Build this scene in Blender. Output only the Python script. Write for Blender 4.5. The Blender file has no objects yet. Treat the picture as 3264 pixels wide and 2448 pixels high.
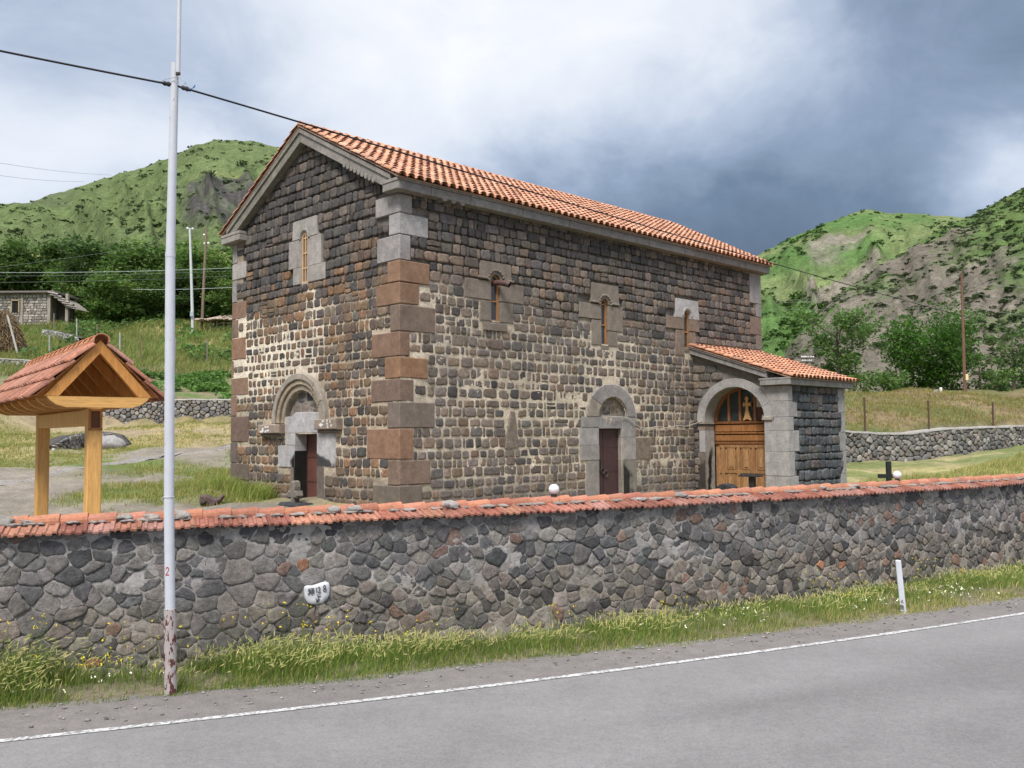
import bpy, bmesh, math, random
import numpy as np
from mathutils import Vector, Matrix, Euler

sc = bpy.context.scene
COL = sc.collection
rnd = random.Random(7)
R = math.radians

# ---------------------------------------------------------------- camera
CAM_H = 2.5
F_PX, PITCH, ROLL = 2906.4, .05714, .00697
camd = bpy.data.cameras.new('camera')
cam = bpy.data.objects.new('camera', camd)
COL.objects.link(cam)
cr, sr, cp, sp = math.cos(ROLL), math.sin(ROLL), math.cos(PITCH), math.sin(PITCH)
Rv, Uv, Fv = Vector((1, 0, 0)), Vector((0, -sp, cp)), Vector((0, cp, sp))
R2, U2 = cr * Rv - sr * Uv, sr * Rv + cr * Uv
m = Matrix((R2, U2, -Fv)).transposed().to_4x4()
m.translation = Vector((0, 0, CAM_H))
cam.matrix_world = m
camd.sensor_width = 36.0
camd.lens = 36.0 * F_PX / 3264.0
camd.clip_start = .1
camd.clip_end = 6000
sc.camera = cam

# ---------------------------------------------------------------- exposure, sun
sc.view_settings.view_transform = 'Standard'
sc.view_settings.look = 'None'
sc.view_settings.exposure = 1.2
sc.view_settings.gamma = 1
SUN_EL, SUN_AZ = R(52), R(196)          # azimuth clockwise from +Y: behind the camera, a little left
sd = bpy.data.lights.new('sun', 'SUN')
sd.energy = 1.8
sd.angle = R(16)
sd.color = (1, .95, .87)
so = bpy.data.objects.new('sun', sd)
COL.objects.link(so)
to_sun = Vector((math.sin(SUN_AZ) * math.cos(SUN_EL), math.cos(SUN_AZ) * math.cos(SUN_EL), math.sin(SUN_EL)))
so.rotation_euler = to_sun.to_track_quat('Z', 'Y').to_euler()

# ---------------------------------------------------------------- world: Nishita sky behind a broken, stormy cloud deck
world = bpy.data.worlds.new('World')
sc.world = world
world.use_nodes = True
nt = world.node_tree
nt.nodes.clear()


class NT:
    """tiny helper for building node graphs"""
    def __init__(s, tree): s.t = tree

    def n(s, typ, **kw):
        nd = s.t.nodes.new(typ)
        for k, v in kw.items(): setattr(nd, k, v)
        return nd

    def link(s, a, b): s.t.links.new(a, b)

    def inp(s, sock, v):
        if isinstance(v, bpy.types.NodeSocket): s.link(v, sock)
        else: sock.default_value = v

    def math(s, op, a, b=0.0, c=0.0, clamp=False):
        nd = s.n('ShaderNodeMath', operation=op, use_clamp=clamp)
        s.inp(nd.inputs[0], a); s.inp(nd.inputs[1], b)
        if len(nd.inputs) > 2: s.inp(nd.inputs[2], c)
        return nd.outputs[0]

    def noise(s, vec, scale, detail=4, rough=.55, dist=0.0):
        nd = s.n('ShaderNodeTexNoise')
        if vec is not None: s.link(vec, nd.inputs['Vector'])
        nd.inputs['Scale'].default_value = scale
        nd.inputs['Detail'].default_value = detail
        nd.inputs['Roughness'].default_value = rough
        nd.inputs['Distortion'].default_value = dist
        return nd.outputs['Fac']

    def ramp(s, fac, stops, interp='LINEAR'):
        nd = s.n('ShaderNodeValToRGB')
        r = nd.color_ramp
        r.interpolation = interp
        while len(r.elements) < len(stops): r.elements.new(.5)
        for e, (p, c) in zip(r.elements, stops):
            e.position = p
            e.color = (*c, 1) if len(c) == 3 else c
        s.inp(nd.inputs[0], fac)
        return nd.outputs[0]

    def mix(s, fac, a, b, mode='MIX'):
        nd = s.n('ShaderNodeMix', data_type='RGBA', blend_type=mode)
        s.inp(nd.inputs[0], fac)
        for sock, v in ((nd.inputs[6], a), (nd.inputs[7], b)):
            if isinstance(v, tuple): v = (*v, 1) if len(v) == 3 else v
            s.inp(sock, v)
        return nd.outputs[2]

    def mapping(s, vec, scale):
        nd = s.n('ShaderNodeMapping')
        s.link(vec, nd.inputs[0])
        nd.inputs['Scale'].default_value = scale
        return nd.outputs[0]


g = NT(nt)
sky = g.n('ShaderNodeTexSky', sky_type='NISHITA')
sky.sun_disc = False
sky.sun_elevation = SUN_EL
sky.sun_rotation = SUN_AZ
bg_sky = g.n('ShaderNodeBackground')
g.link(sky.outputs[0], bg_sky.inputs[0])
bg_sky.inputs[1].default_value = .1
tc = g.n('ShaderNodeTexCoord')
sep = g.n('ShaderNodeSeparateXYZ')
g.link(tc.outputs['Generated'], sep.inputs[0])
az0 = g.math('ARCTAN2', sep.outputs[0], sep.outputs[1])
el0 = g.math('ARCSINE', sep.outputs[2])
stretched = g.mapping(tc.outputs['Generated'], (1, 1, 1.7))
w1 = g.noise(stretched, 3.1, 5, .55)
w2 = g.noise(g.mapping(tc.outputs['Generated'], (1.3, .9, 1.5)), 4.3, 5, .55)
az = g.math('ADD', az0, g.math('MULTIPLY', g.math('SUBTRACT', w1, .5), .34))
el = g.math('ADD', el0, g.math('MULTIPLY', g.math('SUBTRACT', w2, .5), .20))


def blob(a, e, sa, se):
    x = g.math('DIVIDE', g.math('SUBTRACT', az, R(a)), R(sa))
    y = g.math('DIVIDE', g.math('SUBTRACT', el, R(e)), R(se))
    return g.math('EXPONENT', g.math('MULTIPLY', g.math('ADD', g.math('MULTIPLY', x, x), g.math('MULTIPLY', y, y)), -1))


tone = g.math('ADD', .60, g.math('MULTIPLY', g.math('SUBTRACT', g.noise(stretched, 5.0, 8, .6, .5), .5), .46))
for amp, a, e, sa, se in [(.30, -6, 24, 15, 9), (.22, -10, 14, 9, 4), (-.16, -17, 20, 6, 4), (-.10, -27, 27, 7, 4), (.16, -29, 15, 10, 4),
                          (-.56, 15, 10.5, 15, 7), (-.32, 31, 21, 13, 7), (-.14, 4, 12, 8, 3), (.20, 12, 27, 10, 5), (.10, 26, 15, 6, 3.5),
                          (.30, 30, 13.5, 6, 2.4)]:
    tone = g.math('ADD', tone, g.math('MULTIPLY', blob(a, e, sa, se), amp))
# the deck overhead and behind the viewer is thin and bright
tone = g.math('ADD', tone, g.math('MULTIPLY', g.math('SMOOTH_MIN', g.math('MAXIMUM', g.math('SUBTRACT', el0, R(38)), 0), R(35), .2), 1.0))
cloud = g.ramp(tone, [(0, (.040, .056, .085)), (.2, (.068, .094, .136)), (.40, (.130, .164, .222)), (.58, (.228, .262, .322)), (.76, (.348, .370, .408)),
                      (1.0, (.45, .453, .465))])
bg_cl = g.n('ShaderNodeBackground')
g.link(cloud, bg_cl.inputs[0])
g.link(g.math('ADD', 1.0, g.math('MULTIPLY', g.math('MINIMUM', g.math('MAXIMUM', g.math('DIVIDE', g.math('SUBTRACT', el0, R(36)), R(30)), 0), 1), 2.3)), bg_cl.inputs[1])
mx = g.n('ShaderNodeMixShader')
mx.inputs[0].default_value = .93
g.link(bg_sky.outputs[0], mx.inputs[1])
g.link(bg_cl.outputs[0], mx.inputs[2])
out = g.n('ShaderNodeOutputWorld')
g.link(mx.outputs[0], out.inputs[0])

# ---------------------------------------------------------------- object bookkeeping
def tag(o, label, cat, group=None):
    o['label'] = label
    o['category'] = cat
    if group: o['group'] = group
    return o


def kind(o, k):
    o['kind'] = k
    return o


def empty(name, loc=(0, 0, 0), rz=0.0):
    o = bpy.data.objects.new(name, None)
    COL.objects.link(o)
    o.location = loc
    o.rotation_euler = (0, 0, rz)
    o.empty_display_size = .2
    return o


def copy_tree(o, parent=None):
    c = o.copy()
    COL.objects.link(c)
    c.parent = parent
    for ch in list(o.children): copy_tree(ch, c)
    return c


# ---------------------------------------------------------------- numpy noise
def _h(ix, iy, seed):
    n = (ix.astype(np.int64) * 374761393 + iy.astype(np.int64) * 668265263 + seed * 1274126177) & 0x7fffffff
    n = ((n ^ (n >> 13)) * 1103515245) & 0x7fffffff
    return ((n ^ (n >> 16)) & 0xffff) / 65535.0


def vn(x, y, seed=0):
    x = np.asarray(x, float); y = np.asarray(y, float)
    ix, iy = np.floor(x), np.floor(y)
    fx, fy = x - ix, y - iy
    fx = fx * fx * (3 - 2 * fx); fy = fy * fy * (3 - 2 * fy)
    a, b, c, d = _h(ix, iy, seed), _h(ix + 1, iy, seed), _h(ix, iy + 1, seed), _h(ix + 1, iy + 1, seed)
    return (a * (1 - fx) + b * fx) * (1 - fy) + (c * (1 - fx) + d * fx) * fy


def fbm(x, y, seed=0, o=4, gain=.5):
    s, a, t = 0., 1., 0.
    x = np.asarray(x, float); y = np.asarray(y, float)
    for k in range(o):
        s = s + a * vn(x * 2 ** k, y * 2 ** k, seed + k * 17)
        t += a; a *= gain
    return s / t


def sstep(a, b, x):
    t = np.clip((np.asarray(x, float) - a) / (b - a), 0, 1)
    return t * t * (3 - 2 * t)


# ---------------------------------------------------------------- mesh building
class MB:
    def __init__(s):
        s.v, s.f, s.c, s.m, s.n, s.sm = [], [], [], [], 0, []

    def add(s, verts, faces, col=(1, 1, 1), mi=0, smooth=False):
        verts = np.asarray(verts, float).reshape(-1, 3)
        n = len(verts)
        s.v.append(verts)
        c = np.asarray(col, float)
        s.c.append(np.broadcast_to(c, (n, 3)) if c.ndim == 1 else c)
        k = s.n
        s.f.extend([tuple(i + k for i in f) for f in faces])
        s.m.extend([mi] * len(faces))
        s.sm.extend([smooth] * len(faces))
        s.n += n
        return s

    def build(s, name, mats, parent=None):
        me = bpy.data.meshes.new(name)
        V = np.concatenate(s.v) if s.v else np.zeros((0, 3))
        me.from_pydata(V.tolist(), [], s.f)
        C = np.concatenate(s.c)
        at = me.color_attributes.new('Col', 'FLOAT_COLOR', 'POINT')
        at.data.foreach_set('color', np.concatenate([C, np.ones((len(C), 1))], 1).astype(np.float32).ravel())
        if not isinstance(mats, (list, tuple)): mats = [mats]
        for mm in mats: me.materials.append(mm)
        me.polygons.foreach_set('material_index', np.array(s.m, np.int32))
        me.polygons.foreach_set('use_smooth', np.array(s.sm, bool))
        me.update()
        o = bpy.data.objects.new(name, me)
        COL.objects.link(o)
        if parent: o.parent = parent
        return o

    # ---- shapes
    def box(s, lo, hi, col=(1, 1, 1), mi=0, ch=.008, T=None):
        lo, hi = np.minimum(lo, hi).astype(float), np.maximum(lo, hi).astype(float)
        ch = min(ch, .45 * float((hi - lo).min()))
        V, idx = [], {}
        for i in range(8):
            sg = [(i >> k) & 1 for k in range(3)]
            p = [hi[k] if sg[k] else lo[k] for k in range(3)]
            for k in range(3):
                q = list(p)
                for j in range(3):
                    if j != k: q[j] += -ch if sg[j] else ch
                idx[(i, k)] = len(V); V.append(q)
        F = []
        for k in range(3):
            j, l = (k + 1) % 3, (k + 2) % 3
            for sgn in (0, 1):
                ids = [(sgn << k) | (a << j) | (b << l) for a, b in ((0, 0), (1, 0), (1, 1), (0, 1))]
                f = [idx[(i, k)] for i in ids]
                F.append(f if sgn else f[::-1])
        for k in range(3):
            j, l = (k + 1) % 3, (k + 2) % 3
            for a in (0, 1):
                for b in (0, 1):
                    i0 = (a << j) | (b << l); i1 = i0 | (1 << k)
                    f = [idx[(i0, j)], idx[(i1, j)], idx[(i1, l)], idx[(i0, l)]]
                    F.append(f if (a ^ b) else f[::-1])
        for i in range(8):
            f = [idx[(i, 0)], idx[(i, 1)], idx[(i, 2)]]
            F.append(f if bin(i).count('1') % 2 else f[::-1])
        V = np.array(V)
        if T is not None: V = T(V)
        return s.add(V, F, col, mi)

    def prism(s, poly, d0, d1, mapf, col=(1, 1, 1), mi=0, ch=.0):
        """poly in (u,v), extruded from depth d0 (back) to d1 (front); ch chamfers the front edge by shrinking it"""
        P = np.asarray(poly, float)
        n = len(P)
        rings = [(P, d0), (P, d1 - ch)]
        if ch > 0:
            nx = np.roll(P, -1, 0) - P; pv = P - np.roll(P, 1, 0)
            nrm = np.stack([-(nx[:, 1] + pv[:, 1]), nx[:, 0] + pv[:, 0]], 1)
            nrm /= np.linalg.norm(nrm, axis=1, keepdims=True) + 1e-9
            area = .5 * np.sum(P[:, 0] * np.roll(P[:, 1], -1) - np.roll(P[:, 0], -1) * P[:, 1])
            rings.append((P + nrm * ch * (1 if area > 0 else -1), d1))
        V = np.concatenate([mapf(q[:, 0], q[:, 1], np.full(n, d)) for q, d in rings])
        F = [tuple(range(n))[::-1], tuple(range((len(rings) - 1) * n, len(rings) * n))]
        for r in range(len(rings) - 1):
            for i in range(n):
                j = (i + 1) % n
                F.append((r * n + i, r * n + j, (r + 1) * n + j, (r + 1) * n + i))
        return s.add(V, F, col, mi)

    def tube(s, path, rad, n=8, col=(1, 1, 1), mi=0, cap=True, smooth=True):
        P = np.asarray(path, float)
        k = len(P)
        rad = np.broadcast_to(np.asarray(rad, float), (k,))
        T = np.gradient(P, axis=0)
        T /= np.linalg.norm(T, axis=1, keepdims=True) + 1e-12
        up = np.array([0, 0, 1.]) if abs(T[0][2]) < .9 else np.array([1., 0, 0])
        V = []
        a = np.arange(n) * 2 * np.pi / n
        for i in range(k):
            x = np.cross(up, T[i]); x /= np.linalg.norm(x) + 1e-12
            y = np.cross(T[i], x)
            up = y if abs(np.dot(y, T[min(i + 1, k - 1)])) < .9 else up
            V.append(P[i] + rad[i] * (np.cos(a)[:, None] * x + np.sin(a)[:, None] * y))
        F = []
        for i in range(k - 1):
            for j in range(n):
                F.append((i * n + j, i * n + (j + 1) % n, (i + 1) * n + (j + 1) % n, (i + 1) * n + j))
        s.add(np.concatenate(V), F, col, mi, smooth)
        if cap:
            s.add(V[0], [tuple(range(n))[::-1]], col, mi)
            s.add(V[-1], [tuple(range(n))], col, mi)
        return s

    def ball(s, c, r, col=(1, 1, 1), mi=0, nu=16, nv=10, squash=(1, 1, 1), jit=0.0, seed=0):
        V, F = [], []
        for i in range(nv + 1):
            th = math.pi * i / nv
            for j in range(nu):
                ph = 2 * math.pi * j / nu
                V.append((math.sin(th) * math.cos(ph), math.sin(th) * math.sin(ph), math.cos(th)))
        V = np.array(V)
        if jit:
            k = 1 + jit * (fbm(V[:, 0] * 1.7 + 5.3 + V[:, 2], V[:, 1] * 1.7 + 9.1 - V[:, 2] * .7, seed, 3) - .5) * 2
            V = V * k[:, None]
        for i in range(nv):
            for j in range(nu):
                F.append((i * nu + j, (i + 1) * nu + j, (i + 1) * nu + (j + 1) % nu, i * nu + (j + 1) % nu))
        return s.add(np.array(c) + V * r * np.array(squash), F, col, mi, True)

    def grid(s, V, nu, nv, col, mi=0, keep=None, smooth=True):
        """V: nv*nu verts row-major; keep: (nv-1,nu-1) bool"""
        idx = np.arange(nu * nv).reshape(nv, nu)
        q = np.stack([idx[:-1, :-1], idx[:-1, 1:], idx[1:, 1:], idx[1:, :-1]], -1)
        q = q[keep] if keep is not None else q.reshape(-1, 4)
        return s.add(V, [tuple(r) for r in q.tolist()], col, mi, smooth)


def fast_mesh(name, V, quads, C, mat, parent=None, tris=None, smooth=False):
    """large meshes straight from arrays: quads (n,4), tris (m,3)"""
    me = bpy.data.meshes.new(name)
    parts = []
    tot, ls = [], 0
    if quads is not None and len(quads): parts.append((np.asarray(quads, np.int32), 4))
    if tris is not None and len(tris): parts.append((np.asarray(tris, np.int32), 3))
    loops = np.concatenate([p.ravel() for p, _ in parts])
    counts = np.concatenate([np.full(len(p), k, np.int32) for p, k in parts])
    starts = np.concatenate([[0], np.cumsum(counts)[:-1]]).astype(np.int32)
    me.vertices.add(len(V)); me.loops.add(len(loops)); me.polygons.add(len(counts))
    me.vertices.foreach_set('co', np.asarray(V, np.float32).ravel())
    me.loops.foreach_set('vertex_index', loops)
    me.polygons.foreach_set('loop_start', starts)
    try: me.polygons.foreach_set('loop_total', counts)
    except Exception: pass
    me.polygons.foreach_set('use_smooth', np.full(len(counts), smooth))
    me.update(calc_edges=True)
    me.validate()
    at = me.color_attributes.new('Col', 'FLOAT_COLOR', 'POINT')
    at.data.foreach_set('color', np.concatenate([C, np.ones((len(C), 1))], 1).astype(np.float32).ravel())
    me.materials.append(mat)
    o = bpy.data.objects.new(name, me)
    COL.objects.link(o)
    if parent: o.parent = parent
    return o


# ---------------------------------------------------------------- materials
def material(name, tint=(1, 1, 1), rough=.9, mott=((6, .35), (40, .25)), bump=((30, .5, .01),), spec=.25, stretch=(1, 1, 1),
             transl=0.0, emit=None, metal=0.0, speck=None):
    """vertex colour x tint, mottled by noise at several scales; bump = (scale, strength, distance)"""
    mt = bpy.data.materials.new(name)
    mt.use_nodes = True
    k = NT(mt.node_tree)
    b = mt.node_tree.nodes['Principled BSDF']
    o = mt.node_tree.nodes['Material Output']
    vc = k.n('ShaderNodeVertexColor', layer_name='Col')
    t = k.n('ShaderNodeTexCoord')
    vec = k.mapping(t.outputs['Object'], stretch)
    col = k.mix(1.0, vc.outputs[0], tint, 'MULTIPLY')
    for sc_, am in mott:
        f = k.noise(vec, sc_, 5, .6)
        mr = k.n('ShaderNodeMapRange')
        k.link(f, mr.inputs[0])
        mr.inputs[1].default_value = .25; mr.inputs[2].default_value = .75
        mr.inputs[3].default_value = 1 - am; mr.inputs[4].default_value = 1 + am
        cc = k.n('ShaderNodeCombineColor')
        for i in range(3): k.link(mr.outputs[0], cc.inputs[i])
        col = k.mix(1.0, col, cc.outputs[0], 'MULTIPLY')
    if speck:
        sc_, lo, hi, c2 = speck
        f = k.noise(vec, sc_, 3, .6)
        mr = k.n('ShaderNodeMapRange')
        k.link(f, mr.inputs[0])
        mr.inputs[1].default_value = lo; mr.inputs[2].default_value = hi
        col = k.mix(mr.outputs[0], col, c2)
    k.link(col, b.inputs['Base Color'])
    b.inputs['Roughness'].default_value = rough
    b.inputs['Specular IOR Level'].default_value = spec
    b.inputs['Metallic'].default_value = metal
    prev = None
    for sc_, st, dist in bump:
        bn = k.n('ShaderNodeBump')
        bn.inputs['Strength'].default_value = st
        bn.inputs['Distance'].default_value = dist
        k.link(k.noise(vec, sc_, 6, .65), bn.inputs['Height'])
        if prev is not None: k.link(prev, bn.inputs['Normal'])
        prev = bn.outputs[0]
    if prev is not None: k.link(prev, b.inputs['Normal'])
    if transl:
        tr = k.n('ShaderNodeBsdfTranslucent')
        k.link(col, tr.inputs[0])
        ms = k.n('ShaderNodeMixShader')
        ms.inputs[0].default_value = transl
        k.link(b.outputs[0], ms.inputs[1]); k.link(tr.outputs[0], ms.inputs[2])
        k.link(ms.outputs[0], o.inputs[0])
    if emit:
        b.inputs['Emission Color'].default_value = (*emit, 1)
        b.inputs['Emission Strength'].default_value = 1
    return mt


M = {}
M['basalt'] = material('basalt', rough=.95, mott=((5, .26), (18, .34), (60, .28)), bump=((14, .6, .025), (50, .8, .014)), spec=.15,
                       speck=(55, .66, .74, (.015, .013, .012)))
M['mortar'] = material('mortar', rough=1, mott=((3, .25), (18, .3), (80, .25)), bump=((20, .7, .02), (90, .6, .006)), spec=.1)
M['ashlar'] = material('ashlar', rough=.92, mott=((1.3, .2), (7, .24), (28, .16), (80, .16)), bump=((25, .25, .008), (120, .4, .003)), spec=.15,
                       speck=(34, .67, .75, (.06, .05, .045)))
M['rooftile'] = material('rooftile', rough=.88, mott=((3, .2), (25, .22)), bump=((60, .4, .004),), spec=.2, speck=(16, .62, .78, (.13, .075, .05)))
M['oldtile'] = material('oldtile', rough=.9, mott=((1.3, .2), (6, .28), (30, .3)), bump=((60, .5, .004),), spec=.2, speck=(20, .6, .78, (.22, .14, .10)))
M['pine'] = material('pine', rough=.62, mott=((1.5, .14), (6, .2)), bump=((14, .15, .004),), stretch=(9, 9, .8), spec=.35,
                     speck=(3.2, .70, .78, (.14, .05, .015)))
M['pineh'] = material('pineh', rough=.62, mott=((1.5, .14), (6, .2)), bump=((14, .15, .004),), stretch=(.8, 9, 9), spec=.35,
                      speck=(3.2, .70, .78, (.14, .05, .015)))
M['oldwood'] = material('oldwood', rough=.85, mott=((1.5, .35), (5, .4), (12, .3)), bump=((20, .35, .006),), stretch=(8, 8, .9), spec=.25,
                        speck=(5, .62, .7, (.10, .045, .02)))
M['greywood'] = material('greywood', rough=.95, mott=((2, .25), (12, .3)), bump=((20, .4, .01),), stretch=(5, 5, .6), spec=.1)
M['metal'] = material('metal', rough=.55, mott=((4, .18), (30, .18)), bump=((40, .1, .003),), spec=.4)
M['whitepaint'] = material('whitepaint', rough=.5, mott=((2, .06), (12, .06)), bump=((30, .08, .002),), spec=.4, speck=(18, .70, .73, (.12, .07, .05)))
M['chipped'] = material('chipped', rough=.8, mott=((3, .1), (20, .15)), bump=((30, .4, .004),), stretch=(1, 1, .4), spec=.25,
                        speck=(26, .52, .56, (.10, .035, .03)))
M['plain'] = material('plain', rough=.7, mott=((3, .06),), bump=(), spec=.3)
M['glass_dark'] = material('glass_dark', rough=.08, mott=(), bump=(), spec=.5)
M['globe'] = material('globe', rough=.3, mott=(), bump=(), spec=.4)
M['leaf'] = material('leaf', tint=(1.5, 1.5, 1.4), rough=.6, mott=((.6, .25),), bump=(), spec=.25, transl=.4)
M['grass'] = material('grass', tint=(1.5, 1.45, 1.2), rough=.7, mott=((.8, .2),), bump=(), spec=.2, transl=.35)
M['soil'] = material('soil', rough=1, mott=((.35, .18), (2.2, .25), (14, .3), (60, .22)), bump=((4, .6, .10), (25, .7, .03)), spec=.05)
M['asphalt'] = material('asphalt', rough=.93, mott=((.18, .12), (1.1, .09), (9, .08), (45, .2), (150, .28)), bump=((120, .8, .005),), spec=.2,
                        speck=(48, .66, .72, (.06, .058, .06)))
M['gravel'] = material('gravel', rough=1, mott=((.5, .12), (5, .16), (45, .25), (140, .25)), bump=((60, .7, .012),), spec=.1)
M['roadpaint'] = material('roadpaint', rough=.85, mott=((1.2, .22), (9, .2), (40, .25)), bump=((120, .4, .003),), spec=.2, speck=(30, .46, .58, (.17, .165, .165)))
M['hill'] = material('hill', rough=1, mott=((.03, .2), (.14, .28), (.6, .34), (1.6, .28)), bump=((.12, .7, 4.0), (.6, .8, 1.2)), spec=.03)
M['bush'] = material('bush', rough=.9, mott=((.05, .2),), bump=(), spec=.1, transl=.15)


def shade(c, k): return tuple(x * k for x in c)


def jcol(c, a=.12, r=rnd):
    k = 1 + r.uniform(-a, a)
    return tuple(max(0, x * k * (1 + r.uniform(-a, a) * .12)) for x in c)


# ---------------------------------------------------------------- pixel of the 2212-px-wide photograph -> ray
def ray(X, Y):
    k = 3264 / 2212
    uu, vv = (X * k - 1632) / F_PX, (Y * k - 1224) / F_PX
    d = R2 * uu - U2 * vv + Fv
    return np.array(d)


def at_depth(X, Y, y):
    d = ray(X, Y)
    return d * (y / d[1]) + np.array([0, 0, CAM_H])
# ================================================================= GROUND
_wx = np.array([-9, -5.25, -3.68, -1.15, 1.15, 3.31, 5.94, 9.61, 13])
_wy = np.array([8.25, 9.40, 9.95, 10.97, 12.09, 13.40, 14.96, 17.32, 19.75])
_wc = np.polyfit(_wx, _wy, 3)


def clampline(c, x, lo, hi):
    x = np.asarray(x, float)
    xc = np.clip(x, lo, hi)
    return np.polyval(c, xc) + np.polyval(np.polyder(c), xc) * (x - xc)


def wall_y(x): return clampline(_wc, x, -9, 13)
def wall_slope(x): return np.polyval(np.polyder(_wc), np.clip(x, -9, 13))
def line_y(x): return clampline([.0075, .425, 9.36], x, -12, 14)
def verge_y(x): return clampline([.0095, .40, 10.22], x, -12, 14)
def right_wall_y(x): return 36 + (np.asarray(x, float) - 13.2) * .57


_ly = [0, 12, 18, 23, 30, 40, 49.8, 50.4, 52, 60, 66, 75, 85, 95, 110, 140, 200]
_lz = [.85, .85, 1.0, 1.2, 1.54, 2.24, 3.25, 4.45, 4.6, 6.2, 7.7, 10, 12.9, 14.2, 17, 26, 44]
_ly2 = [0, 12, 18, 23, 30, 40, 52, 60, 66, 75, 85, 95, 110, 140, 200]
_lz2 = [.85, .85, 1.0, 1.2, 1.6, 2.5, 4.8, 6.4, 7.8, 10, 12.9, 14.2, 17, 26, 44]


def ground_z(x, y):
    x = np.asarray(x, float); y = np.asarray(y, float)
    d = (y - wall_y(x)) / np.sqrt(1 + wall_slope(x) ** 2)
    zl = np.interp(y, _ly, _lz)
    zl2 = np.interp(y, _ly2, _lz2)
    wl = sstep(-26, -23.5, x)
    zl = zl * wl + zl2 * (1 - wl)
    dr = (y - right_wall_y(x)) / 1.15
    base = np.interp(y, [0, 12, 18, 25, 36, 60], [.85, .85, .88, .92, 1.25, 1.7]) + .05 * np.clip(x - 13.2, 0, 12) * sstep(20, 34, y)
    bank = np.interp(dr, [.1, .35, 3, 8, 9.5, 40, 70, 120], [0, 1.25, 1.9, 2.75, 2.9, 2.9, 3.0, 3.5])
    zr = base + bank
    w = sstep(-.10, .22, np.arctan2(x, y))
    z = zl * (1 - w) + zr * w
    bump = (fbm(x * .35, y * .35, 3, 4) - .5) * .35 * sstep(3, 12, d) + (fbm(x * 1.8, y * 1.8, 8, 3) - .5) * .12 * sstep(.6, 2, d)
    z = z + bump * (1 + .02 * y)
    front = .03 * sstep(-1.5, -.2, d) - .012
    # behind the viewer the land stays level with the road
    s = sstep(.10, .30, d)
    return front * (1 - s) + z * s


def hit(X, Y):
    """first point of the ground seen at a pixel"""
    d = ray(X, Y); d = d / np.linalg.norm(d)
    t = 9.0
    for _ in range(4000):
        p = d * t + np.array([0, 0, CAM_H])
        gz = float(ground_z(p[0], p[1]))
        if p[2] < gz: break
        t += max(.03, (p[2] - gz) * .15)
    return np.array([p[0], p[1], gz])


def patch(x, y):
    """0 bare earth .. 1 lush grass, and a dryness value"""
    lush = fbm(x * .16 + 40, y * .16, 21, 4)
    dry = fbm(x * .11, y * .11 + 70, 33, 4)
    return lush, dry


track_px = [(-60, 1052), (0, 1040), (120, 1022), (240, 1002), (360, 985), (495, 962), (560, 950)]
track = [hit(*p) for p in track_px]
track = np.array(track)


def ground_col(x, y):
    lush, dry = patch(x, y)
    soil = np.array([.19, .167, .14]); green = np.array([.105, .135, .045]); straw = np.array([.29, .235, .115])
    rust = np.array([.24, .165, .095])
    lu = sstep(.40, .60, lush)[..., None]; dr = sstep(.42, .62, dry)[..., None]
    c = soil * (1 - lu) + (green * (1 - dr) + straw * dr) * lu
    yy = y[..., None]
    wl = sstep(0.0, -.1, np.arctan2(x, y))[..., None]
    # dry pasture around 38-50 m on the left, crops at 52-60 m, weeds beyond
    w = wl * sstep(36, 42, yy) * (1 - sstep(50, 51, yy))
    past = straw * .62 + rust * .38
    c = c * (1 - .55 * w) + past * .55 * w
    crop = sstep(51, 53, yy) * (1 - sstep(62, 65, yy)) * wl
    rows = (.5 + .5 * np.sin(y * 3.2 + x * .4))[..., None]
    c = c * (1 - crop) + crop * (np.array([.075, .13, .035]) * rows + np.array([.17, .13, .095]) * (1 - rows))
    far = wl * sstep(64, 68, yy)
    fd = sstep(.45, .6, fbm(x * .2, y * .12, 51, 4))[..., None]
    c = c * (1 - far) + far * (np.array([.08, .125, .035]) * (1 - fd) + np.array([.25, .22, .10]) * fd)
    # right-hand bank
    wr = sstep(.1, .25, np.arctan2(x, y))[..., None] * sstep(.2, .5, (y - right_wall_y(x)))[..., None]
    bd = sstep(.38, .62, fbm(x * .25, y * .4, 61, 4))[..., None]
    bank = np.array([.105, .115, .045]) * (1 - bd) + np.array([.175, .13, .08]) * bd
    c = c * (1 - wr) + bank * wr
    wy = sstep(.1, .25, np.arctan2(x, y))[..., None] * (1 - sstep(-.3, .2, (y - right_wall_y(x)))[..., None])
    yd = sstep(.4, .65, fbm(x * .3, y * .5, 71, 4))[..., None]
    c = c * (1 - .85 * wy) + .85 * wy * (np.array([.125, .15, .05]) * (1 - yd) + np.array([.26, .23, .11]) * yd)
    d = (y - wall_y(x))[..., None]
    f = sstep(.2, -.1, d)
    c = c * (1 - f) + np.array([.15, .13, .09]) * f
    return np.clip(c, 0, 1)


rr = np.concatenate([[.5, 2, 4], np.geomspace(5.5, 330, 300), [500, 900, 1600, 3000]])
tha = np.concatenate([np.linspace(-180, -50, 24)[:-1], np.linspace(-50, 50, 330), np.linspace(50, 180, 24)[1:]])
TH, RR = np.meshgrid(np.radians(tha), rr)
GX, GY = RR * np.sin(TH), RR * np.cos(TH)
GZ = ground_z(GX, GY)
back = sstep(math.radians(58), math.radians(95), np.abs(TH))
GZ = GZ * (1 - back) + (-.012) * back
GZ = np.where(RR > 330, np.minimum(GZ, 30), GZ)
gm = MB()
gm.grid(np.stack([GX, GY, GZ], -1).reshape(-1, 3), len(tha), len(rr), ground_col(GX, GY).reshape(-1, 3))
kind(gm.build('ground', M['soil']), 'structure')


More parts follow.
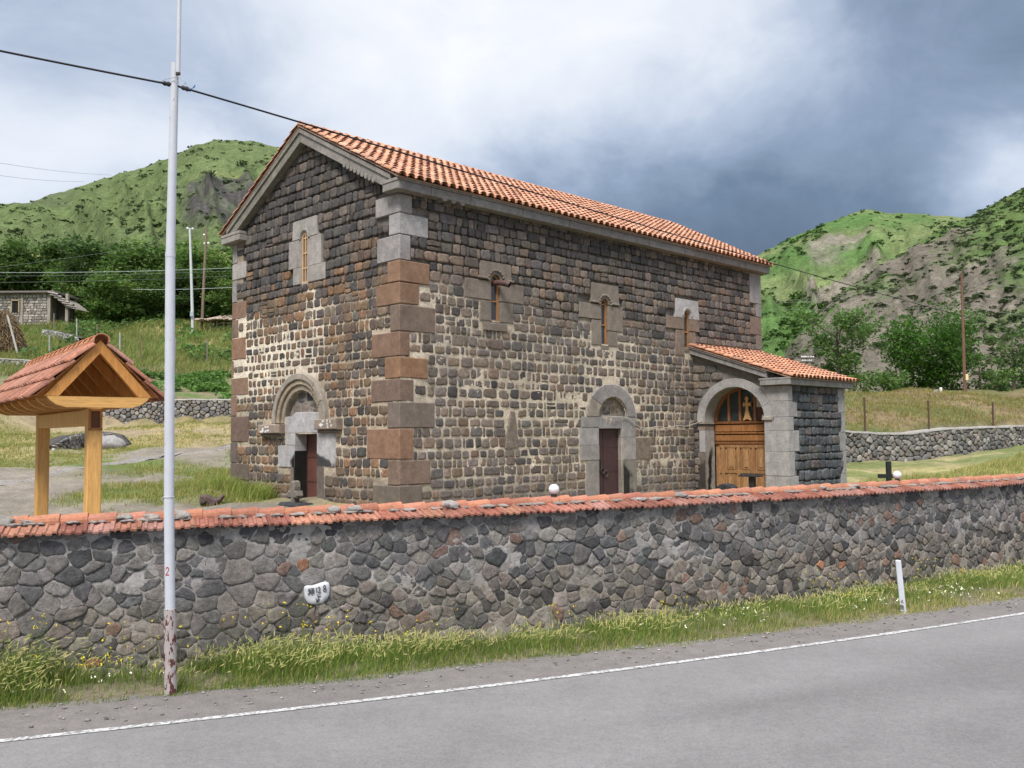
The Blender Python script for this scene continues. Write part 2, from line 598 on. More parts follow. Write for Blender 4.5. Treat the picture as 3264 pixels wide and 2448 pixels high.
def ribbon(name, f_lo, f_hi, z, mat, x0, x1, n=160, k=3, col=(1, 1, 1), zf=None):
    xs = np.linspace(x0, x1, n)
    mb = MB()
    V = []
    for i in range(k):
        t = i / (k - 1)
        y = f_lo(xs) * (1 - t) + f_hi(xs) * t
        V.append(np.stack([xs, y, np.full(n, z)], -1))
    mb.grid(np.concatenate(V), n, k, col)
    return kind(mb.build(name, mat), 'structure')


def road_col(n, k):
    xs = np.linspace(-60, 60, n)
    C = []
    for i in range(k):
        off = 9.26 * (1 - i / (k - 1))
        track_ = math.exp(-((off - 1.0) / .35) ** 2) + math.exp(-((off - 2.7) / .35) ** 2)
        oil = math.exp(-((off - 1.85) / .3) ** 2)
        v = 1 + .06 * track_ - .05 * oil + .10 * math.exp(-(off / .5) ** 2) + .24 * (fbm(xs * .35, np.full(n, off * 1.4), 500, 5) - .5) - .05 * sstep(.60, .68, fbm(xs * .8, np.full(n, off * 1.1), 510, 3))
        C.append(np.array([.155, .150, .150]) * v[:, None])
    return np.concatenate(C)


ribbon('road', lambda x: line_y(x) - 9.2, lambda x: line_y(x) + .06, .012, M['asphalt'], -60, 60, 1000, 36, road_col(1000, 36))
ribbon('gravel_shoulder', lambda x: line_y(x) + .06, lambda x: verge_y(x) + .12 + .22 * (fbm(x * 1.3, x * 0, 5, 4) - .5) + .12 * (fbm(x * 6, x * 0, 6, 2) - .5), .006, M['gravel'],
       -60, 60, 900, 3, (.150, .137, .131))
ribbon('road_line', lambda x: line_y(x) - .045 + .012 * (fbm(x * 5, x * 0 + 1, 9, 3) - .5), lambda x: line_y(x) + .045 + .012 * (fbm(x * 5, x * 0 + 4, 11, 3) - .5), .018, M['roadpaint'], -60, 60, 1200, 2, (.43, .43, .43))
# track through the yard
mb = MB()
tp = []
for i in range(len(track) - 1):
    for t in np.linspace(0, 1, 14, endpoint=False): tp.append(track[i] * (1 - t) + track[i + 1] * t)
tp = np.array(tp)
V = []
wd = 1.5
for j, o in enumerate(np.linspace(-1, 1, 7)):
    edge = o * wd * (1 + .5 * (fbm(np.arange(len(tp)) * .23, np.full(len(tp), j * 3.0), 4, 3) - .5))
    x = tp[:, 0] + edge * .25; y = tp[:, 1] + edge * .97
    V.append(np.stack([x, y, ground_z(x, y) + .05 - .05 * abs(o)], -1))
mb.grid(np.concatenate(V), len(tp), 7, (.215, .20, .185))
kind(mb.build('dirt_track', M['soil']), 'structure')

# ================================================================= STONE HELPERS
def stone(mb, P, mapf, bulge, col, back=.05, mi=0, seed=None, flat=.5, sq=1.0):
    """one bulging stone from an outline in (u,v)"""
    P = np.asarray(P, float)
    n = len(P)
    c = P.mean(0)
    r = np.random.RandomState(rnd.randrange(1 << 30) if seed is None else seed)
    tilt = r.uniform(-.25, .25, 2) * bulge * 3
    rings = [(1.0, -back), (1.0, bulge * .55), (.93, bulge * .95), (.60, bulge * 1.0)]
    V = []
    for s, d in rings:
        q = c + (P - c) * s
        dd = np.full(n, d)
        if d > 0:
            dd = dd + (q - c) @ tilt * s + r.uniform(-.20, .20, n) * bulge
        V.append(mapf(q[:, 0], q[:, 1], dd))
    V.append(mapf(c[0:1], c[1:2], np.array([bulge * r.uniform(.9, 1.15)])))
    F = []
    for k in range(3):
        for i in range(n):
            j = (i + 1) % n
            F.append((k * n + i, k * n + j, (k + 1) * n + j, (k + 1) * n + i))
    for i in range(n): F.append((3 * n + i, 3 * n + (i + 1) % n, 4 * n))
    mb.add(np.concatenate(V), F, col, mi, True)


def blocky(u0, v0, u1, v1, p=6.0, n=16, jit=.09):
    """rounded irregular block outline"""
    w, h = (u1 - u0) / 2, (v1 - v0) / 2
    k = min(w, h)
    cn = [np.array([sx * (w - rnd.uniform(0, .22) * k), sy * (h - rnd.uniform(0, .22) * k)]) for sx, sy in ((-1, -1), (1, -1), (1, 1), (-1, 1))]
    P = []
    per = max(2, n // 4)
    for i in range(4):
        A, B = cn[i], cn[(i + 1) % 4]
        f = rnd.uniform(.05, .17)
        L = np.linalg.norm(B - A) + 1e-6
        f = min(.33, f * k * 2 / L)
        nn = np.array([A[1] - B[1], B[0] - A[0]]) / L
        for t in np.linspace(f, 1 - f, per):
            P.append(A + (B - A) * t - nn * k * (rnd.uniform(-jit, jit) + .05 * math.sin(math.pi * t)))
    return np.array(P) + np.array([(u0 + u1) / 2, (v0 + v1) / 2])


def courses(mb, mapf, lo, hi, z0, z1, blocked, zone, hr=(.175, .24), wr=(.14, .34), bulge=(.014, .030), mi=0, waves=0):
    z = z0
    row = 0
    while z < z1 - .05:
        h = rnd.uniform(*hr)
        top = min(z + h, z1 + .04)
        a, b = max(lo(z), lo(top)), min(hi(z), hi(top))
        iv = [(a, b)]
        for zz in np.linspace(z + .03, top - .03, 4):
            for (p, q) in blocked(zz):
                nv = []
                for (s, e) in iv:
                    if q <= s or p >= e: nv.append((s, e)); continue
                    if p - s > .09: nv.append((s, p))
                    if e - q > .09: nv.append((q, e))
                iv = nv
        for (s, e) in iv:
            u = s
            while e - u > .07:
                w = rnd.uniform(*wr) * (1.0 if h > .2 else .9)
                if rnd.random() < .10: w *= 1.4
                if rnd.random() < .10: w = rnd.uniform(.08, .13)
                if e - u - w < .14: w = e - u
                if w > .62: w = .3 if e - u > .75 else (e - u) / 2
                zo = z + (float(vn(u * .7, row * 1.3, 77)) - .5) * .05
                gap, pal, bl = zone(u + w / 2, z + h / 2)
                gp = gap * rnd.uniform(.5, 1.5)
                hh = (top - z) * rnd.uniform(.95, 1.10)
                c = rnd.choice(pal)
                if w > .2 and rnd.random() < .03 and hh > .17:       # two thin stones on each other
                    m_ = hh * rnd.uniform(.35, .6)
                    stone(mb, blocky(u + gp / 2, zo + gp / 2, u + w - gp / 2, zo + m_ - gp / 4), mapf, rnd.uniform(*bulge) * bl, jcol(c, .22), mi=mi)
                    stone(mb, blocky(u + gp / 2, zo + m_ + gp / 4, u + w - gp / 2, zo + hh - gp / 2), mapf, rnd.uniform(*bulge) * bl, jcol(rnd.choice(pal), .22), mi=mi)
                else:
                    stone(mb, blocky(u + gp / 2, zo + gp / 2, u + w - gp / 2, zo + hh - gp / 2), mapf, rnd.uniform(*bulge) * bl, jcol(c, .22), mi=mi)
                u += w
        z = top
        row += 1


def mortar(mb, mapf, u0, u1, z0, z1, level, colf, keep, step=.045, mi=1, seed=1, rough=.022):
    nu, nv = int((u1 - u0) / step) + 2, int((z1 - z0) / step) + 2
    U, Z = np.meshgrid(np.linspace(u0, u1, nu), np.linspace(z0, z1, nv))
    d = np.minimum(level(U, Z) + (fbm(U * 5, Z * 5, seed, 3) - .5) * rough * 1.6 + (fbm(U * 17, Z * 17, seed + 5, 2) - .5) * rough, .016)
    V = mapf(U.ravel(), Z.ravel(), d.ravel())
    cu, cz = (U[:-1, :-1] + U[1:, 1:]) / 2, (Z[:-1, :-1] + Z[1:, 1:]) / 2
    mb.grid(V, nu, nv, np.clip(colf(U, Z).reshape(-1, 3), 0, 1), mi, keep(cu, cz))


def arc(cx, cz, r, a0, a1, n=18, ry=None):
    ry = ry or r
    return [(cx + r * math.cos(R(a)), cz + ry * math.sin(R(a))) for a in np.linspace(a0, a1, n)]


def voronoi_cells(seeds, box, reach=.75):
    """Voronoi polygons of 2-D seeds by half-plane clipping"""
    S = np.asarray(seeds, float)
    cells = []
    for i, p in enumerate(S):
        d = S - p
        m_ = (np.abs(d[:, 0]) < reach) & (np.abs(d[:, 1]) < reach)
        m_[i] = False
        nb = S[m_]
        nb = nb[np.argsort(((nb - p) ** 2).sum(1))][:24]
        poly = [(max(box[0], p[0] - reach), max(box[1], p[1] - reach)), (min(box[2], p[0] + reach), max(box[1], p[1] - reach)),
                (min(box[2], p[0] + reach), min(box[3], p[1] + reach)), (max(box[0], p[0] - reach), min(box[3], p[1] + reach))]
        for q in nb:
            mid = (p + q) / 2; nn = q - p
            new = []
            k = len(poly)
            for j in range(k):
                A, B = poly[j], poly[(j + 1) % k]
                fa = (A[0] - mid[0]) * nn[0] + (A[1] - mid[1]) * nn[1]
                fb = (B[0] - mid[0]) * nn[0] + (B[1] - mid[1]) * nn[1]
                if fa <= 0: new.append(A)
                if (fa < 0) != (fb < 0) and fa != fb:
                    t = fa / (fa - fb)
                    new.append((A[0] + (B[0] - A[0]) * t, A[1] + (B[1] - A[1]) * t))
            poly = new
            if len(poly) < 3: break
        cells.append(np.array(poly) if len(poly) >= 3 else None)
    return cells


def round_poly(P, shrink, n=14, cut=.22, it=2):
    """inset a polygon towards its centre, cut its corners and resample it"""
    c = P.mean(0)
    ext = np.linalg.norm(P - c, axis=1, keepdims=True) + 1e-6
    Q = c + (P - c) * np.clip(1 - shrink / ext, .3, 1)
    for _ in range(it):
        nx = np.roll(Q, -1, 0)
        Q = np.stack([Q * (1 - cut) + nx * cut, Q * cut + nx * (1 - cut)], 1).reshape(-1, 2)
    L = np.linalg.norm(np.roll(Q, -1, 0) - Q, axis=1)
    cum = np.concatenate([[0], np.cumsum(L)])
    t = np.linspace(0, cum[-1], n, endpoint=False)
    Qx = np.concatenate([Q, Q[:1]])
    return np.stack([np.interp(t, cum, Qx[:, 0]), np.interp(t, cum, Qx[:, 1])], -1)


def rubble_seeds(s0, s1, z0, z1, hr=(.15, .27), wr=(.16, .42), small=.35):
    out = []
    z = z0
    while z < z1:
        h = rnd.uniform(*hr)
        u = s0 + rnd.uniform(0, .2)
        while u < s1:
            w = rnd.uniform(*wr)
            out.append((u + w / 2 + rnd.uniform(-.04, .04), z + h / 2 + rnd.uniform(-.06, .06)))
            if rnd.random() < small: out.append((u + w, z + rnd.uniform(-.02, .05)))
            u += w
        z += h
    return out
# ================================================================= CHURCH  (local axes: x along the nave, y along the gable to the left, z up)
YAW, CX, CY = .77621, -2.2225, 18.0
CW, CL, HE = 6.87, 13.75, 7.385
PA, PD, PW = 10.10, 2.82, 3.10              # porch: start along the nave, depth, width
church = empty('church', (CX, CY, 0), YAW)
tag(church, 'old dark stone church with terracotta tile roof, two arched doorways and a side porch', 'church')


def ch_world(a, b, z):
    return np.array([CX + a * math.cos(YAW) - b * math.sin(YAW), CY + a * math.sin(YAW) + b * math.cos(YAW), z])


def gmap(u, v, d): return np.stack([-np.asarray(d, float), np.asarray(u, float), np.asarray(v, float)], -1)          # gable: u = b
def smap(u, v, d): return np.stack([np.asarray(u, float), -np.asarray(d, float), np.asarray(v, float)], -1)          # nave side: u = a
def lmap(u, v, d): return np.stack([np.asarray(u, float), CW + np.asarray(d, float), np.asarray(v, float)], -1)      # far side
def pfmap(u, v, d): return np.stack([PA - np.asarray(d, float), np.asarray(u, float), np.asarray(v, float)], -1)     # porch front: u = b
def psmap(u, v, d): return np.stack([np.asarray(u, float), -PD - np.asarray(d, float), np.asarray(v, float)], -1)    # porch side: u = a


def stain_plate(mb, mp, u0, u1, v0, v1, d, base, soot, maskf, step=.022):
    """a thin skin on a jamb carrying an irregular soot stain"""
    nu, nv = max(3, int(abs(u1 - u0) / step)), max(3, int((v1 - v0) / step))
    U, Z = np.meshgrid(np.linspace(u0, u1, nu), np.linspace(v0, v1, nv))
    k = np.clip(maskf(U, Z) + (fbm(U * 9, Z * 4, 300, 4) - .5) * 1.1, 0, 1)
    k = sstep(.25, .75, k)[..., None]
    c = np.array(base) * (1 - k) + np.array(soot) * k
    mb.grid(mp(U.ravel(), Z.ravel(), np.full(U.size, d)), nu, nv, c.reshape(-1, 3))


DARK = [(0.081, 0.076, 0.073), (0.098, 0.088, 0.084), (0.070, 0.066, 0.066), (0.114, 0.100, 0.090), (0.131, 0.109, 0.093)]
BROWN = [(0.162, 0.117, 0.086), (0.132, 0.101, 0.080), (0.149, 0.119, 0.095), (0.185, 0.129, 0.086), (0.106, 0.088, 0.078), (0.216, 0.132, 0.084)]
WARM = [(0.180, 0.145, 0.120), (0.155, 0.130, 0.113), (0.198, 0.154, 0.125), (0.137, 0.118, 0.107), (0.186, 0.137, 0.105), (0.170, 0.145, 0.129), (0.115, 0.104, 0.101), (0.164, 0.137, 0.119)]
GREY_Q, BROWN_Q = (.26, .242, .236), (.225, .138, .092)


def rake_z(b): return 7.62 + .523 * (np.minimum(b, CW - b) + .21)


# ---- gable wall
def pale_zone(u, z):      # fresh pale pointing low on the left of the gable window
    e = fbm(np.asarray(u) * 1.1, np.asarray(z) * 1.1, 401, 3) - .5
    k = sstep(5.6, 5.1, z + e * 1.4) * sstep(3.1, 3.6, z + e) * sstep(2.2, 3.0, u + e * 1.5)
    k2 = sstep(.9, .0, np.abs(u - 3.25 + e) / .35) * sstep(6.2, 5.7, z) * sstep(3.6, 4.2, z)
    return np.maximum(k, k2)


def gzone(u, z):
    p = float(pale_zone(u, z))
    if z > 5.75: return (.020, DARK if z > 6.6 or rnd.random() < .6 else BROWN, 1.25)
    return (.012 + .024 * p + (.014 if z < 5 else 0), BROWN if rnd.random() < .8 else DARK, 1.0)


def glevel(U, Z):
    p = pale_zone(U, Z)
    low = .0 + .012 * (fbm(U * .9, Z * .9, 55, 3) - .3)
    l = -.045 * sstep(5.3, 6.0, Z + .8 * (fbm(U, Z, 56, 3) - .5)) + low * sstep(6.0, 5.3, Z)
    l = l * (1 - p) + .011 * p
    return l


def gcol(U, Z):
    p = pale_zone(U, Z)[..., None]
    up = sstep(5.4, 6.3, Z)[..., None]
    tan = np.array([.41, .345, .265]); dk = np.array([.13, .115, .10]); pale = np.array([.62, .55, .445])
    c = tan * (1 - up) + dk * up
    c = c * (1 - p) + pale * p
    gr = sstep(2.0, 1.4, Z)[..., None]
    c = c * (1 - gr) + np.array([.24, .205, .165]) * gr
    return c * (.7 + .6 * fbm(U * 1.5, Z * 1.5, 60, 3)[..., None])


QZ = [7.385, 6.98, 6.55, 6.03, 5.59, 5.14, 4.60, 4.10, 3.66, 3.20, 2.67, 2.05, 1.54, .80]
QL_G = [.79, .33, .73, .37, .75, .28, .91, .46, .93, .37, 1.07, .36, .86]     # reach on the gable
QL_S = [.32, .72, .27, .75, .48, .90, .24, .71, .35, .89, .33, .78, .54]      # reach on the side
QC = [GREY_Q, (.30, .29, .285), GREY_Q, BROWN_Q, (.22, .138, .092), (.165, .122, .098), (.19, .122, .088), (.235, .138, .085), (.17, .12, .095), (.165, .135, .115), (.22, .132, .09),
      (.185, .132, .105), (.15, .125, .105)]
LZ = [7.385, 6.89, 6.47, 5.9, 5.47, 5.0, 4.45, 4.0, 3.56, 3.04, 2.40, 1.88, 1.47, .9]
LL = [.20, .68, .20, .70, .31, .69, .09, .83, .25, .88, .31, .90, .3]
LC = [GREY_Q, (.31, .285, .27), GREY_Q, (.205, .13, .095), (.17, .12, .095), (.235, .14, .095), (.19, .12, .09), (.215, .14, .10), (.205, .135, .10), (.16, .11, .09), (.125, .10, .09), (.14, .11, .09),
      (.20, .175, .14)]


def gblocked(z):
    o = []
    for i in range(len(QZ) - 1):
        if QZ[i + 1] <= z < QZ[i]: o.append((-1, QL_G[i]))
    for i in range(len(LZ) - 1):
        if LZ[i + 1] <= z < LZ[i]: o.append((CW - LL[i], CW + 1))
    if 7.0 < z < 7.45: o.append((2.95, 3.95 + .12 * (7.45 - z)))
    if 5.98 < z <= 7.0: o.append((2.72, 4.12 if z > 6.35 else 3.98))
    dz = (z - 2.83) / 1.14
    if 2.83 < z < 3.97: o.append((3.6 - 1.16 * math.sqrt(max(0, 1 - dz * dz)), 3.6 + 1.16 * math.sqrt(max(0, 1 - dz * dz))))
    if 2.56 < z <= 2.93: o.append((1.93, 5.3))
    if 1.82 < z <= 2.6: o.append((2.22, 4.6 if z < 2.33 else 4.28))
    if z <= 1.82: o.append((2.66, 4.0))
    return o


mb = MB()
courses(mb, gmap, lambda z: max(0, (z - 7.62) / .523 - .1), lambda z: CW - max(0, (z - 7.62) / .523 - .1), .80, 9.15, gblocked, gzone)
# tympanum stones above the front lintel
for p in [(3.98, 3.14, .16), (3.62, 3.12, .17), (3.3, 3.16, .15), (3.78, 3.40, .16), (3.45, 3.42, .13)]:
    stone(mb, blocky(p[0] - p[2], p[1] - p[2] * .75, p[0] + p[2], p[1] + p[2] * .75), lambda u, v, d: gmap(u, v, np.asarray(d) - .14), .03, jcol(rnd.choice(DARK + WARM), .2))
keepg = lambda u, z: (z < rake_z(u) - .05) & ~((u > 2.94) & (u < 3.85) & (z < 2.6)) & ~((np.abs(u - 3.47) < .13) & (z > 6.0) & (z < 7.02)) & ~((((u - 3.6) / .74) ** 2 + (np.maximum(z - 2.83, 0) / .74) ** 2 < 1) & (z > 2.98))
mortar(mb, gmap, 0, CW, .7, 9.3, glevel, gcol, keepg, .045, 1, 3)
U, Z = np.meshgrid(np.linspace(2.8, 4.4, 30), np.linspace(2.9, 3.65, 16))
mb.grid(gmap(U.ravel(), Z.ravel(), -.13 + .03 * fbm(U * 6, Z * 6, 2, 3).ravel()), 30, 16, (.24, .215, .19), 1)
mb.build('gable_wall', [M['basalt'], M['mortar']], church)


# ---- nave side wall
def szone(u, z):
    up = z > 5.9 - .045 * u + .25 * math.sin(u * 2.1)
    if up: return (.016, (DARK + WARM) if z < 6.8 else DARK + WARM[6:], 1.25)
    if z < 2.0: return (.03, WARM, .7)
    return (.036 if z < 4.9 else .022, WARM if rnd.random() < .85 else DARK, .85)


def slevel(U, Z):
    e = .9 * (fbm(U * .8, Z * .8, 156, 3) - .5)
    up = sstep(5.2, 6.0, Z + .04 * U + e)
    return -.042 * up + (.002 + .018 * (fbm(U * .9, Z * .9, 155, 3) - .46) * 2) * (1 - up)


def scol(U, Z):
    e = .9 * (fbm(U * .8, Z * .8, 156, 3) - .5)
    up = sstep(5.2, 6.1, Z + .04 * U + e)[..., None]
    c = np.array([.47, .405, .32]) * (1 - up) + np.array([.14, .125, .11]) * up
    gr = sstep(1.9, 1.1, Z)[..., None]
    c = c * (1 - gr) + np.array([.25, .22, .18]) * gr
    # white streaks of newer pointing near the corner
    st = (sstep(.12, .02, np.abs(U - 1.05 - .35 * np.sin(Z * 2.2) - .25 * (fbm(U * 0 + 3, Z * 2, 5, 3) - .5))) * sstep(5.4, 4.9, Z) * sstep(2.0, 2.4, Z))[..., None]
    c = c * (1 - .7 * st) + np.array([.42, .39, .35]) * .7 * st
    return c * (.7 + .6 * fbm(U * 1.5, Z * 1.5, 160, 3)[..., None])


RQZ = [7.385, 6.45, 6.05, 5.5, 5.05, 4.4, 3.6]
RQL = [.62, .28, .62, .3, .66, .4]
WIN = [dict(c=2.61, w=.27, z0=5.0, z1=6.04, lint=(2.13, 3.10, 5.90, 6.30), L=[(1.70, 5.46, 5.88), (2.13, 5.0, 5.44)], Rr=[(3.48, 5.46, 5.88), (3.15, 5.0, 5.44)], col=(.185, .155, .13), bead=True),
       dict(c=6.32, w=.27, z0=4.72, z1=5.88, lint=(5.80, 6.88, 5.74, 6.24), L=[(5.36, 5.35, 5.72), (5.80, 4.72, 5.33)], Rr=[(7.03, 5.1, 5.72), (6.81, 4.72, 5.08)], col=(.195, .165, .138), bead=True),
       dict(c=9.84, w=.30, z0=4.87, z1=5.92, lint=(9.28, 10.40, 5.69, 6.21), L=[(8.87, 5.37, 5.70), (9.28, 4.66, 5.35)], Rr=[(10.42, 5.35, 5.70), (10.24, 4.66, 5.33)], col=(.195, .15, .12), bead=False)]


def sblocked(z):
    o = []
    for i in range(len(QZ) - 1):
        if QZ[i + 1] <= z < QZ[i]: o.append((-1, QL_S[i]))
    for i in range(len(RQZ) - 1):
        if RQZ[i + 1] <= z < RQZ[i]: o.append((CL - RQL[i], CL + 1))
    for w in WIN:
        a0, a1, z0, z1 = w['lint']
        if z0 - .02 < z < z1: o.append((a0, a1))
        for (e, p, q) in w['L']:
            if p - .02 < z < q: o.append((e, w['c']))
        for (e, p, q) in w['Rr']:
            if p - .02 < z < q: o.append((w['c'], e))
    if 4.79 < z < 4.97: o.append((2.24, 2.93))
    dz = (z - 2.96) / .83
    if 2.96 < z < 3.79: o.append((6.54 - .98 * math.sqrt(1 - dz * dz), 6.54 + .98 * math.sqrt(1 - dz * dz)))
    if z <= 2.96: o.append((5.55 if z < 1.9 or z > 2.7 else 5.33, 7.48 if not 1.88 < z < 2.46 else 8.12))
    if 2.24 < z < 3.05: o.append((2.9 + .1 * (2.6 - z), 3.26))
    if z < 4.75: o.append((PA + .02, PA + PW - .02))
    return o


mb = MB()
courses(mb, smap, lambda z: 0, lambda z: CL, .80, 7.40, sblocked, szone, wr=(.15, .38))
for p in [(6.78, 3.15, .15), (6.46, 3.12, .16), (6.62, 3.33, .12)]:
    stone(mb, blocky(p[0] - p[2], p[1] - p[2] * .7, p[0] + p[2], p[1] + p[2] * .7), lambda u, v, d: smap(u, v, np.asarray(d) - .10), .02, jcol(rnd.choice(WARM), .2))
keeps = lambda u, z: ~((u > 6.03) & (u < 6.94) & (z < 2.68)) & ~((((u - 6.58) / .53) ** 2 + (np.maximum(z - 2.95, 0) / .49) ** 2 < 1) & (z > 2.93)) & ~np.any([(np.abs(u - w['c']) < w['w'] / 2 + .02) & (z > w['z0'] + .02) & (z < w['z1']) for w in WIN], axis=0)
mortar(mb, smap, 0, CL, .7, 7.4, slevel, scol, keeps, .045, 1, 13)
U, Z = np.meshgrid(np.linspace(5.95, 7.2, 26), np.linspace(2.9, 3.5, 14))
mb.grid(smap(U.ravel(), Z.ravel(), -.09 + .02 * fbm(U * 6, Z * 6, 2, 3).ravel()), 26, 14, (.25, .215, .17), 1)
# the tall plain slab low in the wall
mb.prism([(2.86, 2.24), (3.27, 2.24), (3.24, 2.7), (3.17, 3.04), (3.05, 3.05), (2.97, 2.75)], -.03, .035, smap, (.175, .145, .12), 0, .012)
mb.prism([(7.50, 1.89), (8.11, 1.89), (8.10, 2.44), (7.50, 2.44)], -.03, .03, smap, (.19, .15, .12), 0, .012)
mb.build('side_wall', [M['basalt'], M['mortar']], church)
# ---- far wall and rear wall
mb = MB()
courses(mb, lmap, lambda z: 0, lambda z: CL, .80, 7.4, lambda z: [], lambda u, z: (.03, WARM, .8), hr=(.24, .34), wr=(.3, .6))
mb.box((0, CW - .5, .3), (CL, CW, 7.4), (.26, .22, .17), 1)
mb.build('side_wall', [M['basalt'], M['mortar']], church)
mb = MB()
P = [(0, .3), (CW, .3), (CW, 7.4), (CW / 2, 9.2), (0, 7.4)]
mb.prism(P, -.4, 0, lambda u, v, d: np.stack([CL + np.asarray(d, float), u, v], -1), (.15, .13, .11))
courses(mb, lambda u, v, d: np.stack([CL + np.asarray(d, float), u, v], -1), lambda z: max(0, (z - 7.62) / .523), lambda z: CW - max(0, (z - 7.62) / .523), .8, 9, lambda z: [],
        lambda u, z: (.03, WARM, .8), hr=(.24, .34), wr=(.3, .6))
mb.build('gable_wall', M['basalt'], church)
mb = MB()
mb.prism([(.4, .3), (CW - .4, .3), (CW - .4, 7.4), (CW / 2, 9.1), (.4, 7.4)], -.42, -CL + .42, lambda u, v, d: gmap(u, v, d), (.02, .02, .02))
mb.build('inner_shell', M['plain'], church)

# ---- quoins
mb = MB()
for i in range(len(QZ) - 1):
    z0, z1 = QZ[i + 1] + .006, QZ[i] - .006
    o = rnd.uniform(.022, .034)
    g_, s_ = QL_G[i], QL_S[i]
    mb.box((-o, -o, z0), (s_, .22, z1), jcol(QC[i], .05), 0, rnd.uniform(.012, .03))
    mb.box((-o + .001, .22, z0), (.2, g_, z1), jcol(QC[i], .05), 0, .014) if False else None
    c = mb.c[-1][0]
    mb.box((-o - .001, -o + .02, z0 + .002), (.2, g_, z1 - .002), tuple(c), 0, .014)
mb.build('corner_quoins', M['ashlar'], church)
mb = MB()
for i in range(len(LZ) - 1):
    o = rnd.uniform(.02, .032)
    mb.box((-o, CW - LL[i], LZ[i + 1] + .006), (.5, CW + .02, LZ[i] - .006), jcol(LC[i], .06), 0, .014)
mb.build('corner_quoins', M['ashlar'], church)
mb = MB()
for i in range(len(RQZ) - 1):
    o = rnd.uniform(.02, .03)
    mb.box((CL - RQL[i], -o, RQZ[i + 1] + .006), (CL + .02, .5, RQZ[i] - .006), jcol([(.26, .245, .24), (.25, .235, .23), (.205, .15, .12), (.2, .16, .135), (.21, .15, .12), (.18, .15, .13)][i], .06), 0, .014)
mb.build('corner_quoins', M['ashlar'], church)

# ---- cornices
CORN = (.195, .182, .174)
mb = MB()
a = -.21
seg = [-.21, .62] + list(np.arange(1.7, CL - .4, 1.55)) + [CL + .20]
for i, (p, q) in enumerate(zip(seg[:-1], seg[1:])):
    c = jcol(CORN if rnd.random() < .8 else (.20, .19, .185), .08)
    mb.box((p + .003, -.245, HE), (q - .003, .2, HE + .175), c, 0, .012)
    mb.box((p + .003, -.265, HE + .178), (q - .003, .2, HE + .232), jcol(c, .05), 0, .008)
for p in (.98, 1.22, 1.47):          # worn billets under the first stones
    mb.tube([(p, -.24, HE + .02), (p, -.02, HE + .02)], .075, 10, shade(CORN, .9))
mb.build('cornice', M['ashlar'], church)
mb = MB()
mb.box((-.21, CW, HE), (CL + .2, CW + .22, HE + .23), CORN, 0, .012)
mb.build('cornice', M['ashlar'], church)


def rmap(bb, h, d):
    """gable raking: bb along the gable, h height above the roof underside line"""
    return gmap(bb, rake_z(np.asarray(bb, float)) + np.asarray(h, float), d)


mb = MB()
half = CW / 2
for s_ in (0, 1):
    bs = [.02, .52, 1.05, 1.62, 2.2, 2.85, half]
    for i, (p, q) in enumerate(zip(bs[:-1], bs[1:])):
        c = jcol((.225, .207, .192) if s_ == 0 else (.19, .18, .155), .07)
        n_ = 2
        bb = np.array([p + .003, q - .003])
        if s_: bb = CW - bb[::-1]
        for (h0, h1, dd) in ((-.335, -.12, .19), (-.118, -.02, .225)):
            V = np.concatenate([rmap(bb, np.full(2, h), np.full(2, d)) for h, d in ((h0, -.1), (h0, dd), (h1, dd), (h1, -.1))])
            F = [(0, 1, 3, 2), (2, 3, 5, 4), (4, 5, 7, 6), (6, 7, 1, 0), (0, 2, 4, 6), (1, 7, 5, 3)]
            mb.add(V, F, c)
    if s_ == 0:      # scalloped underside of the older stones
        for b_ in np.arange(.62, 1.72, .13):
            z_ = float(rake_z(b_)) - .32
            mb.tube([(-.20, b_, z_), (-.02, b_, z_)], .058, 10, (.235, .22, .20))
for (p, q) in ((-.225, .27), (CW - .70, CW + .235)):
    mb.box((-.228, p, HE + .005), (-.002 + .03, q, HE + .16), jcol((.25, .235, .215), .05), 0, .012)
    mb.box((-.238, p - .006, HE + .163), (.03, q + .006, HE + .235), jcol((.26, .24, .22), .05), 0, .01)
mb.build('raking_cornice', M['ashlar'], church)


# ---- tile roofs: every cover tile is a tapered half barrel lying over flat pans
ROOF_T = [(0.437, 0.221, 0.138), (0.472, 0.248, 0.161), (0.410, 0.207, 0.133), (0.454, 0.234, 0.143), (0.489, 0.278, 0.189), (0.420, 0.226, 0.156), (0.393, 0.194, 0.129), (0.472, 0.256, 0.170)]


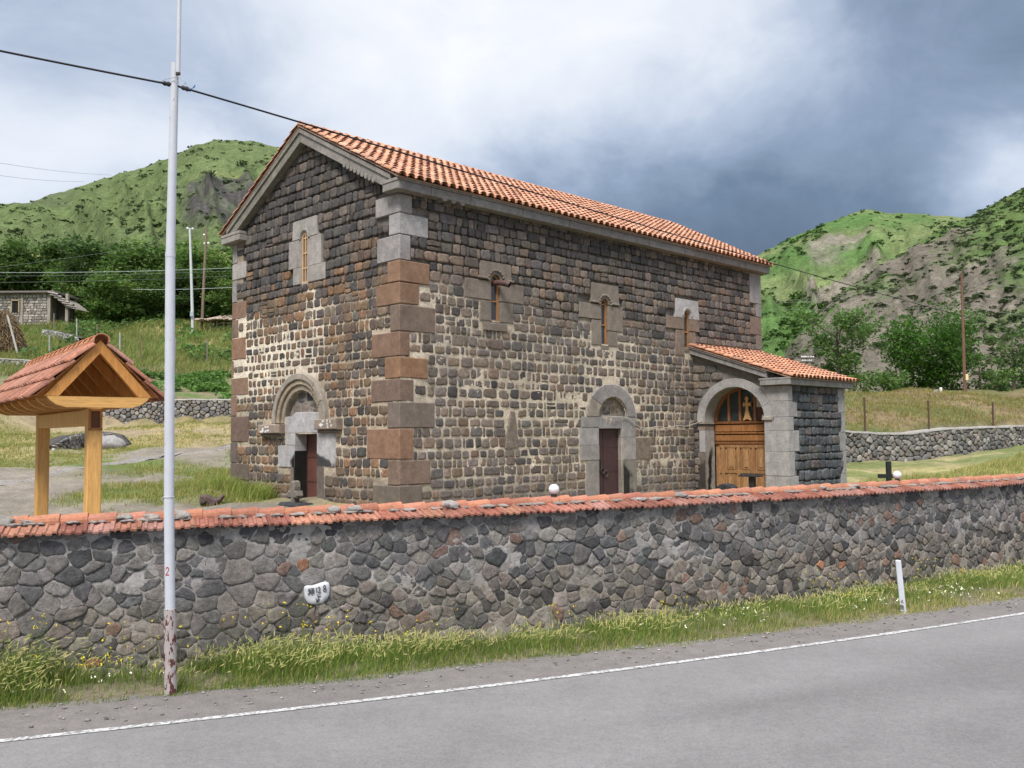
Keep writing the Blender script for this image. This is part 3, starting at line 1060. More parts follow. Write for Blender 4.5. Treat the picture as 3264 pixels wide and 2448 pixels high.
def tile_roof(mb, o, eu, up, nrm, length, slope, pitch=.215, row=.30, first=.0, pal=ROOF_T, cover=.082, drop=0.0):
    o, eu, up, nrm = [np.asarray(q, float) for q in (o, eu, up, nrm)]
    cols = int(length / pitch)
    rows = int(math.ceil(slope / row))
    a = np.linspace(0, np.pi, 7)
    for c in range(cols + 1):
        for r in range(rows):
            base = r * row - .05
            L = min(row * 1.28, slope - base)
            if L < .08: continue
            u0 = c * pitch + rnd.uniform(-.010, .010)
            col = jcol(rnd.choice(pal), .13)
            if rnd.random() < .05: col = shade(col, .72)
            sk = rnd.uniform(-.008, .008)
            lift = rnd.uniform(0, .008)
            ring = []
            for (t, ra, h) in ((base, cover * 1.10, .030 + lift), (base + L, cover * .90, .004)):
                for rad in (ra, ra - .013):
                    ring.append(o + eu * u0 + up * t + np.outer(rad * np.cos(a), eu) + np.outer(rad * .72 * np.sin(a) + h, nrm) + eu * sk * (t - base) / L)
            F = []
            for i in range(6):
                F += [(i, i + 1, 14 + i + 1, 14 + i), (7 + i, 21 + i, 21 + i + 1, 7 + i + 1), (i, 7 + i, 7 + i + 1, i + 1)]
            mb.add(np.concatenate(ring), F, col)
            if c < cols:         # pan between two covers, dished
                x0, x1 = u0 + cover * .72, (c + 1) * pitch - cover * .72
                col2 = jcol(rnd.choice(pal), .13)
                V = []
                for (t, h) in ((base - .015, .028), (base + L, .002)):
                    for k, hh in ((0, .030), (.5, 0), (1, .030)): V.append(o + eu * (x0 + (x1 - x0) * k) + up * t + nrm * (h + hh - .012))
                for (t, h) in ((base - .015, .014),):
                    for k, hh in ((0, .030), (.5, 0), (1, .030)): V.append(o + eu * (x0 + (x1 - x0) * k) + up * t + nrm * (h + hh - .012))
                mb.add(V, [(0, 1, 4, 3), (1, 2, 5, 4), (6, 7, 1, 0), (7, 8, 2, 1)], col2)
    # bed under the tiles
    b0, b1 = o - eu * .05 - nrm * .016, o + eu * (length + .02) - nrm * .016
    V = [b0, b1, b1 + up * slope, b0 + up * slope]
    V2 = [v - nrm * .03 for v in V]
    mb.add(V + V2, [(0, 1, 2, 3), (7, 6, 5, 4), (0, 4, 5, 1), (1, 5, 6, 2), (2, 6, 7, 3), (3, 7, 4, 0)], (.30, .20, .15), 1)


th = math.atan(.523)
ES, RZ0 = -.30, 7.638
sl_len = (half + .30) / math.cos(th)
mb = MB()
tile_roof(mb, (-.20, ES, RZ0), (1, 0, 0), (0, math.cos(th), math.sin(th)), (0, -math.sin(th), math.cos(th)), CL + .46, sl_len)
# mortar-bedded verge on the gable edge
for k in range(26):
    t = sl_len * (k + .5) / 26
    p = np.array([-.21, ES + math.cos(th) * t, RZ0 + math.sin(th) * t + .015])
    mb.ball(p, .05, jcol((.30, .19, .13), .25), 1, 8, 6, (.7, 1.9, 1.0), .6, k)
mb.build('roof_slope', [M['rooftile'], M['mortar']], church)
mb = MB()
tile_roof(mb, (CL + .26, CW - ES, RZ0), (-1, 0, 0), (0, -math.cos(th), math.sin(th)), (0, math.sin(th), math.cos(th)), CL + .46, sl_len)
mb.build('roof_slope', [M['rooftile'], M['mortar']], church)
mb = MB()
ridge_z = RZ0 + .523 * (half + .30)
x = -.22
while x < CL + .2:
    L = .36
    a = np.linspace(-.15, np.pi + .15, 9)
    ring = []
    for (xx, ra, h) in ((x, .105, .012), (x + L, .092, 0)):
        for rad in (ra, ra - .014):
            ring.append(np.stack([np.full(9, xx), half + rad * np.cos(a), ridge_z - .035 + h + rad * np.sin(a)], -1))
    F = []
    for i in range(8):
        F += [(i, i + 1, 18 + i + 1, 18 + i), (9 + i, 27 + i, 27 + i + 1, 9 + i + 1), (i, 9 + i, 9 + i + 1, i + 1)]
    mb.add(np.concatenate(ring), F, jcol(rnd.choice(ROOF_T), .15))
    x += L - .05
mb.build('ridge_tiles', M['rooftile'], church)


# ---- slit windows
def slit(name_map, w, d_out, arch_r=None):
    pass


def surround(mp, c, w, z0, z1, lint, Lb, Rb, col, bead, sill=None, lintcol=None, depth=.34):
    r = w / 2
    zs = z1 - r
    mb = MB()
    a0, a1, lz0, lz1 = lint
    lc = lintcol or col
    zs = max(zs, lz0)
    leg = zs - lz0 > .03
    poly = [(a0, lz0)] + ([(c - r, lz0)] if leg else []) + arc(c, zs, r, 180, 0, 10) + ([(c + r, lz0)] if leg else []) + [(a1, lz0), (a1 - .03, lz1), (a0 + .05, lz1)]
    mb.prism(poly, -depth, .038, mp, jcol(lc, .05), 0, .004)
    for (e, p, q) in Lb: mb.prism([(e, p), (c - r, p), (c - r, q - .004), (e + rnd.uniform(0, .05), q - .004)], -depth, .026 + rnd.uniform(0, .01), mp, jcol(col, .08), 0, .010)
    for (e, p, q) in Rb: mb.prism([(c + r, p), (e, p), (e - rnd.uniform(0, .05), q - .004), (c + r, q - .004)], -depth, .026 + rnd.uniform(0, .01), mp, jcol(col, .08), 0, .010)
    mb.prism([(c - r - .02, z0 - .10), (c + r + .02, z0 - .10), (c + r + .02, z0), (c - r - .02, z0)], -depth, .02, mp, jcol(col, .05), 0, .006)
    if sill: mb.prism([(sill[0], sill[2]), (sill[1], sill[2]), (sill[1] + .01, sill[3]), (sill[0] - .01, sill[3])], -.05, .05, mp, jcol(col, .05), 0, .012)
    # moulding around the head
    R1 = r + .085
    if bead:
        for p in arc(c, zs, R1, 180, 0, 10): mb.ball(mp(np.array([p[0]]), np.array([p[1]]), np.array([.05]))[0], .034, shade(col, .95), 0, 8, 6)
        for k in range(5):
            for sg in (-1, 1): mb.ball(mp(np.array([c + sg * (R1 + .065 * (k + .6))]), np.array([lz0 + .03]), np.array([.045]))[0], .032, shade(col, .95), 0, 8, 6)
    else:
        poly = [(c - R1 - .005, zs - .02)] + arc(c, zs, R1, 180, 0, 14) + [(c + R1 + .005, zs - .02), (c + r + .02, zs - .02)] + arc(c, zs, r + .02, 0, 180, 14) + [(c - r - .02, zs - .02)]
        mb.prism(poly, .0, .062, mp, lc, 0, .012)
    return mb


def window(mp, c, w, z0, z1, wood, mbs, lattice=False):
    fr = mbs.build('window', M['ashlar'], church)
    r = w / 2
    zs = z1 - r
    mb = MB()
    t = .045
    d0, d1 = (-.035, .012) if lattice else (-.085, -.035)
    for sg in (-1, 1): mb.prism([(c + sg * r, z0), (c + sg * (r - t), z0), (c + sg * (r - t), zs), (c + sg * r, zs)], d0, d1, mp, wood)
    mb.prism([(c - r + t, z0), (c + r - t, z0), (c + r - t, z0 + t), (c - r + t, z0 + t)], d0, d1, mp, wood)
    mb.prism(arc(c, zs, r, 180, 0, 12) + arc(c, zs, r - t, 0, 180, 12), d0, d1, mp, wood)
    for zz in (np.linspace(z0, zs, 3)[1:] if not lattice else np.linspace(z0, zs, 4)[1:]):
        mb.prism([(c - r + t, zz - .015), (c + r - t, zz - .015), (c + r - t, zz + .015), (c - r + t, zz + .015)], d0 + .005, d1 - .005, mp, wood)
    if lattice: mb.prism([(c - .014, z0 + t), (c + .014, z0 + t), (c + .014, z1 - t), (c - .014, z1 - t)], d0 + .004, d1 - .004, mp, wood)
    mb.build('frame', M['pine'], fr)
    mb = MB()
    mb.prism([(c - r, z0), (c + r, z0), (c + r, zs)] + arc(c, zs, r, 0, 180, 12)[1:-1] + [(c - r, zs)], d0 - .06, d0 + .015, mp, (.05, .055, .06))
    mb.build('pane', M['glass_dark'], fr)
    return fr


for i, w in enumerate(WIN):
    s_ = surround(smap, w['c'], w['w'], w['z0'], w['z1'], w['lint'], w['L'], w['Rr'], w['col'], w['bead'], (2.24, 2.93, 4.79, 4.96) if i == 0 else None, (.33, .32, .315) if i == 2 else None)
    wn = window(smap, w['c'], w['w'], w['z0'], w['z1'], (.33, .16, .06), s_)
    if i == 0:
        wn['label'] = 'slit window with a rusty stove pipe poking out'
        mb = MB()
        p0 = smap(np.array([2.58]), np.array([5.86]), np.array([-.2]))[0]
        mb.tube([p0, p0 + [.05, -.32, -.01], p0 + [.10, -.50, -.05], p0 + [.13, -.56, -.08]], [.062, .062, .064, .064], 14, (.085, .045, .038), 0, False)
        mb.tube([p0 + [.128, -.555, -.078], p0 + [.05, -.32, -.012]], [.056, .056], 14, (.01, .008, .008), 0, False)
        mb.build('stove_pipe', M['metal'], wn)
s_ = surround(gmap, 3.485, .27, 5.99, 7.16, (2.93, 4.0, 7.03, 7.46), [(2.63, 5.99, 6.36), (2.80, 6.36, 7.03)], [(3.98, 5.99, 6.38), (4.18, 6.38, 7.03)], (.285, .265, .245), False)
window(gmap, 3.485, .27, 5.99, 7.16, (.46, .31, .18), s_, True)

# ---- front doorway (gable)
LG = (.35, .338, .342)
mb = MB()
c0, z0 = 3.60, 2.83
for (r1, r0, d1, col) in ((1.13, .985, .13, (.27, .235, .20)), (.985, .87, .085, (.30, .245, .18)), (.87, .74, .03, (.265, .225, .175))):
    for k in range(7):
        a_, b_ = 180 - 180 * k / 7, 180 - 180 * (k + 1) / 7
        ov = arc(c0, z0, r1, a_, b_, 6, r1 * .99) + arc(c0, z0, r0, b_, a_, 6, r0 * .99)
        mb.prism(ov, -.18, d1 + rnd.uniform(-.004, .004), gmap, jcol(col, .09), 0, .016)
mb.build('doorway_arch', M['ashlar'], church)
mb = MB()
mb.prism([(2.83, 2.60), (4.26, 2.60), (4.24, 2.98), (4.02, 2.98), (3.86, 3.07), (3.45, 3.075), (2.84, 3.05)], -.33, .02, gmap, LG, 0, .012)
mb.build('lintel', M['ashlar'], church)
for (b0, b1, zz, tz) in ((4.30, 5.26, 2.60, 2.81), (1.97, 2.82, 2.67, 2.90)):
    mb = MB()
    mb.prism([(b0, zz), (b1, zz), (b1, tz), (b0, tz)], -.05, .17, gmap, (.25, .20, .165), 0, .02)
    mb.prism([(b0 + .02, zz - .07), (b1 - .02, zz - .07), (b1 - .02, zz - .003), (b0 + .02, zz - .003)], -.05, .10, gmap, (.17, .145, .12), 0, .02)
    lo, hi = (b0 + .42, b1 - .12) if b0 > 3 else (b0 + .12, b1 - .18)
    for k in range(16):       # flaking white paint on the front
        u = rnd.uniform(lo, hi - .06); v = rnd.uniform(zz + .015, tz - .06)
        if abs(v - (zz + tz) / 2) < .015: continue
        mb.prism(blocky(u, v, u + rnd.uniform(.04, .10), v + rnd.uniform(.03, .06), 3, 9, .25), .165, .1725 + k * 1e-4, gmap, (.60, .59, .57))
    mb.build('impost', M['ashlar'], church)
mb = MB()
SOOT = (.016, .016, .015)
for (u0, u1, v0, v1, col) in ((3.852, 4.58, 1.83, 2.325, LG), (3.852, 4.25, 2.33, 2.596, (.36, .345, .34)), (3.90, 4.05, .75, 1.825, (.17, .14, .115))):
    mb.prism([(u0, v0), (u1, v0), (u1, v1), (u0, v1)], -.36, .024, gmap, col, 0, .010)
# soot from candles: blackened reveal and edges
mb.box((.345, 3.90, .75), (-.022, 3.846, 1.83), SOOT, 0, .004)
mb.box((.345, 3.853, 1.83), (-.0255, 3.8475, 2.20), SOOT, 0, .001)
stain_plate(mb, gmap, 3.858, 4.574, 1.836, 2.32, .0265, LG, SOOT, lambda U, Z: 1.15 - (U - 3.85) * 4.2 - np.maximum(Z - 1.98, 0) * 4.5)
LJ = mb
mb = MB()
for (u0, u1, v0, v1, col) in ((2.22, 2.938, 1.87, 2.596, (.37, .36, .36)), (2.68, 2.938, .75, 1.865, (.13, .11, .095))):
    mb.prism([(u0, v0), (u1, v0), (u1, v1), (u0, v1)], -.36, .024, gmap, col, 0, .010)
stain_plate(mb, gmap, 2.228, 2.930, 1.88, 2.59, .0265, (.37, .36, .36), (.05, .048, .05), lambda U, Z: 1.2 - np.maximum(Z - 1.92 - .10 * sstep(2.5, 2.9, U), 0) * 7 - sstep(2.6, 2.3, U) * .7)
mb.build('door_jamb', M['ashlar'], church)
mb = LJ
mb.build('door_jamb', M['ashlar'], church)
mb = MB()
mb.prism([(2.90, .75), (3.90, .75), (3.90, 2.62), (2.90, 2.62)], -.36, -.30, gmap, (.115, .048, .036))
for zz in (.95, 1.5, 2.05, 2.5): mb.prism([(2.92, zz), (3.86, zz), (3.86, zz + .045), (2.92, zz + .045)], -.31, -.288, gmap, (.10, .044, .034))
mb.prism([(3.83, .75), (3.87, .75), (3.87, 2.6), (3.83, 2.6)], -.31, -.285, gmap, (.05, .022, .02))
for zz in np.linspace(.9, 2.5, 9):
    for u in (2.98, 3.38, 3.72): mb.ball(gmap(np.array([u]), np.array([zz]), np.array([-.298]))[0], .012, (.09, .04, .035), 0, 6, 5)
dr = mb.build('door', M['metal'], church)
dr['label'] = 'rust red metal door in the gable'
mb = MB()
P = [gmap(np.array([3.30 + .055 * math.cos(t)]), np.array([1.48 + .055 * math.sin(t)]), np.array([-.275]))[0] for t in np.linspace(0, 2 * np.pi, 15)]
mb.tube(P, .010, 6, (.10, .085, .07))
mb.build('handle', M['metal'], dr)
mb = MB()
mb.box((-.30, 2.75, .60), (.4, 4.0, .80), (.16, .14, .12), 0, .02)
mb.build('doorstep', M['ashlar'], church)

# ---- side doorway
SG = (.24, .222, .216)
mb = MB()
c0, z0 = 6.535, 2.96
for k in range(5):
    a_, b_ = 180 - 36 * k, 144 - 36 * k
    mb.prism(arc(c0, z0, .95, a_, b_, 8, .81) + arc(c0 + .055, z0, .555, b_, a_, 8, .49), -.16, .05, smap, jcol(SG if k not in (0,) else (.27, .235, .20), .05), 0, .014)
mb.build('doorway_arch', M['ashlar'], church)
mb = MB()
mb.prism([(6.035, 2.672), (7.15, 2.672), (7.15, 2.955), (6.035, 2.955)], -.16, .012, smap, (.25, .235, .235), 0, .008)
mb.build('lintel', M['ashlar'], church)
mb = MB()
for (u0, u1, v0, v1, col) in ((5.40, 6.032, 2.70, 2.955, SG), (5.35, 6.032, 2.265, 2.695, (.275, .258, .25)), (5.36, 6.032, 1.91, 2.26, (.26, .24, .23)), (5.57, 6.032, .75, 1.905, (.225, .205, .19))):
    mb.prism([(u0, v0), (u1, v0), (u1, v1), (u0, v1)], -.22, .04 + rnd.uniform(-.006, .006), smap, jcol(col, .04), 0, .010)
mb.build('door_jamb', M['ashlar'], church)
mb = MB()
for (u0, u1, v0, v1, col) in ((6.94, 7.47, 2.455, 2.955, (.26, .245, .235)), (6.94, 7.48, 1.885, 2.45, (.275, .25, .235)), (6.94, 7.50, .75, 1.88, (.195, .175, .15))):
    mb.prism([(u0, v0), (u1, v0), (u1, v1), (u0, v1)], -.22, .04, smap, jcol(col, .04), 0, .010)
stain_plate(mb, smap, 6.952, 7.49, .8, 1.87, .0425, (.195, .175, .15), (.028, .027, .025), lambda U, Z: 1.35 - (U - 6.94) * 2.6 - np.maximum(Z - 1.55, 0) * 3)
mb.build('door_jamb', M['ashlar'], church)
mb = MB()
mb.prism([(6.0, .75), (6.97, .75), (6.97, 2.68), (6.0, 2.68)], -.18, -.115, smap, (.060, .030, .030))
mb.prism([(6.345, .75), (6.362, .75), (6.362, 2.66), (6.345, 2.66)], -.12, -.108, smap, (.03, .016, .016))
for zz in (.98, 1.6, 2.2): mb.prism([(6.03, zz), (6.93, zz), (6.93, zz + .03), (6.03, zz + .03)], -.12, -.110, smap, (.055, .028, .028))
for u in np.linspace(6.1, 6.88, 7): mb.ball(smap(np.array([u]), np.array([1.08]), np.array([-.114]))[0], .013, (.05, .025, .025), 0, 6, 5)
dr = mb.build('door', M['metal'], church)
dr['label'] = 'dark maroon metal door in the side wall'
mb = MB()
for (cc, zz, rr_) in ((6.30, 1.64, .07), (6.42, 1.56, .075)):
    P = [smap(np.array([cc + rr_ * math.cos(t)]), np.array([zz + rr_ * math.sin(t)]), np.array([-.085]))[0] for t in np.linspace(0, 2 * np.pi, 15)]
    mb.tube(P, .012, 6, (.06, .05, .045))
mb.prism([(6.24, 1.70), (6.30, 1.70), (6.29, 1.92), (6.25, 1.92)], -.115, -.095, smap, (.05, .045, .04))
mb.build('handle', M['metal'], dr)
mb = MB()
mb.box((5.9, -.25, .60), (7.05, .25, .80), (.17, .15, .13), 0, .02)
mb.build('doorstep', M['ashlar'], church)

# ================================================================= PORCH (part of the church)
PG = (.305, .288, .285)
PRS = .335


def prz(b): return 3.925 + PRS * (b + 3.05)         # roof underside height


# front: courses above and left of the arch
def pfb(z):
    o = [(-3, -2.15)]
    dz = (z - 2.88) / 1.14
    if z > 2.88 and dz < 1: o.append((-1.275 - 1.18 * math.sqrt(1 - dz * dz), -1.275 + 1.18 * math.sqrt(1 - dz * dz)))
    if z <= 2.92: o.append((-3, -.16 if z > 2.03 else -.2))
    return o


mb = MB()
courses(mb, pfmap, lambda z: max(-2.8, (z - 3.65) / PRS - 3.0), lambda z: -.0, .8, 4.62, pfb, lambda u, z: (.022, DARK + WARM, 1.1), hr=(.2, .28), wr=(.3, .62))
keep = lambda u, z: (z < prz(u) - .1) & ~((((u + 1.275) / .95) ** 2 + (np.maximum(z - 2.88, 0) / .92) ** 2 < 1)) & ~((np.abs(u + 1.275) < .92) & (z < 2.9))
mortar(mb, pfmap, -2.8, 0, .7, 4.8, lambda U, Z: -.02 + 0 * U, lambda U, Z: np.array([.16, .145, .13]) * np.ones(U.shape + (1,)), keep, .05, 1, 8)
mb.build('porch_wall', [M['basalt'], M['mortar']], church)
mb = MB()
PB = [(2.59, 3.35), (2.06, 2.585), (1.44, 2.055), (.75, 1.43)]
for k in range(8):
    a_, b_ = 180 - 22.5 * k, 157.5 - 22.5 * k
    mb.prism(arc(-1.275, 2.88, 1.15, a_, b_, 6, 1.11) + arc(-1.275, 2.88, .905, b_, a_, 6, .88), -.44, .035 + rnd.uniform(-.003, .003), pfmap, jcol(PG, .05), 0, .008)
mb.build('porch_arch', M['ashlar'], church)
mb = MB()
for (u0, u1, v0, v1) in ((-2.175, -2.44, 2.60, 2.865), (-2.445, -2.80, 2.60, 2.94), (-2.175, -2.52, 2.065, 2.595), (-2.525, -2.80, 2.065, 2.595), (-2.175, -2.80, 1.445, 2.06), (-2.175, -2.45, .75, 1.435), (-2.455, -2.80, .75, 1.435),
                         (-2.44, -2.80, 2.945, 3.345), (-2.30, -2.80, 3.35, 3.74)):
    poly = [(u1, v0), (u0, v0), (u0, v1), (u1, v1)]
    if v0 in (2.945, 3.35):
        poly = [(u1, v0), (-1.275 - 1.155 * math.sqrt(max(0, 1 - ((v0 - 2.88) / 1.115) ** 2)), v0)] + [(-1.275 - 1.155 * math.sqrt(max(0, 1 - ((t - 2.88) / 1.115) ** 2)), t) for t in np.linspace(v0, v1, 6)[1:]] + [(u1, v1)]
    mb.prism(poly, -.44 if abs(u0 + 2.175) < .01 else -.2, .03 + rnd.uniform(-.003, .003), pfmap, jcol(PG, .05), 0, .006)
mb.build('porch_jamb', M['ashlar'], church)
mb = MB()
mb.prism([(-.37, 2.03), (-.19, 2.03), (-.19, 2.62), (-.37, 2.62)], -.44, .03, pfmap, PG, 0, .006)
mb.prism([(-.37, 2.625), (-.14, 2.625), (-.14, 2.76), (-.37, 2.76)], -.44, .02, pfmap, (.22, .18, .15), 0, .006)
mb.prism([(-.37, .75), (-.12, .75), (-.12, 2.025), (-.37, 2.025)], -.44, .02, pfmap, (.17, .14, .115), 0, .006)
stain_plate(mb, pfmap, -.365, -.125, .8, 2.02, .0225, (.17, .14, .115), (.05, .042, .036), lambda U, Z: 1.2 - np.maximum(Z - 1.35, 0) * 1.6)
stain_plate(mb, lambda u, v, d: pfmap(np.full(len(u), -.3725), v, -np.asarray(u)), .02, .43, .8, 2.5, .0, (.30, .28, .26), (.02, .019, .018), lambda U, Z: .9 - np.abs(U - .22 - .1 * (Z - 1.9)) * 6 - np.maximum(Z - 2.15, 0) * 5)
mb.build('porch_jamb', M['ashlar'], church)
for (u0, u1) in ((-.62 + .22, -.15), (-2.42, -2.13)):
    mb = MB()
    zz = 2.79 if u0 > -1 else 2.865
    mb.prism([(u0, zz), (u1, zz), (u1, zz + .045), (u0, zz + .045)], -.42, .075, pfmap, (.30, .265, .225), 0, .01)
    mb.prism([(u0 + .02, zz + .048), (u1 - .02, zz + .048), (u1 - .02, zz + .09), (u0 + .02, zz + .09)], -.42, .055, pfmap, (.34, .30, .26), 0, .01)
    mb.build('impost', M['ashlar'], church)
# side
PQZ = [3.74, 3.345, 2.94, 2.595, 2.06, 1.44, .75]
PQL = [.22, .44, .25, .52, .27, .44]
PRZ = [3.74, 3.08, 2.54, 2.03, 1.41, .75]
PRL = [.40, .20, .36, .18, .34]


def psb(z):
    o = []
    for i in range(len(PQZ) - 1):
        if PQZ[i + 1] <= z < PQZ[i]: o.append((PA - 1, PA + PQL[i]))
    for i in range(len(PRZ) - 1):
        if PRZ[i + 1] <= z < PRZ[i]: o.append((PA + PW - PRL[i], PA + PW + 1))
    return o


mb = MB()
DK2 = [(0.085, 0.090, 0.098), (0.100, 0.105, 0.110), (0.076, 0.081, 0.088), (0.122, 0.117, 0.115), (0.140, 0.122, 0.116), (0.091, 0.098, 0.104)]
courses(mb, psmap, lambda z: PA, lambda z: PA + PW, .8, 3.74, psb, lambda u, z: (.014, DK2, 1.25), hr=(.19, .29), wr=(.15, .38), bulge=(.03, .055))
mortar(mb, psmap, PA, PA + PW, .7, 3.74, lambda U, Z: -.03 + 0 * U, lambda U, Z: np.array([.11, .105, .10]) * np.ones(U.shape + (1,)), lambda u, z: np.ones_like(u, bool), .05, 1, 9)
mb.build('porch_wall', [M['basalt'], M['mortar']], church)
mb = MB()
for i in range(len(PQZ) - 1):
    mb.box((PA + .03, -PD - .032, PQZ[i + 1] + .004), (PA + PQL[i], -PD + .2, PQZ[i] - .004), jcol(PG, .05), 0, .008)
    mb.box((PA - .031, -PD - .031, PQZ[i + 1] + .004), (PA + .029, -PD + .03, PQZ[i] - .004), jcol(PG, .04), 0, .006)
mb.build('corner_quoins', M['ashlar'], church)
mb = MB()
for i in range(len(PRZ) - 1):
    mb.box((PA + PW - PRL[i], -PD - .03, PRZ[i + 1] + .004), (PA + PW + .02, -PD + .3, PRZ[i] - .004), jcol((.30, .29, .284), .06), 0, .008)
mb.build('corner_quoins', M['ashlar'], church)
mb = MB()
mb.box((PA + PW - .35, -PD + .02, .7), (PA + PW, -.0, 3.74), (.16, .145, .13), 0, .01)
V = []
mb.prism([(-PD, 3.70), (0, 3.70), (0, prz(0) - .12), (-PD, prz(-PD) - .12)], -PW, -PW + .3, lambda u, v, d: pfmap(u, v, np.asarray(d)), (.15, .14, .13))
mb.build('porch_wall', M['basalt'], church)
# cornices of the porch
mb = MB()
PC = (.225, .213, .207)
sg_ = [PA - .20, PA + .62, PA + 1.75, PA + 2.8, PA + PW + .22]
for p, q in zip(sg_[:-1], sg_[1:]):
    mb.box((p + .003, -PD - .20, 3.75), (q - .003, -PD + .1, 3.885), jcol(PC, .06), 0, .01)
    mb.box((p + .003, -PD - .215, 3.888), (q - .003, -PD + .1, 3.93), jcol(PC, .06), 0, .006)
mb.box((PA - .205, -PD - .203, 3.752), (PA + .03, -2.17, 3.885), jcol(PC, .04), 0, .01)
mb.box((PA - .212, -PD - .218, 3.888), (PA + .03, -2.14, 3.935), jcol(PC, .04), 0, .006)
bs = [-2.35, -1.75, -1.15, -.55, .0]
for p, q in zip(bs[:-1], bs[1:]):
    for (h0, h1, dd) in ((-.215, -.075, .155), (-.073, -.012, .19)):
        bb = np.array([p + .003, q - .003])
        V = np.concatenate([pfmap(bb, np.array([prz(p), prz(q)]) + h, np.full(2, d)) for h, d in ((h0, -.1), (h0, dd), (h1, dd), (h1, -.1))])
        mb.add(V, [(0, 1, 3, 2), (2, 3, 5, 4), (4, 5, 7, 6), (6, 7, 1, 0), (0, 2, 4, 6), (1, 7, 5, 3)], jcol(PC, .06))
mb.build('porch_cornice', M['ashlar'], church)
pth = math.atan(PRS)
mb = MB()
tile_roof(mb, (PA - .16, -3.06, 3.945), (1, 0, 0), (0, math.cos(pth), math.sin(pth)), (0, -math.sin(pth), math.cos(pth)), PW + .46, 3.04 / math.cos(pth), .205, .30,
          pal=[(.47, .22, .13), (.50, .245, .15), (.42, .21, .135), (.45, .205, .125), (.52, .27, .17), (.36, .19, .13)])
for k in range(22):
    t = 3.04 * (k + .5) / 22
    mb.ball((PA - .17, -3.06 + t, 3.955 + PRS * t), .045, jcol((.46, .20, .12), .2), 0, 8, 6, (.9, 1.8, .8), .5, k)
mb.build('porch_roof', [M['oldtile'], M['mortar']], church)
mb = MB()
mb.box((PA + .44, -PD + .3, .7), (PA + PW - .3, -.05, .80), (.05, .05, .05), 0, .0)
mb.build('porch_floor', M['plain'], church)

# porch door: weathered boards, plank transom, arched fanlight with a carved cross
OW, OW2 = (.29, .155, .068), (.17, .068, .026)
D0 = -.50
mb = MB()
mb.prism([(-2.20, .75), (-.36, .75), (-.36, 2.24), (-2.20, 2.24)], D0 - .06, D0 - .02, pfmap, (.30, .155, .07))
fx = [(-.66, -1.02), (-1.12, -1.48), (-1.58, -1.94)]
for (a_, b_) in fx:
    for (z_a, z_b) in ((.85, 1.44), (1.56, 2.16)):
        mb.prism([(b_ + .05, z_a), (a_ - .05, z_a), (a_ - .05, z_b), (b_ + .05, z_b)], D0 - .03, D0 + .005, pfmap, jcol(OW, .14), 0, .012)
        mb.prism([(b_ + .11, z_a + .07), (a_ - .11, z_a + .07), (a_ - .11, z_b - .07), (b_ + .11, z_b - .07)], D0 - .03, D0 + .018, pfmap, jcol((.34, .19, .085), .14), 0, .010)
for u in (-.60, -1.07, -1.53, -1.99):
    mb.prism([(u - .05, .75), (u + .045, .75), (u + .045, 2.21), (u - .05, 2.21)], D0 - .03, D0 + .022, pfmap, jcol(OW, .12), 0, .006)
for zz in (1.50, 2.19, .8):
    mb.prism([(-2.1, zz - .045), (-.5, zz - .045), (-.5, zz + .045), (-2.1, zz + .045)], D0 - .03, D0 + .014, pfmap, jcol(OW, .12), 0, .006)
pdoor = mb.build('door', M['oldwood'], church)
pdoor['label'] = 'weathered panelled wooden porch door'
mb = MB()
for i, (z_a, z_b) in enumerate(((2.24, 2.31), (2.33, 2.50), (2.52, 2.56), (2.58, 2.77), (2.79, 2.86))):
    mb.prism([(-2.22, z_a), (-.36, z_a), (-.36, z_b), (-2.22, z_b)], D0 - .06, D0 + (.03 if i in (0, 4, 2) else .0), pfmap, jcol(OW2 if i in (0, 4) else (.25, .11, .04), .12), 0, .008)
mb.build('transom_boards', M['oldwood'], pdoor)
mb = MB()
fr_c, fz = -1.275, 2.87
mb.prism(arc(fr_c, fz, .93, 180, 0, 22) + arc(fr_c, fz, .84, 0, 180, 22), D0 - .05, D0 + .03, pfmap, (.26, .10, .04), 0, .006)
for u in (-.80, -1.15, -1.60, -1.98):
    hgt = math.sqrt(max(0, .86 ** 2 - (u - fr_c) ** 2))
    mb.prism([(u - .032, fz), (u + .032, fz), (u + .032, fz + hgt), (u - .032, fz + hgt)], D0 - .05, D0 + .02, pfmap, (.28, .115, .045), 0, .006)
mb.build('fanlight_frame', M['pine'], pdoor)
mb = MB()
mb.prism([(fr_c - .9, fz)] + arc(fr_c, fz, .9, 0, 180, 22)[::-1][::-1] + [(fr_c - .9, fz)][:0], D0 - .08, D0 - .05, pfmap, (.035, .05, .05))
mb.build('pane', M['glass_dark'], pdoor)
mb = MB()
cc = -1.375
H_ = [(.0, .0), (.045, .06), (.03, .0), (.16, .0), (.10, .14), (.055, .33), (.05, .42), (.085, .40), (.16, .385), (.175, .45), (.16, .515), (.085, .50), (.05, .485), (.055, .56), (.085, .60), (.055, .645), (.0, .66)]
H_ = [(.0, .035), (.06, .02), (.10, .0), (.175, .0), (.11, .12), (.06, .28), (.048, .40), (.09, .385), (.155, .36), (.172, .425), (.155, .49), (.09, .465), (.048, .455), (.052, .54), (.088, .585), (.055, .61), (.0, .66)]
H_ = [(x_ * .72, z_) for x_, z_ in H_]
poly = [(cc - x_, fz + .01 + z_) for x_, z_ in H_] + [(cc + x_, fz + .01 + z_) for x_, z_ in H_[::-1][1:-1]]
mb.prism(poly, D0 - .02, D0 + .035, pfmap, (.55, .31, .12), 0, .008)
mb.build('carved_cross', M['pine'], pdoor)
mb = MB()
mb.prism([(-1.96, fz + .36), (-1.63, fz + .36), (-1.63, fz + .72), (-1.80, fz + .66), (-1.96, fz + .52)], D0 - .045, D0 - .03, pfmap, (.50, .46, .40))
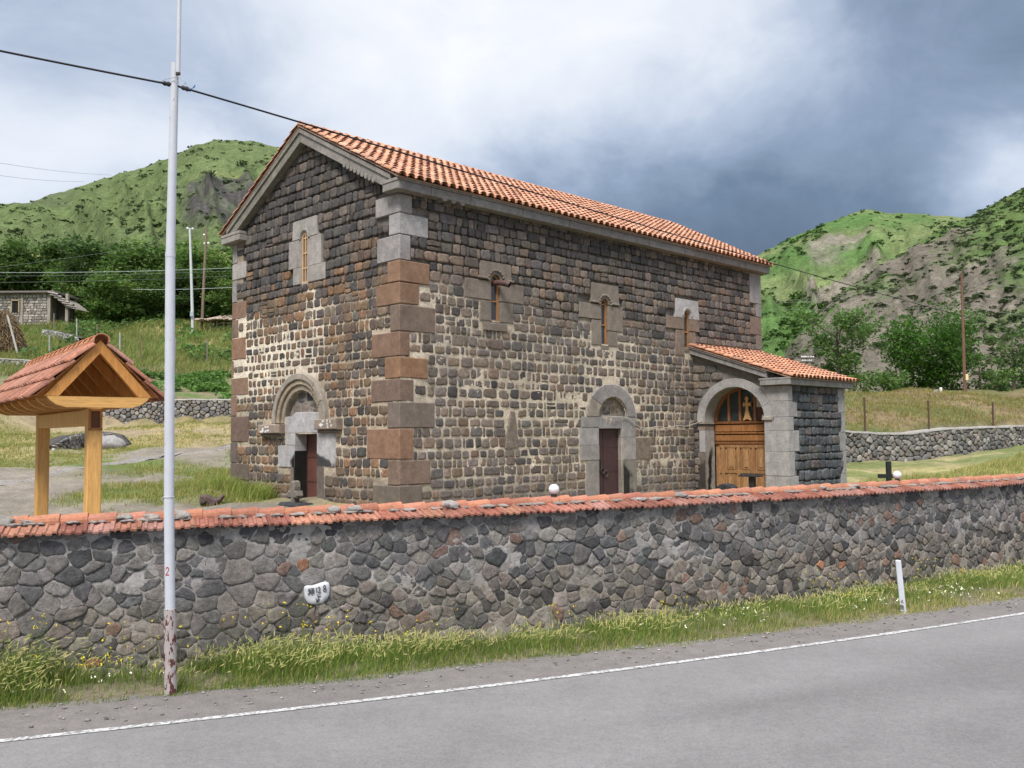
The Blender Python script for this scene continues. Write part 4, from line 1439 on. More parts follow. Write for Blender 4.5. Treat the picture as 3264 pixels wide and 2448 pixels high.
mb.build('pale_panel', M['plain'], pdoor)
mb = MB()
mb.prism([(-1.95, fz), (-1.63, fz), (-1.63, fz + .35), (-1.95, fz + .35)], D0 - .045, D0 - .028, pfmap, (.10, .05, .035))
mb.build('brown_panel', M['plain'], pdoor)
mb = MB()
mb.prism(arc(-1.845, fz + .10, .055, 0, 345, 20), D0 - .03, D0 - .015, pfmap, (.75, .76, .78))
mb.build('round_plaque', M['plain'], pdoor)

# ---- things standing by the church
t_ = empty('stone_cross', tuple(ch_world(-.62, 2.86, .82)), YAW)
tag(t_, 'small rough trefoil stone cross standing on a dark block beside the gable door', 'stone cross')
mb = MB()
def fmap(u, v, d): return np.stack([-np.asarray(d, float), np.asarray(u, float), np.asarray(v, float)], -1)
pts = [(-.05, 0), (-.06, .12), (-.15, .10), (-.20, .17), (-.17, .27), (-.08, .27), (-.09, .35), (-.07, .45), (0, .485), (.07, .45), (.09, .35), (.08, .27), (.17, .27), (.20, .17), (.15, .10), (.06, .12), (.05, 0)]
mb.prism(pts[::-1], -.09, .07, fmap, (.17, .15, .13), 0, .03)
mb.build('cross', M['ashlar'], t_)
for v in mb.v: pass
tb_ = empty('stone_trough', tuple(ch_world(-.62, 2.80, .62)), YAW)
tag(tb_, 'blackened stone block carrying the small trefoil cross by the gable door', 'stone block')
mb = MB(); mb.box((-.22, -.42, 0), (.22, .42, .50), (.045, .046, .05), 0, .05); mb.build('block', M['basalt'], tb_)
t_.location.z = 1.10
t_ = empty('carved_stone', tuple(ch_world(PA - .55, -1.35, .80)), YAW)
tag(t_, 'dark rounded gravestone with a carved cross in front of the wooden porch door', 'gravestone')
mb = MB()
P = [(-.26, 0), (.26, 0), (.27, .26), (.24, .36), (.14, .42), (0, .44), (-.14, .42), (-.24, .36), (-.27, .26)]
mb.prism(P, -.12, .10, fmap, (.045, .046, .052), 0, .03)
mb.build('slab', M['basalt'], t_)
mb = MB()
for ln in [[(0, .10), (0, .36)], [(-.10, .27), (.10, .27)], [(-.10, .23), (-.10, .31)], [(.10, .23), (.10, .31)], [(-.04, .36), (.04, .36)], [(-.16, .12), (-.05, .17), (.05, .17), (.16, .12)]]:
    strokes_ = [np.array(p) for p in ln]
    for A, B in zip(strokes_[:-1], strokes_[1:]):
        t = (B - A) / np.linalg.norm(B - A); nn = np.array([-t[1], t[0]]) * .010
        mb.prism([A - nn, B - nn, B + nn, A + nn], .095, .108, fmap, (.028, .028, .03))
mb.build('carving', M['basalt'], t_)
t_ = empty('candle_stand', tuple(ch_world(PA - .30, -1.95, .80)), YAW)
tag(t_, 'black metal candle stand with a spiked tray on a box pedestal beside the porch door', 'candle stand')
mb = MB(); mb.box((-.07, -.07, 0), (.07, .07, .62), (.025, .025, .028), 0, .01); mb.box((-.16, -.16, 0), (.16, .16, .03), (.03, .03, .03), 0, .006); mb.build('pedestal', M['metal'], t_)
mb = MB(); mb.box((-.17, -.22, .62), (.17, .30, .66), (.03, .03, .032), 0, .006)
for u in np.linspace(-.20, .28, 10):
    for k in (-.14, 0, .14): mb.tube([(k, u, .66), (k - .01, u + .02, .71)], [.008, .004], 5, (.03, .03, .03))
mb.build('tray', M['metal'], t_)
# grey cord strung along the side wall to the porch
mb = MB()
P = []
for (a_, z_) in [(6.1, 2.97), (6.9, 2.96), (7.15, 2.93), (7.35, 2.80), (7.6, 2.70), (7.95, 2.66), (8.3, 2.74), (8.75, 2.68), (9.2, 2.76), (9.6, 2.72), (10.0, 2.80)]:
    P.append(ch_world(a_, -.075, z_))
P += [ch_world(10.02, -.3, 2.86)]
P = np.array(P)
tt = np.linspace(0, len(P) - 1, 70)
sm = np.stack([np.interp(tt, np.arange(len(P)), P[:, k]) for k in range(3)], -1)
for _ in range(6): sm[1:-1] = (sm[:-2] + 2 * sm[1:-1] + sm[2:]) / 4
mb.tube(sm, .011, 6, (.42, .39, .35))
tag(mb.build('cord', M['plain']), 'thin pale cord looped along the side wall from the metal door to the porch arch', 'cord')
# ================================================================= ROADSIDE WALL
WPAL = [(0.136, 0.132, 0.130), (0.167, 0.157, 0.150), (0.194, 0.176, 0.165), (0.075, 0.074, 0.077), (0.220, 0.204, 0.194), (0.106, 0.104, 0.106), (0.176, 0.160, 0.148), (0.150, 0.143, 0.139), (0.202, 0.189, 0.180), (0.119, 0.117, 0.121)]
xs_ = np.linspace(-10, 16, 1400)
ys_ = wall_y(xs_)
_cum = np.concatenate([[0], np.cumsum(np.hypot(np.diff(xs_), np.diff(ys_)))])
_sl = wall_slope(xs_)
_nx, _ny = _sl / np.hypot(1, _sl), -1 / np.hypot(1, _sl)       # outward = towards the road


def wmap(s, v, d):
    s = np.asarray(s, float)
    return np.stack([np.interp(s, _cum, xs_) + np.interp(s, _cum, _nx) * d, np.interp(s, _cum, ys_) + np.interp(s, _cum, _ny) * d, np.asarray(v, float)], -1)


def s_of_x(x): return float(np.interp(x, xs_, _cum))


WL, WH, WT = float(_cum[-1]), 1.50, .42
roadwall = empty('stone_wall', (0, 0, 0))
tag(roadwall, 'long grey rubble stone wall with red tile coping along the road before the church', 'stone wall')
mb = MB()
sign_s, sign_z = s_of_x(at_depth(683, 1284, float(wall_y(-2.35)))[0]), float(at_depth(683, 1284, 10.45)[2])
seeds = rubble_seeds(0, WL, -.05, WH + .05, (.10, .22), (.12, .33), .65)
# bigger seeds-free zones make the odd large block; the kilometre stone gets its own place
bigs = [(s_of_x(-3.05), 1.02, .26), (s_of_x(-4.9), .62, .2), (s_of_x(-.2), 1.0, .2), (s_of_x(.9), .95, .2), (s_of_x(2.6), 1.1, .18), (sign_s, sign_z, .2)]
seeds = [p for p in seeds if all(math.hypot(p[0] - b[0], (p[1] - b[1])) > b[2] for b in bigs)] + [(b[0], b[1]) for b in bigs]
for P, sd_ in zip(voronoi_cells([(p[0] * .85, p[1]) for p in seeds], (0, -.08, WL * .85, WH + .03), .6), seeds):
    if P is not None: P = P / np.array([.85, 1])
    if P is None or abs(sd_[0] - sign_s) < .01 and abs(sd_[1] - sign_z) < .01: continue
    ext = np.ptp(P, axis=0)
    if min(ext) < .035: continue
    q = round_poly(P, rnd.uniform(.001, .008) if rnd.random() < .88 else rnd.uniform(.012, .03), 18, rnd.uniform(.05, .13), 1)
    q = q + np.random.RandomState(rnd.randrange(1 << 30)).uniform(-.010, .010, q.shape)
    low = sd_[1] < .75
    c = rnd.choice(WPAL)
    if rnd.random() < .03: c = (.18, .125, .105)
    if rnd.random() < .004: c = (.26, .135, .085)
    c = tuple(np.array(c) * (np.array([1.06, 1.0, .92]) if low else 1))
    stone(mb, q, wmap, rnd.choice([.007, .010, .014, .019, .026]), jcol(c, .20), back=.05)
wlev = lambda U, Z: -.001 + .024 * (fbm(U * 1.9, Z * 2.8, 91, 4) - .50) * 2 + .01 * sstep(1.3, 1.5, Z)
wcol = lambda U, Z: (np.array([.275, .262, .254]) * (1 - sstep(.9, .6, Z)[..., None]) + np.array([.255, .232, .205]) * sstep(.9, .6, Z)[..., None]) * (.75 + .5 * fbm(U * 2.2, Z * 2.2, 15, 3)[..., None])
mortar(mb, wmap, 0, WL, -.08, WH + .02, wlev, wcol, lambda u, z: np.ones_like(u, bool), .036, 1, 31, .016)
mb.build('masonry', [M['basalt'], M['mortar']], roadwall)
mb = MB()
n_ = 240
ss = np.linspace(0, WL, n_)
prof = [(0, -.06), (WH - .005, -.06), (WH - .005, -WT), (-.06, -WT)]
V = np.concatenate([wmap(ss, np.full(n_, a), np.full(n_, b)) for a, b in prof])
mb.grid(V, n_, 4, (.2, .185, .17))
mb.build('wall_core', M['mortar'], roadwall)

# coping: slabs of grooved clay tile on both slopes, half-round ridge tiles bedded in mortar
TILE = [(0.227, 0.088, 0.062), (0.246, 0.107, 0.080), (0.207, 0.087, 0.065), (0.239, 0.122, 0.103), (0.265, 0.116, 0.078), (0.188, 0.074, 0.056), (0.252, 0.131, 0.108), (0.278, 0.129, 0.086)]
RIDGE_Z, EAVE_Z = 1.655, 1.545
mb = MB()
s = 0.02
pf = [(0, 0), (.06, 0), (.10, .016), (.20, .016), (.24, 0), (.42, 0), (.46, .016), (.56, .016), (.60, 0), (.80, 0), (.84, .022), (.98, .022), (1.0, .004)]
for side in (0, 1):
    s = 0.02
    while s < WL - .25:
        w = rnd.uniform(.25, .27)
        c = jcol(rnd.choice(TILE), .14)
        d_out = (.115 + rnd.uniform(-.014, .014)) if side == 0 else (-WT - .1)
        zt, ze = RIDGE_Z - .02 + rnd.uniform(-.006, .006), EAVE_Z + rnd.uniform(-.010, .010)
        yaw_ = rnd.uniform(-.012, .012)
        pts = []
        for th in (0, .022):
            for (dd, zz, k_) in ((-WT / 2, zt, 0), (d_out, ze, 1)):
                uu = np.array([s + p[0] * w + yaw_ * k_ for p in pf])
                hh = np.array([p[1] for p in pf]) + zz - (0 if th else .022)
                pts.append(wmap(uu, hh, np.full(len(pf), dd)))
        k_ = len(pf)
        V = np.concatenate(pts)      # bottom-top edge: [b_ridge, b_eave, t_ridge, t_eave]
        F = []
        for i in range(k_ - 1):
            F += [(2 * k_ + i, 3 * k_ + i, 3 * k_ + i + 1, 2 * k_ + i + 1), (i, i + 1, k_ + i + 1, k_ + i), (k_ + i, k_ + i + 1, 3 * k_ + i + 1, 3 * k_ + i)]
        F += [(0, k_, 3 * k_, 2 * k_), (k_ - 1, 3 * k_ - 1, 4 * k_ - 1, 2 * k_ - 1)]
        cc = np.broadcast_to(np.array(c), (len(V), 3)).copy()
        mb.add(V, F, cc)
        s += w + rnd.uniform(.0, .007)
mb.build('coping_tiles', M['oldtile'], roadwall)
mb = MB()
mo = MB()
s = .05
lamp_s = [s_of_x(at_depth(1197, 1080, float(wall_y(.62)))[0]), s_of_x(at_depth(1938, 1040, float(wall_y(6.3)))[0])]
while s < WL - .4:
    L = rnd.uniform(.27, .33)
    c = jcol(rnd.choice([(.33, .14, .085), (.35, .155, .095), (.29, .12, .078), (.32, .14, .095)]), .12)
    if rnd.random() < .06: c = (.27, .10, .07)
    r0, r1 = .080, .092
    zc = RIDGE_Z - .045 + rnd.uniform(-.008, .008)
    dj = -WT / 2 + rnd.uniform(-.012, .012)
    a = np.linspace(-8, 188, 10) * np.pi / 180
    ring = []
    for (uu, ra, lift) in ((s, r0, 0), (s + L, r1, .012)):
        for rad in (ra, ra - .014):
            ring.append(wmap(np.full(10, uu), zc + lift + rad * np.sin(a), dj + rad * 1.12 * np.cos(a)))
    V = np.concatenate(ring)
    F = []
    for i in range(9):
        F += [(i, i + 1, 20 + i + 1, 20 + i), (10 + i, 30 + i, 30 + i + 1, 10 + i + 1), (i, 10 + i, 10 + i + 1, i + 1), (20 + i, 20 + i + 1, 30 + i + 1, 30 + i)]
    mb.add(V, F, c, 0, False)
    # bedding mortar
    for _ in range(2):
        p = wmap(np.array([s + rnd.uniform(0, L)]), np.array([RIDGE_Z - .035]), np.array([-WT / 2 + .10 + rnd.uniform(-.02, .02)]))[0]
        k_ = rnd.uniform(.03, .06)
        mo.ball(p, k_, jcol((.22, .195, .18), .15), 0, 12, 8, (1.7, .9, .45), .9, rnd.randrange(999))
    if rnd.random() < .22:
        p = wmap(np.array([s + L + rnd.uniform(-.05, .05)]), np.array([RIDGE_Z - .012]), np.array([-WT / 2 + .055]))[0]
        mo.ball(p, rnd.uniform(.06, .10), jcol((.235, .215, .20), .15), 0, 16, 10, (rnd.uniform(.8, 1.6), .9, rnd.uniform(.45, .75)), 1.1, rnd.randrange(999))
    s += L - .012
mb.build('ridge_tiles', M['rooftile'], roadwall)
mo.build('bedding_mortar', M['mortar'], roadwall)

# ---- painted kilometre stone set in the wall
km = empty('kilometre_stone', tuple(wmap(np.array([sign_s]), np.array([sign_z]), np.array([0.0]))[0]))
tag(km, 'white painted stone with black kilometre lettering and arrow set in the roadside wall', 'marker stone')
kang = math.atan(float(wall_slope(-2.4)))
km.rotation_euler = (0, 0, kang)


def kmap(u, v, d): return np.stack([np.asarray(u, float), -np.asarray(d, float), np.asarray(v, float)], -1)


def kz(x, y): return ((x - 820) / 640 * .30, -(y - 680) / 540 * .265)      # from the zoomed photograph


out_ = [(500, 560), (510, 510), (560, 480), (700, 490), (800, 470), (900, 440), (1020, 420), (1090, 440), (1115, 520), (1122, 640), (1105, 740), (1050, 840), (950, 905), (820, 935),
        (680, 920), (580, 880), (530, 790), (505, 690)]
mb = MB()
stone(mb, [kz(*p) for p in out_][::-1], kmap, .042, (.52, .53, .56), back=.05)
mb.build('face', M['plain'], km)


def strokes(mb, lines, w, d, col, zf=kz, mp=kmap):
    for ln in lines:
        P = np.array([zf(*p) for p in ln])
        for A, B in zip(P[:-1], P[1:]):
            t = (B - A) / (np.linalg.norm(B - A) + 1e-9)
            nn = np.array([-t[1], t[0]]) * w / 2
            A2, B2 = A - t * w * .25, B + t * w * .25
            mb.prism([A2 - nn, B2 - nn, B2 + nn, A2 + nn], d - .006, d, mp, col)


mb = MB()
L_ = [[(592, 545), (600, 580), (582, 615)], [(625, 545), (622, 640), (600, 680), (574, 660)], [(600, 582), (622, 590)],
      [(650, 565), (652, 655), (668, 680), (688, 660), (690, 570), (676, 545), (655, 552)], [(690, 555), (708, 540), (716, 560), (716, 665)],
      [(785, 535), (788, 648)],
      [(822, 540), (845, 520), (868, 540), (862, 590), (828, 648), (890, 645)],
      [(985, 490), (1010, 520), (1000, 555), (965, 575), (950, 615), (985, 640), (1025, 625), (1022, 590), (975, 565), (950, 535), (960, 500), (985, 490)],
      [(838, 730), (798, 878)], [(770, 775), (796, 875), (864, 800)], [(795, 700), (825, 732), (860, 742), (890, 732)], [(838, 684), (842, 700)]]
strokes(mb, L_, .0060, .054, (.012, .012, .014))
mb.build('lettering', M['plain'], km)

# ---- globe lamps on the coping
def globe_lamp(X, Yc, r_px, label, x_guess):
    y = float(wall_y(x_guess)) + .2
    p = at_depth(X, Yc, y)
    rr_ = r_px / 1970 * y
    cand = np.linspace(s_of_x(p[0]) - 1.2, s_of_x(p[0]) + 1.2, 400)
    Q = wmap(cand, np.full(400, 1.72), np.full(400, -WT / 2))
    d_ = ray(X, Yc)
    s_ = float(cand[np.argmin(np.abs(Q[:, 0] / Q[:, 1] - d_[0] / d_[1]))])
    base = wmap(np.array([s_]), np.array([1.66]), np.array([-WT / 2]))[0]
    r = empty('globe_lamp', tuple(base))
    tag(r, label, 'globe lamp', 'globe lamps on the roadside wall')
    mb = MB(); mb.tube([(0, 0, -.03), (0, 0, .025), (0, 0, .05), (0, 0, .075)], [.05, .05, .036, .042], 14, (.02, .02, .022)); mb.build('lamp_base', M['metal'], r)
    mb = MB(); mb.ball((0, 0, .065 + rr_), rr_, (.62, .62, .64), 0, 24, 16); mb.build('lamp_globe', M['globe'], r)
    return p


_ = (globe_lamp(1197, 1067, 11.5, 'white globe lamp on the wall coping in front of the maroon side door', .62),
      globe_lamp(1938, 1035, 9, 'white globe lamp on the wall coping in front of the black cross', 6.3))
# ================================================================= WOODEN GATE SHELTER (left)
GA = math.atan2(.80, -.60)                       # ridge runs away to the left
gz0 = float(ground_z(-5.7, 12.2))
shel = empty('wooden_shelter', (-5.62, 12.25, gz0), GA - math.pi / 2)   # local y = along the ridge, x = across (to the right)
tag(shel, 'honey coloured timber shelter with steep clay tile roof behind the wall at left', 'shelter')
OR_ = (.60, .335, .11)
ZT = 2.92 - gz0
for y_ in (0, 3.6):
    mb = MB()
    mb.box((-.093, y_ - .093, -.15), (.093, y_ + .093, ZT - (0 if y_ else 0)), jcol(OR_, .04), 0, .014)
    mb.build('post', M['pine'], shel)
mb = MB()
mb.box((-.085, .10, ZT - .24), (.085, 3.50, ZT - .02), jcol(OR_, .05), 0, .012)
mb.build('beam', M['pine'], shel)
mb = MB()
for (a_, b_) in (((-.085, -.115, ZT - .30), (-.055, -.06, ZT - .02)), ((.055, -.115, ZT - .30), (.085, -.06, ZT - .02)), ((-.085, -.115, ZT - .30), (.085, -.06, ZT - .27)), ((-.085, -.115, ZT - .05), (.085, -.06, ZT - .02))):
    mb.box(a_, b_, jcol((.36, .15, .04), .08), 0, .006)
mb.box((-.055, -.10, ZT - .27), (.055, -.093, ZT - .05), (.10, .04, .015), 0, .0)
mb.build('beam_socket', M['pine'], shel)
hw, pit = .66, .98
zr_ = ZT + .05 + hw * pit


def xmap(u, v, d): return np.stack([np.asarray(u, float), np.asarray(d, float), np.asarray(v, float)], -1)


for k, y_ in enumerate((-.26, .45, 1.15, 1.85, 2.55, 3.25, 3.95, 4.6)):
    mb = MB()      # tie with curved ends
    prof = [(-.40, ZT - .005), (.40, ZT - .005), (.52, ZT + .03), (.60, ZT + .09), (.63, ZT + .135), (-.63, ZT + .135), (-.60, ZT + .09), (-.52, ZT + .03)]
    mb.prism(prof, y_ - .05, y_ + .05, xmap, jcol(OR_, .06), 0, .006)
    mb.build('tie_beam', M['pineh'], shel)
    mb = MB()
    for sg in (-1, 1):
        poly = [(sg * (hw + .0), ZT + .138), (sg * (hw - .17), ZT + .138), (0, zr_ + .02), (0, zr_ + .19)]
        mb.prism(poly if sg > 0 else poly[::-1], y_ - .05 + .002 * sg, y_ + .05 + .002 * sg, xmap, jcol((.50, .23, .06), .08), 0, .006)
    mb.build('rafter_pair', M['pine'], shel)
LEN = 5.2
c_, s_ = math.cos(math.atan(pit)), math.sin(math.atan(pit))
for sg in (-1, 1):
    mb = MB()
    # boarding seen from below
    for t0 in np.arange(0, .92, .155):
        o_ = np.array([sg * (hw + .085), -.30, ZT + .135])
        up_ = np.array([-sg * c_, 0, s_]); nr = np.array([sg * s_, 0, c_])
        q = [o_ + up_ * (t0 + .003), o_ + up_ * min(t0 + .150, .98)]
        V = []
        for lift in (0, .02):
            for p in q:
                V += [p + nr * lift, p + nr * lift + [0, LEN, 0]]
        mb.add(V, [(0, 1, 3, 2), (4, 6, 7, 5), (0, 4, 5, 1), (2, 3, 7, 6), (0, 2, 6, 4), (1, 5, 7, 3)], jcol((.42, .17, .05), .12))
    mb.build('roof_boards', M['pineh'], shel)
    mb = MB()
    # three courses of grooved clay tiles, each lapping the next
    o_ = np.array([sg * (hw + .15), -.36, ZT + .095]); up_ = np.array([-sg * c_, 0, s_]); nr = np.array([sg * s_, 0, c_])
    pf = [(0, 0), (.05, .028), (.13, .030), (.17, 0), (.38, 0), (.42, .018), (.50, .018), (.54, 0), (.80, 0), (.84, .028), (.94, .030), (1.0, .004)]
    for r_ in range(3):
        y_ = 0
        while y_ < LEN:
            w_ = .215
            col = jcol(rnd.choice([(.32, .145, .095), (.36, .165, .11), (.29, .135, .092), (.35, .19, .145), (.26, .12, .085), (.38, .195, .14)]), .16)
            t0, L_t = r_ * .335 - .03, .40
            V = []
            for (t, h) in ((t0, .052 + r_ * .004 + rnd.uniform(0, .01)), (t0 + L_t, .016)):
                for th_ in (0, -.018):
                    for (pu, ph) in pf: V.append(o_ + np.array([0, y_ + pu * w_, 0]) + up_ * t + nr * (h + ph + th_))
            n_ = len(pf)
            F = []
            for i in range(n_ - 1):
                F += [(i, i + 1, 2 * n_ + i + 1, 2 * n_ + i), (n_ + i, 3 * n_ + i, 3 * n_ + i + 1, n_ + i + 1), (i, n_ + i, n_ + i + 1, i + 1)]
            F += [(0, 2 * n_, 3 * n_, n_), (n_ - 1, 2 * n_ - 1, 4 * n_ - 1, 3 * n_ - 1)]
            mb.add(V, F, col)
            y_ += w_
    mb.build('roof_tiles', M['oldtile'], shel)
mb = MB()
y_ = -.37
a = np.linspace(-.3, np.pi + .3, 10)
while y_ < LEN - .4:
    ring = []
    for (yy, ra, h) in ((y_, .105, .02), (y_ + .36, .088, 0)):
        for rad in (ra, ra - .014): ring.append(np.stack([rad * np.cos(a), np.full(10, yy), zr_ + .165 + h + rad * .9 * np.sin(a)], -1))
    F = []
    for i in range(9): F += [(i, i + 1, 20 + i + 1, 20 + i), (10 + i, 30 + i, 30 + i + 1, 10 + i + 1), (i, 10 + i, 10 + i + 1, i + 1)]
    mb.add(np.concatenate(ring), F, jcol((.47, .22, .125), .12))
    y_ += .33
mb.build('ridge_tiles', M['rooftile'], shel)

# ================================================================= WHITE STEEL POLE at the verge
pb = hit(370, 1500)
pole_y = float(pb[1])
pole = empty('steel_pole', (float(pb[0]), pole_y, 0))
tag(pole, 'tall white painted steel pole with rusty foot standing in the verge by the wall', 'pole')


def pole_pt(X, Y): return at_depth(X, Y, pole_y) - np.array([pb[0], pole_y, 0])


pxm = pole_y / 1970
c = (.48, .495, .54)
mb = MB(); mb.tube([pole_pt(369, 1500) - [0, 0, .1], pole_pt(367.5, 1315)], [13 * pxm, 12.6 * pxm], 16, (.36, .32, .31)); mb.build('sleeve', M['chipped'], pole)
mb = MB()
mb.tube([pole_pt(367.5, 1325), pole_pt(365, 1100), pole_pt(368, 550)], [10.6 * pxm, 10.6 * pxm, 10.4 * pxm], 18, c)
mb.tube([pole_pt(368, 551), pole_pt(378, 137)], [9.9 * pxm, 8.4 * pxm], 18, c)
mb.tube([pole_pt(368, 556), pole_pt(368, 546)], [10.9 * pxm] * 2, 18, c)
mb.build('shaft', M['whitepaint'], pole)
mb = MB()
off = np.array([.012, -.035, 0])
mb.tube([pole_pt(385, 163) + off, pole_pt(389, -80) + off, pole_pt(394, -420) + off], [4.6 * pxm, 4.6 * pxm, 4.4 * pxm], 14, c)
mb.tube([pole_pt(385, 164) + off, pole_pt(385, 160) + off], [5.2 * pxm] * 2, 14, (.05, .045, .04))
mb.build('extension_tube', M['whitepaint'], pole)
mb = MB()
ring_c = pole_pt(365, 1073)
mb.tube([ring_c + np.array([math.cos(t) * 11.2 * pxm, math.sin(t) * 11.2 * pxm, .004 * math.sin(t)]) for t in np.linspace(0, 2 * np.pi, 20)], .0035, 5, (.45, .45, .46))
mb.tube([ring_c + np.array([-11.2 * pxm, -.01, 0]), ring_c + np.array([-14 * pxm, -.02, -.025]), ring_c + np.array([-12 * pxm, -.02, -.04])], .003, 5, (.45, .45, .46))
mb.build('wire_tie', M['metal'], pole)
# the painted red 2, laid on the curve of the shaft
mb = MB()
two = [(.0, .72), (.12, .92), (.42, 1.0), (.70, .86), (.72, .66), (.50, .42), (.10, .06), (.0, 0), (.40, .02), (.78, .0)]
pc = pole_pt(366, 1233)
rr_ = 10.6 * pxm + .0012
for A, B in zip(two[:-1], two[1:]):
    A, B = np.array(A), np.array(B)
    t = (B - A) / np.linalg.norm(B - A); nn = np.array([-t[1], t[0]]) * .085
    qs = [A - nn - t * .04, B - nn + t * .04, B + nn + t * .04, A + nn - t * .04]
    V = []
    for q in qs:
        ang = (q[0] - .25) * .85 + math.atan2(-pb[0], pole_y) * -1 + .18
        V.append([pc[0] + rr_ * math.sin(ang), pc[1] - rr_ * math.cos(ang), pc[2] - .035 + q[1] * .075])
    mb.add(V, [(0, 1, 2, 3)], (.35, .035, .04))
mb.build('painted_number', M['plain'], pole)

# ---- the black cable: from the left, tied to the pole, over the nave and away to the right
mb = MB()
def cable_pts(pix):
    P = [at_depth(X, Y, y) for X, Y, y in pix]
    return np.array(P)
inv = lambda X: 1 / (1 / pole_y + (X - 385) / (2212 - 385) * (1 / 46.0 - 1 / pole_y))
keys = [(385, 186), (520, 226), (655, 268), (855, 326), (1100, 398), (1400, 489), (1667, 572), (1800, 606), (2000, 659), (2212, 716), (2300, 740)]
K_ = np.array(keys, float)
cf = np.polyfit(K_[:, 0], K_[:, 1], 4)
X_ = np.concatenate([np.linspace(383, 2270, 120)])
R_ = np.array([at_depth(x, float(np.polyval(cf, x)), inv(x)) for x in X_])
Lk = np.array([at_depth(x, 183 - .19 * (371 - x) - .00002 * (371 - x) ** 2, pole_y - .002 * (371 - x)) for x in np.linspace(-140, 383, 30)])
PTS = np.concatenate([Lk[:-1], R_])
mb.tube(PTS, .0105, 6, (.018, .018, .022))
for (a_, b_) in ((352, 372), (392, 412)):
    P = [at_depth(x, (183 - .19 * (371 - x)) if x < 380 else float(np.polyval(cf, x)), pole_y - .02) for x in np.linspace(a_, b_, 6)]
    mb.tube(P, [.018, .026, .02, .027, .019, .016], 6, (.03, .03, .035))
cab = tag(mb.build('overhead_cable', M['plain']), 'thick black overhead cable tied to the white pole, crossing the tile roof', 'cable')
mb = MB()
mb.tube([at_depth(x, y, pole_y - .06) for x, y in ((346, 176), (358, 171), (370, 168), (385, 166), (393, 170), (400, 176), (402, 182), (397, 181))], .0035, 5, (.38, .40, .46))
mb.tube([at_depth(x, y, pole_y - .04) for x, y in ((408, 193), (415, 191), (419, 188), (421, 184))], [.004, .004, .008, .007], 6, (.10, .20, .40))
mb.build('tie_wire', M['plain'], cab)

# ---- leaning white bollard
bp = hit(1952, 1325)
bol = empty('roadside_post', tuple(bp))
tag(bol, 'leaning white roadside guide post in the grass below the right part of the wall', 'guide post')
k_ = bp[1] / 1970
tp = at_depth(1940, 1210, bp[1]) - bp
mb = MB()
w_ = 7.2 * k_
ang = math.atan2(bp[0], bp[1])
def bT(V):
    V = np.array(V)
    t = V[:, 2:3]
    cs, sn = math.cos(-.55), math.sin(-.55)
    x = V[:, 0] * cs - V[:, 1] * sn; y = V[:, 0] * sn + V[:, 1] * cs
    return np.stack([x, y, V[:, 2]], -1) + np.concatenate([t * (tp[0] / tp[2]), t * 0, t * 0], 1)
mb.box((-w_ * .78, -w_ * .5, -.15), (w_ * .78, w_ * .5, tp[2]), (.55, .57, .62), 0, .01, bT)
mb.build('post', M['whitepaint'], bol)
mb = MB()
for k in range(26):
    z_ = rnd.uniform(0, .17)
    mb.box((-w_ * .80 + rnd.uniform(0, w_ * 1.3), -w_ * .53, z_), (-w_ * .80 + rnd.uniform(0, w_ * 1.3), -w_ * .505, z_ + rnd.uniform(.01, .03)), (.22, .20, .18), 0, 0, bT)
mb.build('chipped_base', M['plain'], bol)

# ---- black cross in the churchyard
cp_ = hit(1919, 1040)
y_c = 24.0
top, botm, lft, rgt = at_depth(1919, 996, y_c), at_depth(1920, 1066, y_c), at_depth(1897, 1030, y_c), at_depth(1941, 1026, y_c)
gzc = float(ground_z(top[0], y_c))
cx_ = empty('black_cross', (float(top[0]), y_c, gzc))
tag(cx_, 'plain black cross standing in the grass between the porch and the dry stone wall', 'cross')
mb = MB()
h_ = top[2] - gzc
mb.box((-.062, -.05, -.1), (.062, .05, h_), (.014, .016, .016), 0, .012)
mb.build('upright', M['metal'], cx_)
mb = MB()
za = (lft[2] + rgt[2]) / 2 - gzc
mb.box((-.28, -.045, za - .052), (.28, .045, za + .052), (.014, .016, .016), 0, .01)
mb.build('arm', M['metal'], cx_)

# ---- carved block lying on the ground left of the church
tp_ = hit(458, 1092)
blk = empty('carved_block', tuple(tp_), .25)
tag(blk, 'dark purple brown carved stone block lying in the yard left of the church', 'stone block')
mb = MB()
k_ = tp_[1] / 1970
P = [(-25, 12), (-24, 24), (-10, 24), (0, 19), (8, 17), (14, 20), (22, 24), (26, 22), (22, 13), (10, 4), (4, -2), (-6, -2), (-9, 6), (-12, 9), (-14, 6), (-24, 4)]
mb.prism([(x * k_, z * k_ - .02) for x, z in P], -.22, .14, lambda u, v, d: np.stack([np.asarray(u, float), -np.asarray(d, float), np.asarray(v, float)], -1), (.105, .075, .07), 0, .04)
mb.build('block', M['basalt'], blk)

# ================================================================= LEFT BACKGROUND
def post_at(name, X, Yt, Yb, wpx, col, mat, label, cat, group=None, lean=0.0, y=None):
    p = hit(X, Yb) if y is None else at_depth(X, Yb, y)
    if y is not None: p[2] = float(ground_z(p[0], p[1]))
    k = p[1] / 1970
    top = at_depth(X + lean, Yt, p[1])
    mb = MB()
    V = top - p
    r = wpx / 2 * k
    mb.tube([(0, 0, -.2), V * .5 + [rnd.uniform(-.3, .3) * r, 0, 0], V], [r * 1.05, r, r * .9], 8, jcol(col, .12))
    o = mb.build(name, mat)
    o.location = tuple(p)
    tag(o, label, cat, group)
    return o, p, top


